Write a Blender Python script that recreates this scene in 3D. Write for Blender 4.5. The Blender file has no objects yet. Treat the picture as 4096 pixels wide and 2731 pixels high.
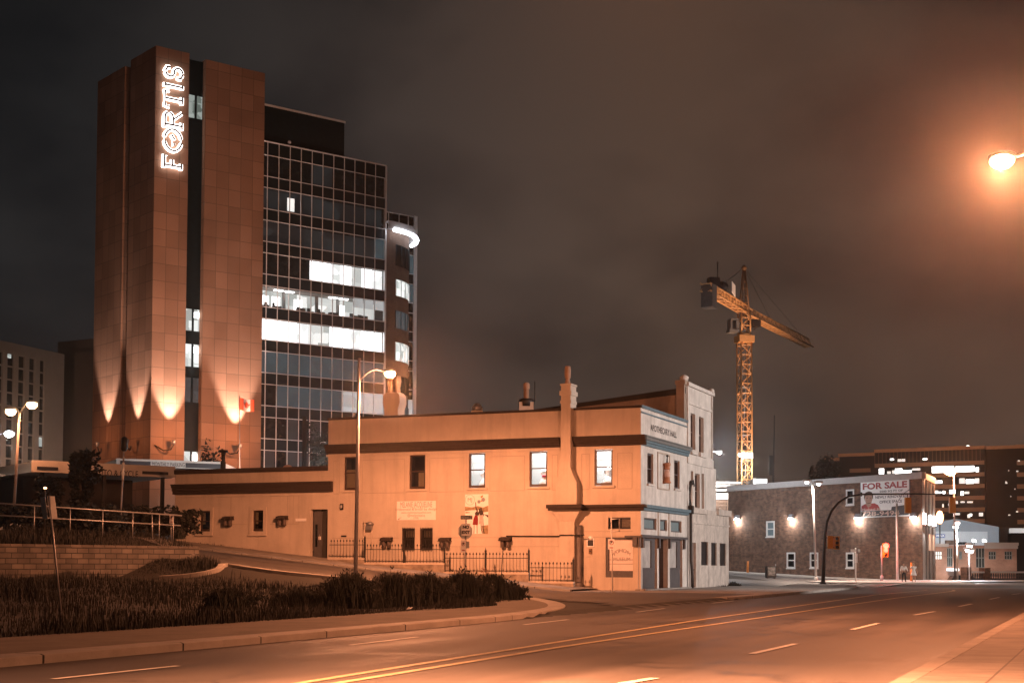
import bpy, bmesh, math, random
from mathutils import Vector, Matrix, noise
random.seed(7)
R = math.radians
scene = bpy.context.scene
COL = scene.collection

# ------------------------------------------------------------------ camera
FPX = 5689.0                      # 50 mm on 36 mm, photo 4096 px wide
PITCH, ROLL, EYE = R(2.4), R(0.23), 1.6
CYP = 2250.0 - FPX * math.tan(PITCH)
SHIFT = (CYP - 1365.5) / 4096.0
cam_d = bpy.data.cameras.new('camera'); cam = bpy.data.objects.new('camera', cam_d); COL.objects.link(cam)
cam_d.sensor_width = 36; cam_d.lens = 50; cam_d.shift_y = SHIFT; cam_d.clip_end = 3000; cam_d.clip_start = 0.1
ROT = Matrix.Rotation(math.pi / 2 + PITCH, 4, 'X') @ Matrix.Rotation(ROLL, 4, 'Z')
cam.matrix_world = Matrix.Translation((0, 0, EYE)) @ ROT
scene.camera = cam
ROT3 = ROT.to_3x3()

def ray(px, py):
    return ROT3 @ Vector(((px - 2048) / FPX, -(py - CYP) / FPX, -1.0))
def at_y(px, py, Y):
    d = ray(px, py); return Vector((0, 0, EYE)) + d * (Y / d.y)
def on_z(px, py, z):
    d = ray(px, py); return Vector((0, 0, EYE)) + d * ((z - EYE) / d.z)

class Frame:
    """a building's own axes: x along its front, y into it, z up"""
    def __init__(s, o, a):
        s.o = Vector(o); s.a = a
        s.M = Matrix.Translation(s.o) @ Matrix.Rotation(a, 4, 'Z'); s.I = s.M.inverted()
    def w(s, x, y, z): return s.M @ Vector((x, y, z))
    def l(s, p): return s.I @ Vector(p)
    def hit(s, px, py, ax, c):
        o = s.I @ Vector((0, 0, EYE)); d = s.I.to_3x3() @ ray(px, py)
        return o + d * ((c - o[ax]) / d[ax])
    def fy(s, px, py, yc=0.0): p = s.hit(px, py, 1, yc); return p.x, p.z
    def fx(s, px, py, xc=0.0): p = s.hit(px, py, 0, xc); return p.y, p.z
    def ry(s, x0, y0, x1, y1, yc=0.0):
        my, mx = (y0 + y1) / 2, (x0 + x1) / 2
        return s.fy(x0, my, yc)[0], s.fy(x1, my, yc)[0], s.fy(mx, y1, yc)[1], s.fy(mx, y0, yc)[1]
    def rx(s, x0, y0, x1, y1, xc=0.0):
        my, mx = (y0 + y1) / 2, (x0 + x1) / 2
        return s.fx(x0, my, xc)[0], s.fx(x1, my, xc)[0], s.fx(mx, y1, xc)[1], s.fx(mx, y0, xc)[1]
def crop(ox, oy, k): return lambda x, y: (ox + x / k, oy + y / k)
def crect(c, x0, y0, x1, y1): return (*c(x0, y0), *c(x1, y1))

# ------------------------------------------------------------------ materials
MATS = {}
def nt(m): m.use_nodes = True; return m.node_tree
def mat(name, col, rough=0.7, var=0.25, scale=3.0, bump=0.0, bscale=40.0, metal=0.0, spec=0.4, col2=None, streak=0.0):
    if name in MATS: return MATS[name]
    m = bpy.data.materials.new(name); t = nt(m); b = t.nodes['Principled BSDF']
    b.inputs['Roughness'].default_value = rough; b.inputs['Metallic'].default_value = metal
    b.inputs['Specular IOR Level'].default_value = spec
    tc = t.nodes.new('ShaderNodeTexCoord')
    n = t.nodes.new('ShaderNodeTexNoise'); n.inputs['Scale'].default_value = scale; n.inputs['Detail'].default_value = 6
    n.inputs['Roughness'].default_value = 0.65
    t.links.new(tc.outputs['Object'], n.inputs['Vector'])
    r = t.nodes.new('ShaderNodeValToRGB')
    c2 = col2 if col2 else tuple(c * (1 - var) for c in col)
    r.color_ramp.elements[0].position = 0.32; r.color_ramp.elements[1].position = 0.68
    r.color_ramp.elements[0].color = (*c2, 1); r.color_ramp.elements[1].color = (*col, 1)
    t.links.new(n.outputs['Fac'], r.inputs['Fac']); t.links.new(r.outputs['Color'], b.inputs['Base Color'])
    if streak:                                  # rain streaks and patches
        mp = t.nodes.new('ShaderNodeMapping'); mp.inputs['Scale'].default_value = (1.1, 1.1, .10); t.links.new(tc.outputs['Object'], mp.inputs['Vector'])
        ns = t.nodes.new('ShaderNodeTexNoise'); ns.inputs['Scale'].default_value = 1.6; ns.inputs['Detail'].default_value = 7; ns.inputs['Roughness'].default_value = .7; t.links.new(mp.outputs[0], ns.inputs['Vector'])
        ms = t.nodes.new('ShaderNodeMapRange'); ms.inputs[1].default_value = .48; ms.inputs[2].default_value = .75; ms.inputs[3].default_value = 1; ms.inputs[4].default_value = 1 - streak; t.links.new(ns.outputs['Fac'], ms.inputs[0])
        vs = t.nodes.new('ShaderNodeVectorMath'); vs.operation = 'SCALE'; t.links.new(r.outputs['Color'], vs.inputs[0]); t.links.new(ms.outputs[0], vs.inputs['Scale']); t.links.new(vs.outputs[0], b.inputs['Base Color'])
    if bump:
        n2 = t.nodes.new('ShaderNodeTexNoise'); n2.inputs['Scale'].default_value = bscale; n2.inputs['Detail'].default_value = 4
        t.links.new(tc.outputs['Object'], n2.inputs['Vector'])
        bp = t.nodes.new('ShaderNodeBump'); bp.inputs['Strength'].default_value = bump; bp.inputs['Distance'].default_value = 0.05
        t.links.new(n2.outputs['Fac'], bp.inputs['Height']); t.links.new(bp.outputs['Normal'], b.inputs['Normal'])
    MATS[name] = m; return m
def emit(name, col, strength):
    if name in MATS: return MATS[name]
    m = bpy.data.materials.new(name); t = nt(m); b = t.nodes['Principled BSDF']
    b.inputs['Base Color'].default_value = (*[min(1, c * .8) for c in col], 1)
    b.inputs['Emission Color'].default_value = (*col, 1); b.inputs['Emission Strength'].default_value = strength
    MATS[name] = m; return m
def wallvec(t):
    tc = t.nodes.new('ShaderNodeTexCoord'); s = t.nodes.new('ShaderNodeSeparateXYZ'); t.links.new(tc.outputs['Object'], s.inputs[0])
    a = t.nodes.new('ShaderNodeMath'); a.operation = 'ADD'; t.links.new(s.outputs['X'], a.inputs[0]); t.links.new(s.outputs['Y'], a.inputs[1])
    c = t.nodes.new('ShaderNodeCombineXYZ'); t.links.new(a.outputs[0], c.inputs['X']); t.links.new(s.outputs['Z'], c.inputs['Y'])
    return c.outputs[0], tc
def bricks(name, c1, c2, mortar, bw, bh, ms, offset=0.5, rough=0.85, bump=0.4, stain=0.3, sscale=.6):
    m = bpy.data.materials.new(name); t = nt(m); b = t.nodes['Principled BSDF']; b.inputs['Roughness'].default_value = rough
    b.inputs['Specular IOR Level'].default_value = .25
    v, tc = wallvec(t)
    k = t.nodes.new('ShaderNodeTexBrick'); k.offset = offset; k.inputs['Scale'].default_value = 1.0
    k.inputs['Brick Width'].default_value = bw; k.inputs['Row Height'].default_value = bh; k.inputs['Mortar Size'].default_value = ms
    k.inputs['Mortar Smooth'].default_value = .2
    k.inputs['Color1'].default_value = (*c1, 1); k.inputs['Color2'].default_value = (*c2, 1); k.inputs['Mortar'].default_value = (*mortar, 1)
    t.links.new(v, k.inputs['Vector'])
    n = t.nodes.new('ShaderNodeTexNoise'); n.inputs['Scale'].default_value = sscale; n.inputs['Detail'].default_value = 8
    t.links.new(tc.outputs['Object'], n.inputs['Vector'])
    mr = t.nodes.new('ShaderNodeMapRange'); mr.inputs[1].default_value = .3; mr.inputs[2].default_value = .7
    mr.inputs[3].default_value = 1 - stain; mr.inputs[4].default_value = 1 + stain * .5; t.links.new(n.outputs['Fac'], mr.inputs[0])
    mx = t.nodes.new('ShaderNodeVectorMath'); mx.operation = 'SCALE'; t.links.new(k.outputs['Color'], mx.inputs[0]); t.links.new(mr.outputs[0], mx.inputs['Scale'])
    t.links.new(mx.outputs[0], b.inputs['Base Color'])
    bp = t.nodes.new('ShaderNodeBump'); bp.inputs['Strength'].default_value = bump; bp.inputs['Distance'].default_value = .03
    t.links.new(k.outputs['Fac'], bp.inputs['Height']); bp.invert = True; t.links.new(bp.outputs['Normal'], b.inputs['Normal'])
    MATS[name] = m; return m
def glassmat(name, tint=(1, 1, 1), refl=0.12, rough=0.03):
    m = bpy.data.materials.new(name); t = nt(m); o = t.nodes['Material Output']
    t.nodes.remove(t.nodes['Principled BSDF'])
    a = t.nodes.new('ShaderNodeBsdfTransparent'); a.inputs[0].default_value = (*tint, 1)
    g = t.nodes.new('ShaderNodeBsdfGlossy'); g.inputs['Roughness'].default_value = rough; g.inputs[0].default_value = (.9, .95, 1, 1)
    x = t.nodes.new('ShaderNodeMixShader'); x.inputs[0].default_value = refl
    t.links.new(a.outputs[0], x.inputs[1]); t.links.new(g.outputs[0], x.inputs[2]); t.links.new(x.outputs[0], o.inputs[0])
    MATS[name] = m; return m
def litwall(name, c1, c2, s, scale, bricky=None):
    """a lit interior: emission with uneven brightness"""
    m = bpy.data.materials.new(name); t = nt(m); b = t.nodes['Principled BSDF']; b.inputs['Base Color'].default_value = (.02, .022, .025, 1)
    v, tc = wallvec(t)
    n = t.nodes.new('ShaderNodeTexVoronoi'); n.distance = 'CHEBYCHEV'; n.inputs['Scale'].default_value = scale
    t.links.new(v, n.inputs['Vector'])
    sp = t.nodes.new('ShaderNodeSeparateXYZ'); t.links.new(n.outputs['Color'], sp.inputs[0])
    r = t.nodes.new('ShaderNodeValToRGB'); r.color_ramp.elements[0].color = (*c1, 1); r.color_ramp.elements[1].color = (*c2, 1)
    t.links.new(sp.outputs['X'], r.inputs['Fac']); t.links.new(r.outputs['Color'], b.inputs['Emission Color'])
    b.inputs['Emission Strength'].default_value = s
    MATS[name] = m; return m

def roadmat(name, col, along=1):
    """worn asphalt: tyre lanes along the road, tar patches, fine grain"""
    m = bpy.data.materials.new(name); t = nt(m); b = t.nodes['Principled BSDF']; b.inputs['Specular IOR Level'].default_value = .3
    tc = t.nodes.new('ShaderNodeTexCoord'); rot = t.nodes.new('ShaderNodeMapping'); rot.inputs['Rotation'].default_value = (0, 0, R(23)); t.links.new(tc.outputs['Object'], rot.inputs['Vector'])
    st = t.nodes.new('ShaderNodeMapping'); st.inputs['Scale'].default_value = (1.0, .035, 1) if along else (.035, 1.0, 1); t.links.new(rot.outputs[0], st.inputs['Vector'])
    def noise(vec, s, d=5, r=.6):
        n = t.nodes.new('ShaderNodeTexNoise'); n.inputs['Scale'].default_value = s; n.inputs['Detail'].default_value = d; n.inputs['Roughness'].default_value = r; t.links.new(vec, n.inputs['Vector']); return n.outputs['Fac']
    def rng(v, a, b_, c, d):
        m_ = t.nodes.new('ShaderNodeMapRange'); m_.inputs[1].default_value, m_.inputs[2].default_value, m_.inputs[3].default_value, m_.inputs[4].default_value = a, b_, c, d; t.links.new(v, m_.inputs[0]); return m_.outputs[0]
    def mul(a, b_):
        m_ = t.nodes.new('ShaderNodeMath'); m_.operation = 'MULTIPLY'; t.links.new(a, m_.inputs[0]); t.links.new(b_, m_.inputs[1]); return m_.outputs[0]
    f = mul(rng(noise(st.outputs[0], .9, 3), .3, .7, .58, 1.25), rng(noise(rot.outputs[0], .22, 6), .35, .65, .8, 1.15))
    f = mul(f, rng(noise(rot.outputs[0], 14, 3, .8), .3, .7, .72, 1.25))
    vo = t.nodes.new('ShaderNodeTexVoronoi'); vo.feature = 'DISTANCE_TO_EDGE'; vo.inputs['Scale'].default_value = .16
    wp = t.nodes.new('ShaderNodeTexNoise'); wp.inputs['Scale'].default_value = .8; wp.inputs['Detail'].default_value = 5; t.links.new(rot.outputs[0], wp.inputs['Vector'])
    ad = t.nodes.new('ShaderNodeVectorMath'); ad.operation = 'MULTIPLY_ADD'; ad.inputs[1].default_value = (2.5, 2.5, 0); t.links.new(wp.outputs['Color'], ad.inputs[0]); t.links.new(rot.outputs[0], ad.inputs[2]); t.links.new(ad.outputs[0], vo.inputs['Vector'])
    f = mul(f, rng(vo.outputs['Distance'], .0, .018, .4, 1.0))
    sc = t.nodes.new('ShaderNodeVectorMath'); sc.operation = 'SCALE'; sc.inputs[0].default_value = col; t.links.new(f, sc.inputs['Scale']); t.links.new(sc.outputs[0], b.inputs['Base Color'])
    t.links.new(rng(f, .5, 1.4, .58, .78), b.inputs['Roughness'])
    bp = t.nodes.new('ShaderNodeBump'); bp.inputs['Strength'].default_value = .35; bp.inputs['Distance'].default_value = .02; t.links.new(noise(rot.outputs[0], 45, 3, .8), bp.inputs['Height']); t.links.new(bp.outputs['Normal'], b.inputs['Normal'])
    MATS[name] = m; return m
def slabmat(name, col, w=1.5, h=1.5):
    """concrete slabs with joints and grime, laid along the hall"""
    m = bpy.data.materials.new(name); t = nt(m); b = t.nodes['Principled BSDF']; b.inputs['Roughness'].default_value = .82; b.inputs['Specular IOR Level'].default_value = .25
    tc = t.nodes.new('ShaderNodeTexCoord'); rot = t.nodes.new('ShaderNodeMapping'); rot.inputs['Rotation'].default_value = (0, 0, R(23)); t.links.new(tc.outputs['Object'], rot.inputs['Vector'])
    k = t.nodes.new('ShaderNodeTexBrick'); k.offset = 0; k.inputs['Scale'].default_value = 1; k.inputs['Brick Width'].default_value = w; k.inputs['Row Height'].default_value = h; k.inputs['Mortar Size'].default_value = .02; k.inputs['Mortar Smooth'].default_value = .3
    k.inputs['Color1'].default_value = (*col, 1); k.inputs['Color2'].default_value = (*[c * .82 for c in col], 1); k.inputs['Mortar'].default_value = (*[c * .35 for c in col], 1); t.links.new(rot.outputs[0], k.inputs['Vector'])
    n = t.nodes.new('ShaderNodeTexNoise'); n.inputs['Scale'].default_value = .9; n.inputs['Detail'].default_value = 9; n.inputs['Roughness'].default_value = .7; t.links.new(tc.outputs['Object'], n.inputs['Vector'])
    mr = t.nodes.new('ShaderNodeMapRange'); mr.inputs[1].default_value = .35; mr.inputs[2].default_value = .65; mr.inputs[3].default_value = .62; mr.inputs[4].default_value = 1.12; t.links.new(n.outputs['Fac'], mr.inputs[0])
    s = t.nodes.new('ShaderNodeVectorMath'); s.operation = 'SCALE'; t.links.new(k.outputs['Color'], s.inputs[0]); t.links.new(mr.outputs[0], s.inputs['Scale']); t.links.new(s.outputs[0], b.inputs['Base Color'])
    MATS[name] = m; return m
plaster = mat('plaster', (.60, .52, .44), .85, .2, .55, .25, 12, streak=.2)
plaster2 = mat('weathered_plaster', (.66, .62, .58), .85, .28, 1.1, .3, 10, streak=.4)
stain_plaster = mat('stained_plaster', (.60, .54, .49), .85, .35, 1.6, .3, 10, streak=.55)
trimbrown = mat('brown_trim', (.050, .038, .032), .75, .3, 4, spec=.15)
trimblue = mat('blue_grey_trim', (.12, .19, .23), .6, .3, 4)
timber = mat('painted_timber', (.10, .095, .10), .55, .3, 5)
sashwood = mat('dark_sash_wood', (.06, .035, .025), .5, .3, 8)
asphalt = roadmat('asphalt', (.080, .072, .068))
asphalt2 = roadmat('side_street_asphalt', (.088, .08, .074), along=0)
concrete = slabmat('pale_concrete', (.34, .31, .28))
kerbm = mat('kerb_concrete', (.29, .265, .24), .75, .3, 1.2, .2, 25)
dirt = mat('dusty_verge', (.14, .115, .09), .9, .35, 1.2, .4, 15)
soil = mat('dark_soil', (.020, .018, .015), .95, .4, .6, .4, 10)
paintw = mat('white_road_paint', (.62, .60, .56), .6, .45, 6)
painty = mat('yellow_road_paint', (.46, .37, .22), .6, .45, 5)
galv = mat('galvanised_steel', (.36, .37, .39), .45, .2, 5, metal=.7)
polegrey = mat('grey_pole_paint', (.34, .34, .37), .5, .2, 4)
polewhite = mat('white_pole_paint', (.62, .60, .58), .5, .15, 4)
blackm = mat('black_paint', (.018, .018, .02), .5, .3, 6)
iron = mat('black_iron', (.025, .022, .02), .55, .3, 8)
signwhite = mat('white_sign_sheet', (.88, .86, .85), .5, .08, 4)
signback = mat('bare_sign_back', (.40, .41, .42), .4, .15, 4, metal=.4)
redm = mat('red_print', (.34, .02, .02), .5, .1, 6)
inkm = mat('dark_print', (.03, .03, .035), .6, .1, 6)
greyink = mat('grey_print', (.30, .25, .24), .6, .1, 6)
skinm = mat('skin', (.45, .28, .2), .6, .1, 10)
darkglass = mat('dark_glass', (.006, .011, .014), .12, .3, 2, spec=.3)
spandrel = mat('dark_spandrel', (.010, .021, .027), .5, .3, 2, spec=.12)
blindm = mat('blue_grey_blind', (.16, .22, .24), .8, .18, 2.5)
alum = mat('aluminium_mullion', (.80, .82, .84), .4, .1, 3, metal=.2)
roofm = mat('tar_roof', (.035, .032, .03), .9, .3, 1)
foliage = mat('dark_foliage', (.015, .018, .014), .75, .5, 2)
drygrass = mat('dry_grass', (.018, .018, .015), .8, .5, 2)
bark = mat('bark', (.06, .045, .035), .9, .3, 6)
cranem = mat('yellow_crane_paint', (.55, .30, .13), .5, .25, 3)
sigyel = mat('signal_yellow', (.85, .36, .04), .45, .15, 5)
brickred = bricks('old_brown_brick', (.20, .108, .072), (.115, .066, .046), (.15, .11, .09), .46, .15, .012, sscale=1.8, stain=.5)
panel = bricks('brown_stone_panel', (.345, .205, .137), (.255, .150, .099), (.15, .10, .07), 1.45, 1.85, .03, offset=0.0, bump=.1, stain=.25, sscale=.12)
panel2 = bricks('brown_brick_bay', (.17, .11, .08), (.14, .09, .07), (.10, .07, .06), .5, .2, .02)
block = bricks('split_face_block', (.135, .12, .108), (.070, .064, .060), (.03, .03, .03), .62, .245, .02, bump=.8, stain=.35, sscale=1.2)
pinkwall = bricks('pink_brick', (.42, .25, .19), (.36, .21, .16), (.4, .3, .25), .4, .16, .012)
rubble = mat('rubble_stone', (.36, .30, .24), .9, .6, 2.2, .9, 6)
clear = glassmat('clear_glass', refl=.07)
tinted = glassmat('window_glass', (.6, .62, .62), .16)

# ------------------------------------------------------------------ mesh building
class MB:
    def __init__(s): s.v = []; s.f = []; s.mi = []; s.sm = []
    def add(s, vs, fs, mi=0, smooth=False):
        n = len(s.v); s.v += [tuple(v) for v in vs]
        for f in fs: s.f.append(tuple(i + n for i in f)); s.mi.append(mi); s.sm.append(smooth)
        return s
    def quad(s, a, b, c, d, mi=0): return s.add([a, b, c, d], [(0, 1, 2, 3)], mi)
    def box(s, x0, x1, y0, y1, z0, z1, mi=0):
        x0, x1 = sorted((x0, x1)); y0, y1 = sorted((y0, y1)); z0, z1 = sorted((z0, z1))
        v = [(x, y, z) for z in (z0, z1) for y in (y0, y1) for x in (x0, x1)]
        return s.add(v, [(0, 2, 3, 1), (4, 5, 7, 6), (0, 1, 5, 4), (2, 6, 7, 3), (0, 4, 6, 2), (1, 3, 7, 5)], mi)
    def prism(s, poly, z0, z1, mi=0):
        n = len(poly); v = [(p[0], p[1], z0) for p in poly] + [(p[0], p[1], z1) for p in poly]
        f = [tuple(range(n))[::-1], tuple(range(n, 2 * n))] + [(i, (i + 1) % n, (i + 1) % n + n, i + n) for i in range(n)]
        return s.add(v, f, mi)
    def extr(s, poly, off, mi=0):
        """3-D polygon pushed along a vector"""
        n = len(poly); off = Vector(off); v = [Vector(p) for p in poly] + [Vector(p) + off for p in poly]
        f = [tuple(range(n))[::-1], tuple(range(n, 2 * n))] + [(i, (i + 1) % n, (i + 1) % n + n, i + n) for i in range(n)]
        return s.add(v, f, mi)
    def tube(s, pts, r, n=8, mi=0, caps=True):
        pts = [Vector(p) for p in pts]; rs = r if isinstance(r, (list, tuple)) else [r] * len(pts)
        vs = []; fs = []; ref = None
        for i, p in enumerate(pts):
            d = (pts[min(i + 1, len(pts) - 1)] - pts[max(i - 1, 0)]).normalized()
            if ref is None: ref = Vector((0, 0, 1)) if abs(d.z) < .9 else Vector((1, 0, 0))
            a = d.cross(ref).normalized(); b = d.cross(a).normalized(); ref = b.cross(d) if False else ref
            for k in range(n):
                t = 2 * math.pi * k / n; vs.append(p + (a * math.cos(t) + b * math.sin(t)) * rs[i])
        for i in range(len(pts) - 1):
            for k in range(n):
                k2 = (k + 1) % n; fs.append((i * n + k, i * n + k2, (i + 1) * n + k2, (i + 1) * n + k))
        s.add(vs, fs, mi, n > 4)
        if caps:
            m = len(s.v) - len(vs); s.f.append(tuple(m + k for k in range(n))[::-1]); s.mi.append(mi); s.sm.append(False)
            e = m + (len(pts) - 1) * n; s.f.append(tuple(e + k for k in range(n))); s.mi.append(mi); s.sm.append(False)
        return s
    def lathe(s, c, prof, n=14, mi=0, axis='z'):
        vs = []; fs = []
        for r, h in prof:
            for k in range(n):
                t = 2 * math.pi * k / n; vs.append((c[0] + r * math.cos(t), c[1] + r * math.sin(t), c[2] + h))
        for i in range(len(prof) - 1):
            for k in range(n):
                k2 = (k + 1) % n; fs.append((i * n + k, i * n + k2, (i + 1) * n + k2, (i + 1) * n + k))
        fs.append(tuple(range(n))[::-1]); fs.append(tuple((len(prof) - 1) * n + k for k in range(n)))
        return s.add(vs, fs, mi, True)
    def ball(s, c, rx, ry=None, rz=None, n=12, mi=0):
        ry = ry or rx; rz = rz or rx; m = n // 2; vs = []; fs = []
        for i in range(m + 1):
            p = math.pi * i / m
            for k in range(n):
                t = 2 * math.pi * k / n
                vs.append((c[0] + rx * math.sin(p) * math.cos(t), c[1] + ry * math.sin(p) * math.sin(t), c[2] + rz * math.cos(p)))
        for i in range(m):
            for k in range(n): fs.append((i * n + k, (i + 1) * n + k, (i + 1) * n + (k + 1) % n, i * n + (k + 1) % n))
        return s.add(vs, fs, mi, True)
    def wall(s, x0, x1, z0, z1, holes=(), depth=.25, y=0.0, axis='y', mi=0, sign=1):
        """a wall face with real openings and their reveals; axis 'y': wall lies in y=const, openings go back by depth"""
        xs = sorted({x0, x1, *[h[0] for h in holes], *[h[1] for h in holes]}); zs = sorted({z0, z1, *[h[2] for h in holes], *[h[3] for h in holes]})
        P = (lambda x, d, z: (x, y + d * sign, z)) if axis == 'y' else (lambda x, d, z: (y + d * sign, x, z))
        for a, b in zip(xs, xs[1:]):
            for c, d in zip(zs, zs[1:]):
                mx, mz = (a + b) / 2, (c + d) / 2
                if any(h[0] < mx < h[1] and h[2] < mz < h[3] for h in holes): continue
                s.quad(P(a, 0, c), P(b, 0, c), P(b, 0, d), P(a, 0, d), mi)
        for a, b, c, d in [h[:4] for h in holes]:
            for q in (((a, c), (a, d)), ((b, d), (b, c)), ((a, d), (b, d)), ((b, c), (a, c))):
                (xa, za), (xb, zb) = q; s.quad(P(xa, 0, za), P(xb, 0, zb), P(xb, depth, zb), P(xa, depth, za), mi)
        return s
    def build(s, name, m, parent=None, loc=None, smooth=None):
        me = bpy.data.meshes.new(name); me.from_pydata(s.v, [], s.f)
        for x in (m if isinstance(m, (list, tuple)) else [m]): me.materials.append(x)
        me.polygons.foreach_set('material_index', s.mi); me.polygons.foreach_set('use_smooth', s.sm)
        me.update(); bm = bmesh.new(); bm.from_mesh(me); bmesh.ops.recalc_face_normals(bm, faces=bm.faces); bm.to_mesh(me); bm.free()
        o = bpy.data.objects.new(name, me); COL.objects.link(o)
        if parent: o.parent = parent
        if loc is not None: o.location = loc
        return o

def tag(o, label=None, cat=None, group=None, kind=None):
    if label: o['label'] = label
    if cat: o['category'] = cat
    if group: o['group'] = group
    if kind: o['kind'] = kind
    return o
def thing(name, label, cat, loc=(0, 0, 0), rot=0.0, group=None):
    o = bpy.data.objects.new(name, None); COL.objects.link(o); o.location = loc; o.rotation_euler = (0, 0, rot); o.empty_display_size = .2
    return tag(o, label, cat, group)
def fthing(name, label, cat, F, group=None): return thing(name, label, cat, F.o, F.a, group)
def copy_tree(o, parent=None):
    c = o.copy(); COL.objects.link(c)
    if parent: c.parent = parent
    for ch in list(o.children): copy_tree(ch, c)
    return c
def struct(name, mb, m): return tag(mb.build(name, m), kind='structure')
def text_mb(txt, size, sx=1.0, depth=.0, align='CENTER', bold=0.0):
    cu = bpy.data.curves.new('txt', 'FONT'); cu.body = txt; cu.size = size; cu.align_x = align; cu.align_y = 'CENTER'; cu.resolution_u = 3; cu.offset = bold
    ob = bpy.data.objects.new('txt', cu); COL.objects.link(ob)
    dg = bpy.context.evaluated_depsgraph_get(); me = bpy.data.meshes.new_from_object(ob.evaluated_get(dg))
    vs = [(v.co.x * sx, v.co.y, 0) for v in me.vertices]; fs = [tuple(p.vertices) for p in me.polygons]
    bpy.data.objects.remove(ob); bpy.data.curves.remove(cu); bpy.data.meshes.remove(me)
    return vs, fs
def put_text(mb, txt, size, fn, sx=1.0, mi=0, align='CENTER', bold=0.0):
    vs, fs = text_mb(txt, size, sx, align=align, bold=bold); mb.add([fn(v[0], v[1]) for v in vs], fs, mi)
    return mb
def light(name, parent, loc, col, power, radius=.15, spot=None, blend=.5, aim=None):
    ld = bpy.data.lights.new(name, 'SPOT' if spot else 'POINT'); ld.color = col; ld.energy = power; ld.shadow_soft_size = radius
    if spot: ld.spot_size = R(spot); ld.spot_blend = blend
    o = bpy.data.objects.new(name, ld); COL.objects.link(o); o.location = loc
    if aim is not None: o.rotation_euler = Vector(aim).to_track_quat('-Z', 'Y').to_euler()
    if parent: o.parent = parent
    return o
def sm(a, b, x):
    t = max(0., min(1., (x - a) / (b - a))); return t * t * (3 - 2 * t)
SOD = (1.0, .345, .15); WARM = (1.0, .52, .28); WHITE = (1.0, .93, .86); COOL = (.82, .9, 1.0)
# ------------------------------------------------------------------ terrain
c0 = on_z(2563, 2361, .12)
HALL = Frame((c0.x, c0.y, 0), math.atan2(-.39, .921))
WALL_A = Vector((-22.9, 62.5)); WALL_B = Vector((-15.7, 71.6))         # retaining wall, front line
wd = (WALL_B - WALL_A).normalized(); wn = Vector((-wd.y, wd.x))         # wn points behind the wall
def H(x, y):
    p = HALL.l((x, y, 0)); xh, yh = p.x, p.y; L = -xh
    if xh > 8.0 or (xh > 0 and yh > -1): base = -.035
    else: base = 0.10
    rise = min(max(0., L - 2.5) * .1, 6.5)
    k = 1 - .57 * sm(12, 24, yh) if yh > 0 else 1 - .56 * sm(16.4, 19.5, -yh)
    z = base * (1 - sm(0, 1.5, rise)) + rise * k
    q = Vector((x, y)) - WALL_A; s = q.dot(wn); a = q.dot(wd)
    if s > .35 and yh < -9.5 and a < (WALL_B - WALL_A).length + .1:
        z = max(z, 2.25 + .55 * sm(.4, 3.0, s) + .25 * sm(3, 8, s))
    if x > 30: z -= 1.5 * sm(138, 178, y) * sm(30, 45, x)
    return z
def on_ground(px, py, lift=0.0, lo=12., hi=260.):
    d = ray(px, py); o = Vector((0, 0, EYE)); prev = None; Y = lo
    while Y < hi:
        p = o + d * (Y / d.y)
        if p.z <= H(p.x, p.y) + lift: return Vector((p.x, p.y, H(p.x, p.y) + lift))
        Y += .15
    return o + d * (hi / d.y)
def axis_pts(segs):
    out = []
    for a, b, st in segs:
        n = max(1, round((b - a) / st)); out += [a + (b - a) * i / n for i in range(n)]
    return out + [segs[-1][1]]
gx = axis_pts([(-600, -120, 60), (-120, -50, 5), (-50, -34, 2), (-34, 20, .6), (20, 60, 2), (60, 120, 6), (120, 700, 58)])
gy = axis_pts([(-60, 14, 6), (14, 100, .7), (100, 200, 2.5), (200, 300, 10), (300, 1100, 80)])
g = MB(); nx = len(gx)
g.add([(x, y, H(x, y)) for y in gy for x in gx], [(j * nx + i, j * nx + i + 1, (j + 1) * nx + i + 1, (j + 1) * nx + i) for j in range(len(gy) - 1) for i in range(nx - 1)], 0, True)
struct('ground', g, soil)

def hs(x, y, lift): p = HALL.w(x, y, 0); return (p.x, p.y, H(p.x, p.y) + lift)
def conform(xr, yr, step, lift, keep=lambda x, y: True):
    """a sheet in hall axes lying on the terrain"""
    m = MB(); nx_ = max(1, int((xr[1] - xr[0]) / step)); ny_ = max(1, int((yr[1] - yr[0]) / step))
    X = [xr[0] + (xr[1] - xr[0]) * i / nx_ for i in range(nx_ + 1)]; Y = [yr[0] + (yr[1] - yr[0]) * i / ny_ for i in range(ny_ + 1)]
    vs = [hs(x, y, lift) for y in Y for x in X]; fs = []
    for j in range(ny_):
        for i in range(nx_):
            if keep((X[i] + X[i + 1]) / 2, (Y[j] + Y[j + 1]) / 2): fs.append((j * (nx_ + 1) + i, j * (nx_ + 1) + i + 1, (j + 1) * (nx_ + 1) + i + 1, (j + 1) * (nx_ + 1) + i))
    return m.add(vs, fs, 0, True)
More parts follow.
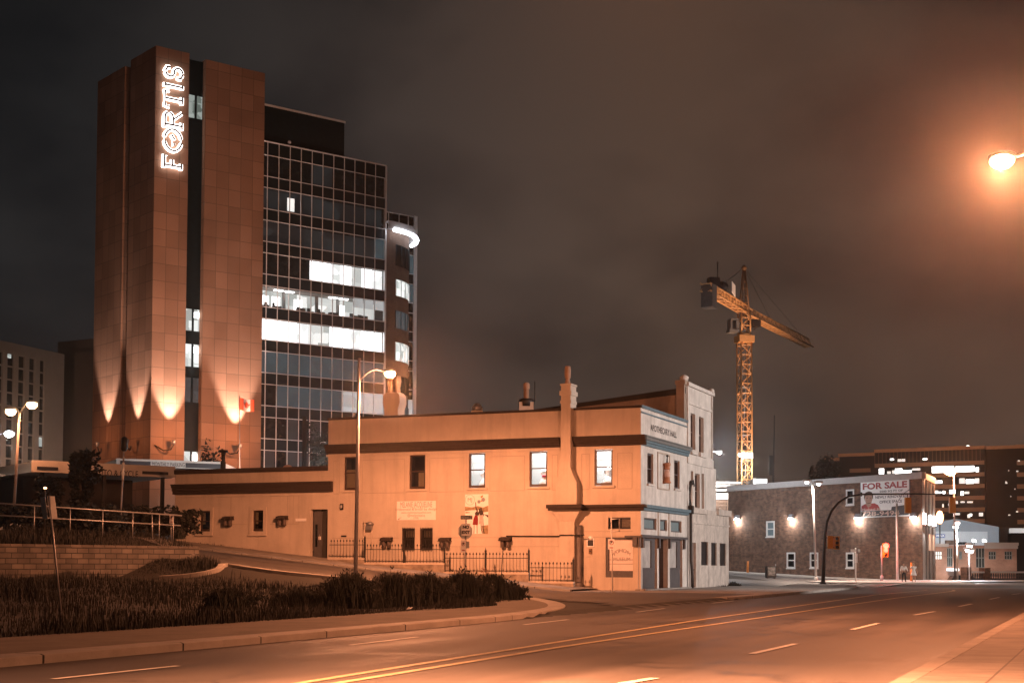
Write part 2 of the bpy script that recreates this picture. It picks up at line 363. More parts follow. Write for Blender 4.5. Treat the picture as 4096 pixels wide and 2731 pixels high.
# main road and the crossing: one asphalt sheet
flat = MB()
def hq(m, pts, z, mi=0): return m.add([tuple(HALL.w(x, y, z)) for x, y in pts], [tuple(range(len(pts)))], mi)
for a, b in zip(*(lambda l: (l[:-1], l[1:]))([-110, -60, -30, 0, 30])): hq(flat, [(7.9, a), (24.0 if b < 1 else 60, a), (24.0 if b < 1 else 60, b), (7.9, b)], 0.0)
rd = struct('main_road', flat, asphalt)
far = MB(); fx_ = axis_pts([(22, 60, 4), (60, 300, 30)]); fy_ = axis_pts([(112, 190, 4), (190, 400, 30)])
far.add([(x, y, H(x, y) + .03) for y in fy_ for x in fx_], [(j * len(fx_) + i, j * len(fx_) + i + 1, (j + 1) * len(fx_) + i + 1, (j + 1) * len(fx_) + i) for j in range(len(fy_) - 1) for i in range(len(fx_) - 1)], 0, True)
struct('crossing_road', far, asphalt)
struct('brennan_road', conform((-48, 8.2), (-30, -5.0), .8, .035, lambda x, y: (y > -15.6 or (x > -1 and y > -15.6 - (x + 1) * 1.25)) ), asphalt2)
struct('cross_street', conform((-32, 8.1), (20.4, 46), 1.2, .04), asphalt2)

# pavements
def pad(name, m, poly, top, thick=.3):
    k = MB(); k.prism([tuple(HALL.w(x, y, 0))[:2] for x, y in poly], top - thick, top); return struct(name, k, m)
verge = [(8.0, -110), (8.0, -41), (7.7, -35.5), (6.9, -31), (5.6, -27.2), (3.7, -23.2), (.8, -18.3), (-1.2, -16.2), (-2.2, -17.4), (.9, -22), (2.8, -27), (4.0, -36), (4.4, -110)]
pad('dirt_verge', dirt, verge, .135)
apron = [(.9, -10.2), (4.5, -12.6), (6.8, -13.6), (7.9, -12.6), (8.1, -9), (8.1, -1.0), (8.1, 20.3), (-.6, 20.3), (-.6, 0), (-2.6, 0), (-2.6, -5.2), (-.9, -8.6)]
pad('hall_pavement', concrete, apron, .125)
struct('brennan_pavement', conform((-48, -2.5), (-5.3, .2), .8, .12), concrete)
pad('near_pavement', slabmat('worn_slabs', (.135, .12, .11)), [(21.4, -110), (40, -110), (40, 40), (21.4, 40)], .14)

def kerb(pts, w=.28, h=.15, base=-.1, name='kerb', m=kerbm):
    k = MB(); n = len(pts)
    P = [Vector((p[0], p[1], 0)) for p in pts]; Z = [p[2] for p in pts]; rows = []
    for i in range(n):
        d = (P[min(i + 1, n - 1)] - P[max(0, i - 1)]).normalized(); nn = Vector((-d.y, d.x, 0))
        rows.append([(*(P[i] + nn * s * w / 2)[:2], Z[i] + zz) for s, zz in ((-1, base), (-1, h - .02), (-.8, h), (.8, h), (1, h - .02), (1, base))])
    ins = []
    for i in range(n - 1):                     # a dark open joint every three metres
        L_ = (P[i + 1] - P[i]).length; m_ = max(1, round(L_ / 3.0))
        for q in range(m_): ins += [(i, q / m_, 0), (i, (q + .992 - .02 / max(L_ / m_, .1)) / m_, 1)] if L_ > 1.2 else [(i, q / m_, 0)]
    lerp_ = lambda a, b_, f: tuple(a[c_] * (1 - f) + b_[c_] * f for c_ in range(3))
    R2 = [[lerp_(rows[i][c_], rows[i + 1][c_], f) for c_ in range(6)] for i, f, _ in ins] + [rows[-1]]; MI = [x[2] for x in ins]
    rows = R2; n = len(rows)
    for r in rows: k.v += r
    for i in range(n - 1):
        for j in range(5): k.f.append((i * 6 + j, i * 6 + j + 1, (i + 1) * 6 + j + 1, (i + 1) * 6 + j)); k.mi.append(MI[i]); k.sm.append(False)
    return tag(k.build(name, [m, soil]), kind='structure')
def hpts(l, z=0.0): return [(*tuple(HALL.w(x, y, 0))[:2], z) for x, y in l]
def smooth_line(pts, n=4):
    out = []
    for i in range(len(pts) - 1):
        p0, p1, p2, p3 = [Vector(pts[max(0, min(len(pts) - 1, i + o))]) for o in (-1, 0, 1, 2)]
        for k in range(n):
            t = k / n; out.append(tuple(.5 * ((2 * p1) + (p2 - p0) * t + (2 * p0 - 5 * p1 + 4 * p2 - p3) * t * t + (3 * p1 - p0 - 3 * p2 + p3) * t ** 3)))
    return out + [tuple(pts[-1])]
kerb(hpts(smooth_line([(8.0, -110), (8.0, -60), (8.0, -41), (7.7, -35.5), (6.9, -31), (5.6, -27.2), (3.7, -23.2), (.8, -18.3), (-1.2, -16.2)])), .62, .15)
kk = [(-1.2, -16.2), (-3, -15.7), (-8, -15.5)] + [tuple(HALL.l(on_ground(*q)))[:2] for q in ((1150, 2298), (1000, 2279), (915, 2266), (888, 2267), (880, 2276), (862, 2288), (810, 2301), (730, 2312), (640, 2318))]
kl = smooth_line(kk)
kerb([(*tuple(HALL.w(x, y, 0))[:2], H(*tuple(HALL.w(x, y, 0))[:2])) for x, y in kl], .3, .16)
kl = [( -48 + 2 * i, -5.35) for i in range(24)]
kerb([(*tuple(HALL.w(x, y, 0))[:2], H(*tuple(HALL.w(x, y, 0))[:2])) for x, y in kl], .22, .13)
kerb(hpts([(-2.6, -5.3), (-.9, -8.7), (.9, -10.3), (4.5, -12.7), (6.8, -13.7), (8.0, -12.7), (8.2, -9), (8.2, -1), (8.2, 20.3)]), .22, .13)
kerb(hpts([(21.3, -110), (21.3, -60), (21.3, 40)]), .3, .15, m=mat('worn_kerb', (.17, .15, .135), .8, .35, 1.2, .2, 25))

# painted markings on the main road
def stripe(m, pts, w=.12, z=.012):
    P = [on_z(x, y, z) for x, y in pts]; rows = []
    for i in range(len(P)):
        d = (P[min(i + 1, len(P) - 1)] - P[max(0, i - 1)]); d.z = 0; d.normalize(); n = Vector((-d.y, d.x, 0)) * w / 2
        rows.append((P[i] - n, P[i] + n))
    for a, b in zip(rows, rows[1:]): m.quad(a[0], b[0], b[1], a[1])
k2 = crop(0, 2000, 1.68); k3 = crop(1400, 2200, 1.68); k4 = crop(2700, 2200, 1.685)
ye = MB()
stripe(ye, [(1000, 2785), k3(0, 875), k3(1450, 642), k3(2352, 510), k4(1090, 378), k4(1500, 320), k4(1850, 277), k4(1885, 272), k4(1870, 267), k4(1800, 266)], .16)
stripe(ye, [(1000, 2761), k3(0, 835), k3(1450, 606), k3(2352, 466), k4(800, 378), k4(1350, 300), k4(1700, 268)], .16)
struct('yellow_centre_marking', ye, painty)
wl = MB()
for a, b in ((k2(355, 1198), k2(1195, 1110)), (k3(0, 635), k3(455, 580)), (k3(1170, 498), k3(1465, 464)), (k3(1925, 414), k3(2115, 389)), (k4(250, 355), k4(395, 340))): stripe(wl, [a, b])
for a, b, w in (((2340, 2755), (2620, 2709), .16), (k4(520, 694), k4(812, 628), .14), (k4(1195, 532), k4(1370, 490), .14), (k4(1612, 435), k4(1750, 411), .14), (k4(1915, 377), k4(2000, 360), .14), (k4(2120, 329), k4(2185, 316), .14), (k4(2272, 297), k4(2325, 290), .14)): stripe(wl, [a, b], w)
for a, b in (((3128, 2367), (3278, 2353)),): stripe(wl, [a, b], .4, .055)
for a, b in (((3350, 2333), (3410, 2328)), ((3400, 2339), (3460, 2329)), ((3500, 2346), (3650, 2328))): stripe(wl, [a, b], .35, .05)
struct('white_lane_marking', wl, paintw)

# ------------------------------------------------------------------ retaining wall with railing
rw = thing('retaining_wall', 'pale split block retaining wall holding up the dark grass terrace', 'wall', (WALL_B.x, WALL_B.y, 0), math.atan2(wd.y, wd.x))
L0 = (WALL_B - WALL_A).length; w = MB()
for i in range(6):                                     # courses step back a little
    z0 = .72 + i * .255; w.box(-L0 - 14, -.0 - .004 * i, .005 * i, .5, z0 - (.9 if i == 0 else .004), z0 + .251, 0)
w.box(-.5, -.03, .5, 9, .6, 2.2)
w.build('block_courses', block, rw)
cp = MB(); cp.box(-L0 - 14, .03, .06, .55, 2.252, 2.36); cp.box(-.5, .02, .55, 9, 2.21, 2.34); cp.build('coping', block, rw)
P1, P2 = at_y(-40, 2010, 66.), at_y(727, 2061, 73.2); Q1, Q2 = at_y(-40, 2058, 66.), at_y(722, 2101, 73.2)
rl = thing('guard_railing', 'two rail grey steel guard railing on the grass above the block wall', 'railing', (P2.x, P2.y, H(P2.x, P2.y)))
def loc(p, e): return Vector(p) - e.location
t_ = MB().tube([loc(P1, rl), loc(P2, rl)], .038, 8); t_.build('rail', galv, rl)
t_ = MB().tube([loc(Q1, rl), loc(Q2, rl)], .034, 8); t_.build('rail', galv, rl)
for px in (124, 262, 392, 516, 601, 629, 690):
    f = (px + 40) / 767.; f = f * 66 / (66 * f + 73.2 * (1 - f)) if False else f
    a = P1.lerp(P2, f); b = a.copy(); b.z = H(a.x, a.y) - .1
    if px == 601: a = Q1.lerp(Q2, f) + Vector((0, 0, .5))
    MB().tube([loc(b, rl), loc(a, rl)], .03, 6).build('post', galv, rl)
# ------------------------------------------------------------------ corner hall (two storeys with a lower wing)
D1 = crop(2000, 1450, 3.136); D4 = crop(680, 1700, 2.352); D5 = crop(1600, 1700, 2.354); D6 = crop(2200, 1500, 1.7425); D7 = crop(1480, 1880, 4.238)
E3 = crop(2480, 1880, 3.016); E4 = crop(2480, 1480, 3.136)
hall = fthing('corner_shop_hall', 'two storey rendered corner shop hall with dark cornice bands and lettered front', 'building', HALL)
X1 = HALL.fy(1314, 1697)[0]; X2 = HALL.fy(701, 1908)[0]           # ends of the tall part and of the low wing
HT, LT, FD = 10.1, 7.08, 9.1                                       # parapet tops, depth of the shop front
def zat(px, py): return HALL.fy(px, py)[1]
up_w = [HALL.ry(1376, 1828, 1432, 1958), HALL.ry(1637, 1819, 1701, 1956), HALL.ry(1875, 1811, 1941, 1951), HALL.ry(2118, 1803, 2189, 1946), HALL.ry(2378, 1795, 2450, 1941)]
zs0 = sum(h[2] for h in up_w) / 5; zs1 = sum(h[3] for h in up_w) / 5
up_w = [(h[0], h[1], zs0, zs1) for h in up_w]
shopw = HALL.ry(*crect(D6, 388, 1130, 578, 1408)); fanl = HALL.ry(*crect(D6, 405, 990, 562, 1072))
bas = [HALL.ry(*crect(D7, 542, 983, 760, 1358)), HALL.ry(*crect(D7, 846, 983, 1062, 1358))]
loww = [HALL.ry(*crect(D4, 280, 805, 380, 998)), HALL.ry(*crect(D4, 776, 800, 880, 997))]
door = HALL.ry(*crect(D4, 1318, 790, 1482, 1250))
door = (door[0], door[1], 1.62, door[3])
w = MB()
w.wall(X1, 0, -1, HT, [*up_w, shopw, fanl, *bas], .22)
w.quad((X1, 0, 4), (X1, FD, 4), (X1, FD, HT), (X1, 0, HT)); w.quad((X1, FD, -1), (0, FD, -1), (0, FD, HT), (X1, FD, HT))
w.box(X1 + .3, -.3, .35, FD - .3, HT - .55, HT - .42, 1)
# parapet thickness
w.box(X1, -.001, .22, .34, HT - 1.2, HT - .002); 
w.build('wall', [plaster, roofm], hall)
lw = MB(); lw.wall(X2, X1, -1, LT, [*loww, door], .3, y=.012); lw.quad((X2, .012, -1), (X2, FD, -1), (X2, FD, LT), (X2, .012, LT)); lw.quad((X2, FD, 0), (X1, FD, 0), (X1, FD, LT), (X2, FD, LT))
lw.box(X2 + .2, X1 - .02, .33, FD - .2, LT - .4, LT - .25, 1)
lw.build('low_wing_wall', [plaster, roofm], hall)
# cornices: stacked mouldings
def cornice(name, x0, x1, z0, z1, dep, y0, m, prof=((0, .35), (.3, .6), (.55, .85), (.8, 1.0))):
    k = MB()
    for i, (a, b) in enumerate(prof):
        e = prof[i + 1][0] if i + 1 < len(prof) else 1.0
        k.box(x0, x1, y0 - dep * b, y0 + .05 - .003 * i, z0 + (z1 - z0) * a + (.002 if i else 0), z0 + (z1 - z0) * e)
    return k.build(name, m, hall)
zb1, zb0 = zat(2243, 1749), zat(2243, 1788)
chx = [HALL.fy(2243, 1700)[0], HALL.fy(2282, 1700)[0]]
CH0, CH1 = chx[0] - .02, chx[1] + .02
cornice('cornice', X1 - .12, CH0, zb0, zb1, .32, 0, trimbrown); cornice('cornice', CH1, .32, zb0, zb1, .32, 0, trimbrown)
k = MB(); k.box(X1 - .05, CH0, -.07, .36, HT, HT + .13); k.box(CH1, .06, -.07, .36, HT, HT + .13); k.build('coping', trimbrown, hall)
k = MB(); k.box(X1 - .12, CH0, -.05, 0, zb0 - .16, zb0 - .04); k.build('string_course', plaster, hall)
zc0, zc1 = zat(1000, 1969), zat(1000, 1933)
zc = (HALL.fy(*D4(700, 640))[1], HALL.fy(*D4(700, 545))[1])
k = MB()
for i, (a, b, d) in enumerate(((0, .3, .14), (.3, .62, .22), (.62, .86, .3), (.86, 1, .36))): k.box(X2 - .1, X1 + .35, -d, 0.005, zc[0] + (zc[1] - zc[0]) * a + (.002 if i else 0), zc[0] + (zc[1] - zc[0]) * b)
k.build('low_wing_cornice', trimbrown, hall)
k = MB(); k.box(X2 - .06, X1 - .005, -.06, .4, LT, LT + .28); k.build('low_wing_coping', trimbrown, hall)
# ledge over the shop floor, turns the corner in blue-grey
zl1, zl0 = zat(*D6(520, 900)), zat(*D6(520, 940))
LX0 = HALL.fy(*D6(25, 905), -.5)[0]
k = MB(); k.box(LX0, .30, -.26, -.0, zl0 + .16, zl1); k.box(LX0 + .15, .2, -.16, -.0, zl0, zl0 + .16 - .002); k.build('ledge', trimbrown, hall)

# chimney breast on the street wall, swelling below the cornice
chim = MB()
xa, xb = HALL.fy(2282 - 38, 1600, -.55)[0], HALL.fy(2282, 1600, -.55)[0]
ztop = HALL.fy(2265, 1541, -.55)[1]; zs = HALL.fy(2265, 1870, -.55)[1]; zs2 = HALL.fy(2265, 1930, -.55)[1]
wa, wb = HALL.fy(2222, 1960, -.6)[0], HALL.fy(2305, 1960, -.6)[0]
chim.extr([(xa, -.55, ztop), (xb, -.55, ztop), (xb, -.55, zs), (xb + .1, -.55, zs - .25), (wb, -.55, zs2), (wb, -.55, zl1 + .01), (wa, -.55, zl1 + .01), (wa, -.55, zs2), (xa - .1, -.55, zs - .25), (xa, -.55, zs)], (0, .9, 0))
chim.box(xa - .07, xb + .07, -.62, .42, ztop - .55, ztop - .3); chim.box(xa - .05, xb + .05, -.6, .4, ztop, ztop + .1)
chim.box(xa - .04, xb + .04, -.59, .36, HT + .35, HT + .5)
la, lb = HALL.fy(2239, 2200, -.4)[0], HALL.fy(2297, 2200, -.4)[0]
chim.extr([(wa - .25, -.58, zl0 - .01), (wb + .2, -.58, zl0 - .01), (lb, -.4, zl0 - .62), (la, -.4, zl0 - .62)], (0, .57, 0))
chim.box(la, lb, -.4, -.001, -.6, zl0 - .6)
chim.build('chimney_breast', plaster, hall)
k = MB(); k.box(wa - .5, wb + .35, -.78, -.55, zl0 + .12, zl1 + .015); k.box(wa - .42, wb + .28, -.7, -.551, zl0 - .01, zl0 + .118); k.box(wb + .02, wb + .36, -.55, -.27, zl0 + .12, zl1 + .012); k.box(wa - .52, wa - .02, -.55, -.27, zl0 + .12, zl1 + .012); k.build('breast_ledge', trimbrown, hall)
for dx, h, cup in ((.0, 1.0, 1),):
    p = MB(); p.lathe(((xa + xb) / 2 + dx, -.25 + .5 * (dx > 0), ztop + .1), [(.17, 0), (.12, .25), (.11, .3), (.17, .36), (.18, h * .8), (.15, h), (.06, h + .02)], 12); p.build('chimney_pot', mat('terracotta', (.40, .26, .18), .8), hall)
# second chimney at the far end of the roof
qx0, qx1 = HALL.fy(1537, 1640, .5)[0], HALL.fy(1592, 1640, .5)[0]; zq = HALL.fy(1565, 1575, .5)[1]; zq2 = HALL.fy(1565, 1530, .5)[1]
mx = (qx0 + qx1) / 2; hw = (qx1 - qx0) / 2
k = MB(); k.extr([(mx - hw, .5, HT - .5), (mx + hw, .5, HT - .5), (mx + hw, .5, zq - .9), (mx + hw * 1.25, .5, zq - .55), (mx + hw * 1.2, .5, zq - .1), (mx + hw * .8, .5, zq + .1), (mx - hw * .8, .5, zq + .1), (mx - hw * 1.2, .5, zq - .1), (mx - hw * 1.25, .5, zq - .55), (mx - hw, .5, zq - .9)], (0, .85, 0)); k.build('rear_chimney', plaster, hall)
k = MB()
for s in (-.26, .2): k.lathe((mx + s, .9, zq + .1), [(.2, 0), (.16, .3), (.2, .45), (.24, .7), (.2, 1.0), (.1, 1.02)], 12)
k.build('chimney_pot', mat('terracotta', (.4, .26, .18)), hall)

# windows
room_white = mat('room_white', (.55, .55, .56), .9, .06, 2)
room_dark = mat('room_dark', (.05, .045, .04), .9, .3, 2)
blind_c = mat('cream_blind', (.50, .40, .26), .9, .15, 3)
def sash(x0, x1, z0, z1, y=.06, lit=None, rail=.5, fm=sashwood, fw=.075, parent=hall, blind=None, glass=None, dep=2.4):
    f = MB(); a = fw
    f.box(x0, x0 + a, y, y + .1, z0, z1); f.box(x1 - a, x1, y, y + .1, z0, z1); f.box(x0 + a, x1 - a, y, y + .1, z1 - a, z1); f.box(x0 + a, x1 - a, y, y + .1, z0, z0 + a * 1.7)
    zr = z0 + (z1 - z0) * rail
    if rail: f.box(x0 + a, x1 - a, y + .005, y + .08, zr - .03, zr + .03)
    o = f.build('window', fm, parent)
    p = MB(); p.quad((x0 + a, y + .05, z0 + a), (x1 - a, y + .05, z0 + a), (x1 - a, y + .05, z1 - a), (x0 + a, y + .05, z1 - a)); p.build('pane', glass or tinted, o)
    r = MB(); X0, X1_, Z0, Z1, Y0, Y1 = x0 - .9, x1 + .9, z0 - .75, z1 + .55, y + .16, y + dep
    r.quad((X0, Y1, Z0), (X1_, Y1, Z0), (X1_, Y1, Z1), (X0, Y1, Z1)); r.quad((X0, Y0, Z0), (X0, Y1, Z0), (X0, Y1, Z1), (X0, Y0, Z1)); r.quad((X1_, Y0, Z0), (X1_, Y1, Z0), (X1_, Y1, Z1), (X1_, Y0, Z1))
    r.quad((X0, Y0, Z1), (X1_, Y0, Z1), (X1_, Y1, Z1), (X0, Y1, Z1)); r.quad((X0, Y0, Z0), (X1_, Y0, Z0), (X1_, Y1, Z0), (X0, Y1, Z0))
    if lit: r.box(X0, X1_, Y1 - .06, Y1 - .001, z1 - .35, z1 - .2); r.box(X0, X1_, Y1 - .08, Y1 - .001, Z0, Z0 + .2)
    r.build('room', room_white if lit else room_dark, o)
    if blind:
        b = MB(); bx0, bx1, bz0, bz1 = blind; b.box(x0 + a + (x1 - x0) * bx0, x0 + (x1 - x0) * bx1 - a * .5, y + .13, y + .15, z0 + (z1 - z0) * bz0, z0 + (z1 - z0) * bz1); b.build('blind', blind_c, o)
    return o
for i, h in enumerate(up_w):
    o = sash(h[0] + .02, h[1] - .02, h[2] + .02, h[3] - .02, lit=i > 1, rail=.52, blind=[(0, .95, 0, .62), (.42, 1.0, .05, .48)][i] if i < 2 else None)
    if i > 1: light('room_light', o, ((h[0] + h[1]) / 2 - .1, .5, zs1 + .3), WHITE, 800, .12)
    s = MB(); s.box(h[0] - .14, h[1] + .14, -.09, -.002, zs0 - .13, zs0 - .01); s.build('sill', plaster, hall)
# thin raised panel lines of the render
k = MB()
def line(m, x0, x1, z0, z1, y=-.012, t=.03):
    if abs(z1 - z0) < 1e-6: m.box(x0, x1, y, -.0015, z0 - t / 2, z0 + t / 2)
    else: m.box(x0 - t / 2, x0 + t / 2, y, -.0015, z0, z1)
zz = zat(1800, 1966)
for a, b in ((X1 + .4, up_w[0][0] - .3), (up_w[0][1] + .3, up_w[1][0] - .3), (up_w[1][1] + .3, up_w[2][0] - .3), (up_w[2][1] + .3, up_w[3][0] - .3), (up_w[3][1] + .3, wa - .1), (wb + .1, up_w[4][0] - .3), (up_w[4][1] + .3, -.5)):
    line(k, a, b, zz, zz)
    line(k, a, a, zz + .02, zb0 - .4); line(k, b, b, zz + .02, zb0 - .4)
    line(k, a + .03, b - .03, zb0 - .42, zb0 - .42)
zz2 = zat(1900, 2149); zz3 = zat(2000, 2185)
for a, b in ((X1 + .3, bas[0][0] - .2), (bas[1][1] + .2, la - .2)): line(k, a, b, zz2, zz2); 
line(k, bas[1][1] + .3, la - .2, zz3, zz3)
line(k, lb + .2, -.45, zat(*D6(400, 1088)), zat(*D6(400, 1088))); line(k, lb + .2, -.3, zat(*D6(400, 1127)), zat(*D6(400, 1127)))
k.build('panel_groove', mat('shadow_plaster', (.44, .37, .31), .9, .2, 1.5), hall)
k = MB()
zw = zat(950, 2096)
for a, b in ((X2 + .6, loww[0][0] - .45), (loww[0][1] + .45, loww[1][0] - .45), (loww[1][1] + .45, door[0] - .8)): line(k, a, b, zw, zw, -.004); line(k, a, b, zc[0] - .2, zc[0] - .2, -.004)
for x in (loww[0][1] + 1.5, loww[1][1] + 2.1, door[0] - .8, loww[1][1] + 1.7): line(k, x, x, zw + .02, zc[0] - .22, -.004)
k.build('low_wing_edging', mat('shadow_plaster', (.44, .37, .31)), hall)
for i, h in enumerate(loww):
    s = MB(); e = .2
    for q in ((h[0] - e, h[0], h[2] - e, h[3] + e), (h[1], h[1] + e, h[2] - e, h[3] + e), (h[0], h[1], h[3], h[3] + e), (h[0], h[1], h[2] - e, h[2])): s.box(q[0], q[1], -.05, .008, q[2], q[3])
    s.box(h[0] - e - .06, h[1] + e + .06, -.1, -.051, h[2] - e - .09, h[2] - e + .01); s.build('window_surround', plaster, hall)
    sash(h[0] + .02, h[1] - .02, h[2] + .02, h[3] - .02, y=.1, rail=.5, blind=(0, .38, .35, .95))
# basement windows behind bars
for h in bas:
    o = sash(h[0] + .02, h[1] - .02, h[2] + .02, h[3] - .02, y=.12, rail=.5, blind=(.05, .95, .6, .9), fm=sashwood)
    b = MB()
    for i in range(8): x = h[0] + (h[1] - h[0]) * (i + .5) / 8; b.box(x - .018, x + .018, -.02, .016, h[2] - .08, h[3] + .05)
    for z in (h[2] + .1, h[3] - .12, (h[2] + h[3]) / 2): b.box(h[0] - .06, h[1] + .06, .0165, .03, z - .02, z + .02)
    b.build('window_bars', iron, hall)
# shop window and the opening above it
h = shopw; f = MB(); f.box(h[0], h[1], .05, .2, h[2], h[2] + .36); f.box(h[0], h[0] + .14, .05, .2, h[2] + .36, h[3]); f.box(h[0] + .14, h[1], .05, .2, h[3] - .1, h[3]); o = f.build('shop_window', timber, hall)
b = MB(); b.quad((h[0] + .14, .15, h[2] + .36), (h[1], .15, h[2] + .36), (h[1], .15, h[3] - .1), (h[0] + .14, .15, h[3] - .1)); b.build('paper_screen', mat('pale_screen', (.86, .78, .75), .8, .1, 1.5), o)
p = MB(); p.quad((h[0] + .14, .1, h[2] + .36), (h[1], .1, h[2] + .36), (h[1], .1, h[3] - .1), (h[0] + .14, .1, h[3] - .1)); p.build('pane', clear, o)
k = MB(); cx = (h[0] + h[1]) / 2 + .1; wd_ = h[1] - h[0]
for i, ch in enumerate('APOTHECARY'):
    t = (i - 4.5) / 4.5; put_text(k, ch, .26, lambda x, y, t=t: (cx + t * wd_ * .3 + x, .142, h[3] - .92 + .2 * (1 - t * t) + y))
put_text(k, 'MUSEUM', .28, lambda x, y: (cx + x, .142, h[3] - 1.2 + y), .9)
k.build('window_lettering', greyink, o)
k = MB(); k.box(h[0] + .14, h[1], .143, .149, h[2] + .72, h[2] + .75); k.box(h[0] + .14, h[1], .143, .149, h[2] + .95, h[2] + .98); k.build('window_line', greyink, o)
h = fanl; f = MB(); f.box(h[0], h[1], .05, .18, h[3] - .06, h[3]); f.box(h[0], h[1], .05, .18, h[2], h[2] + .05); xm = h[0] + (h[1] - h[0]) * .5; f.box(xm - .04, xm + .04, .05, .18, h[2] + .05, h[3] - .06); o = f.build('high_window', timber, hall)
b = MB(); b.box(h[0], h[1], .5, .52, h[2] - .2, h[3] + .2); b.build('room', room_dark, o)
n = MB(); n.box(xm + .1, xm + .78, .12, .13, h[2] + .1, h[3] - .1); n.build('paper_notice', mat('notice_paper', (.6, .5, .42), .8, .5, 9), o)
p = MB(); p.quad((h[0], .1, h[2]), (h[1], .1, h[2]), (h[1], .1, h[3]), (h[0], .1, h[3])); p.build('pane', tinted, o)
# pilaster with bracket at the corner
k = MB(); x0, x1 = HALL.fy(*D6(585, 1300))[0], HALL.fy(*D6(618, 1300))[0]
k.box(x0, x1, -.06, -.002, .1, shopw[3] - .35); k.build('corner_pilaster', plaster, hall)
k = MB(); zt = shopw[3]; k.box(x0 - .04, x0 + .22, -.16, -.003, zt - .5, zt - .02); k.box(x0 + .28, x1 + .1, -.16, -.003, zt - .5, zt - .02); k.box(x0 - .5, .12, -.12, -.004, zt, zt + .1); k.build('corner_bracket', timber, hall)

# door of the low wing
h = door
d = MB(); dx1 = h[0] + (h[1] - h[0]) * .52
d.box(h[0] + .05, dx1, .32, .38, h[2] + .15, h[3] - .12); o = d.build('door', timber, hall)
p = MB(); p.box(h[0] + .18, dx1 - .3, .305, .318, h[2] + .9, h[3] - .9); p.build('door_glass', darkglass, o)
p = MB(); p.box(dx1 - .22, dx1 - .06, .3, .318, (h[2] + h[3]) / 2 - .25, (h[2] + h[3]) / 2 - .05); p.build('door_plate', signwhite, o)
p = MB(); p.tube([(dx1 - .12, .29, h[2] + 1.2), (dx1 - .12, .25, h[2] + 1.25), (dx1 - .12, .25, h[2] + 1.6), (dx1 - .12, .29, h[2] + 1.65)], .02, 6); p.build('handle', galv, o)
k = MB(); k.box(h[0], h[1], .3, 1.3, h[2] - .4, h[2] + .14); k.build('door_step', concrete, hall)
k = MB(); k.quad((h[0], 1.3, 1), (h[1], 1.3, 1), (h[1], 1.3, 5), (h[0], 1.3, 5)); k.box(dx1 + .02, h[1], .34, .4, h[2] + .14, h[3] - .02); k.build('porch_back', room_dark, hall)
# small fittings on the walls
def plate(name, label, cat, rect, c, m, y=-.05, group=None):
    x0, x1, z0, z1 = HALL.ry(*crect(c, *rect)); t = thing(name, label, cat, HALL.w((x0 + x1) / 2, 0, (z0 + z1) / 2), HALL.a, group)
    return t, (x1 - x0) / 2, (z1 - z0) / 2
t, a, b = plate('wall_plaque', 'black plaque in white frame on render beside the shop window', 'plaque', (258, 1138, 309, 1196), D6, None)
k = MB(); k.box(-a, a, -.04, 0, -b, b); k.build('frame', signwhite, t); k = MB(); k.box(-a * .76, a * .76, -.052, -.041, -b * .74, b * .62); k.build('face', inkm, t); k = MB(); k.lathe((0, 0, 0), [(.16, -.02), (.16, .02)], 10); o = k.build('finial', signwhite, t); o.rotation_euler = (R(90), 0, 0); o.location = (0, -.02, b)
t, a, b = plate('intercom_box', 'little dark intercom box under the black plaque', 'intercom', (273, 1208, 293, 1243), D6, None)
k = MB(); k.box(-a, a, -.07, 0, -b, b); k.build('case', mat('brown_box', (.22, .13, .07)), t); k = MB(); k.box(-a * .6, a * .6, -.076, -.071, -b * .3, b * .35); k.build('grille', inkm, t)
t, a, b = plate('name_plate', 'blank white name plate on the low wing left of its door', 'plate', (1183, 876, 1281, 903), D4, None)
k = MB(); k.box(-a, a, -.03, .012, -b, b); k.build('face', signwhite, t)
t, a, b = plate('gas_meter', 'pale gas meter with pipes on the wall by the tall lamp post', 'meter', (1850, 915, 1935, 995), D4, None)
k = MB(); k.box(-.22, .12, -.28, -.02, -.2, .1); k.build('case', galv, t); k = MB(); k.lathe((0, -.15, .1), [(.22, 0), (.22, .12), (.1, .2)], 12); k.build('dial', galv, t); k = MB(); k.tube([(-.45, -.1, -1.4), (-.45, -.1, .25), (-.1, -.1, .25), (-.1, -.1, .1)], .035, 7); k.tube([(.1, -.1, -.2), (.1, -.1, -1.3)], .035, 7); k.build('pipe', plaster, t)
t, a, b = plate('mail_slot', 'small dark mail slot in the render behind the iron fence', 'mail slot', (1612, 1035, 1660, 1050), D4, None)
k = MB(); k.box(-a, a, -.04, 0, -b, b); k.build('flap', inkm, t)
t, a, b = plate('bulkhead_light', 'small unlit oval wall light above the mail slot', 'wall light', (1605, 738, 1632, 795), D4, None)
k = MB(); k.box(-a, a, -.08, 0, -b, b); k.build('base', iron, t); k = MB(); k.ball((0, -.12, 0), a * .7, .08, b * .7); k.build('lens', signback, t)
lamps = [((515, 855, 604, 935), D4, 'beside the first low wing window'), ((1025, 850, 1113, 930), D4, 'beside the blank name plate'), ((225, 1132, 384, 1266), D7, 'by the gas meter'), ((1212, 1138, 1373, 1262), D7, 'between the white banner and the street sign'), ((958, 1050, 1052, 1122), D5, 'by the chimney breast'), ((22, 845, 118, 935), D4, 'at the low wing end behind the railing')]
proto = None
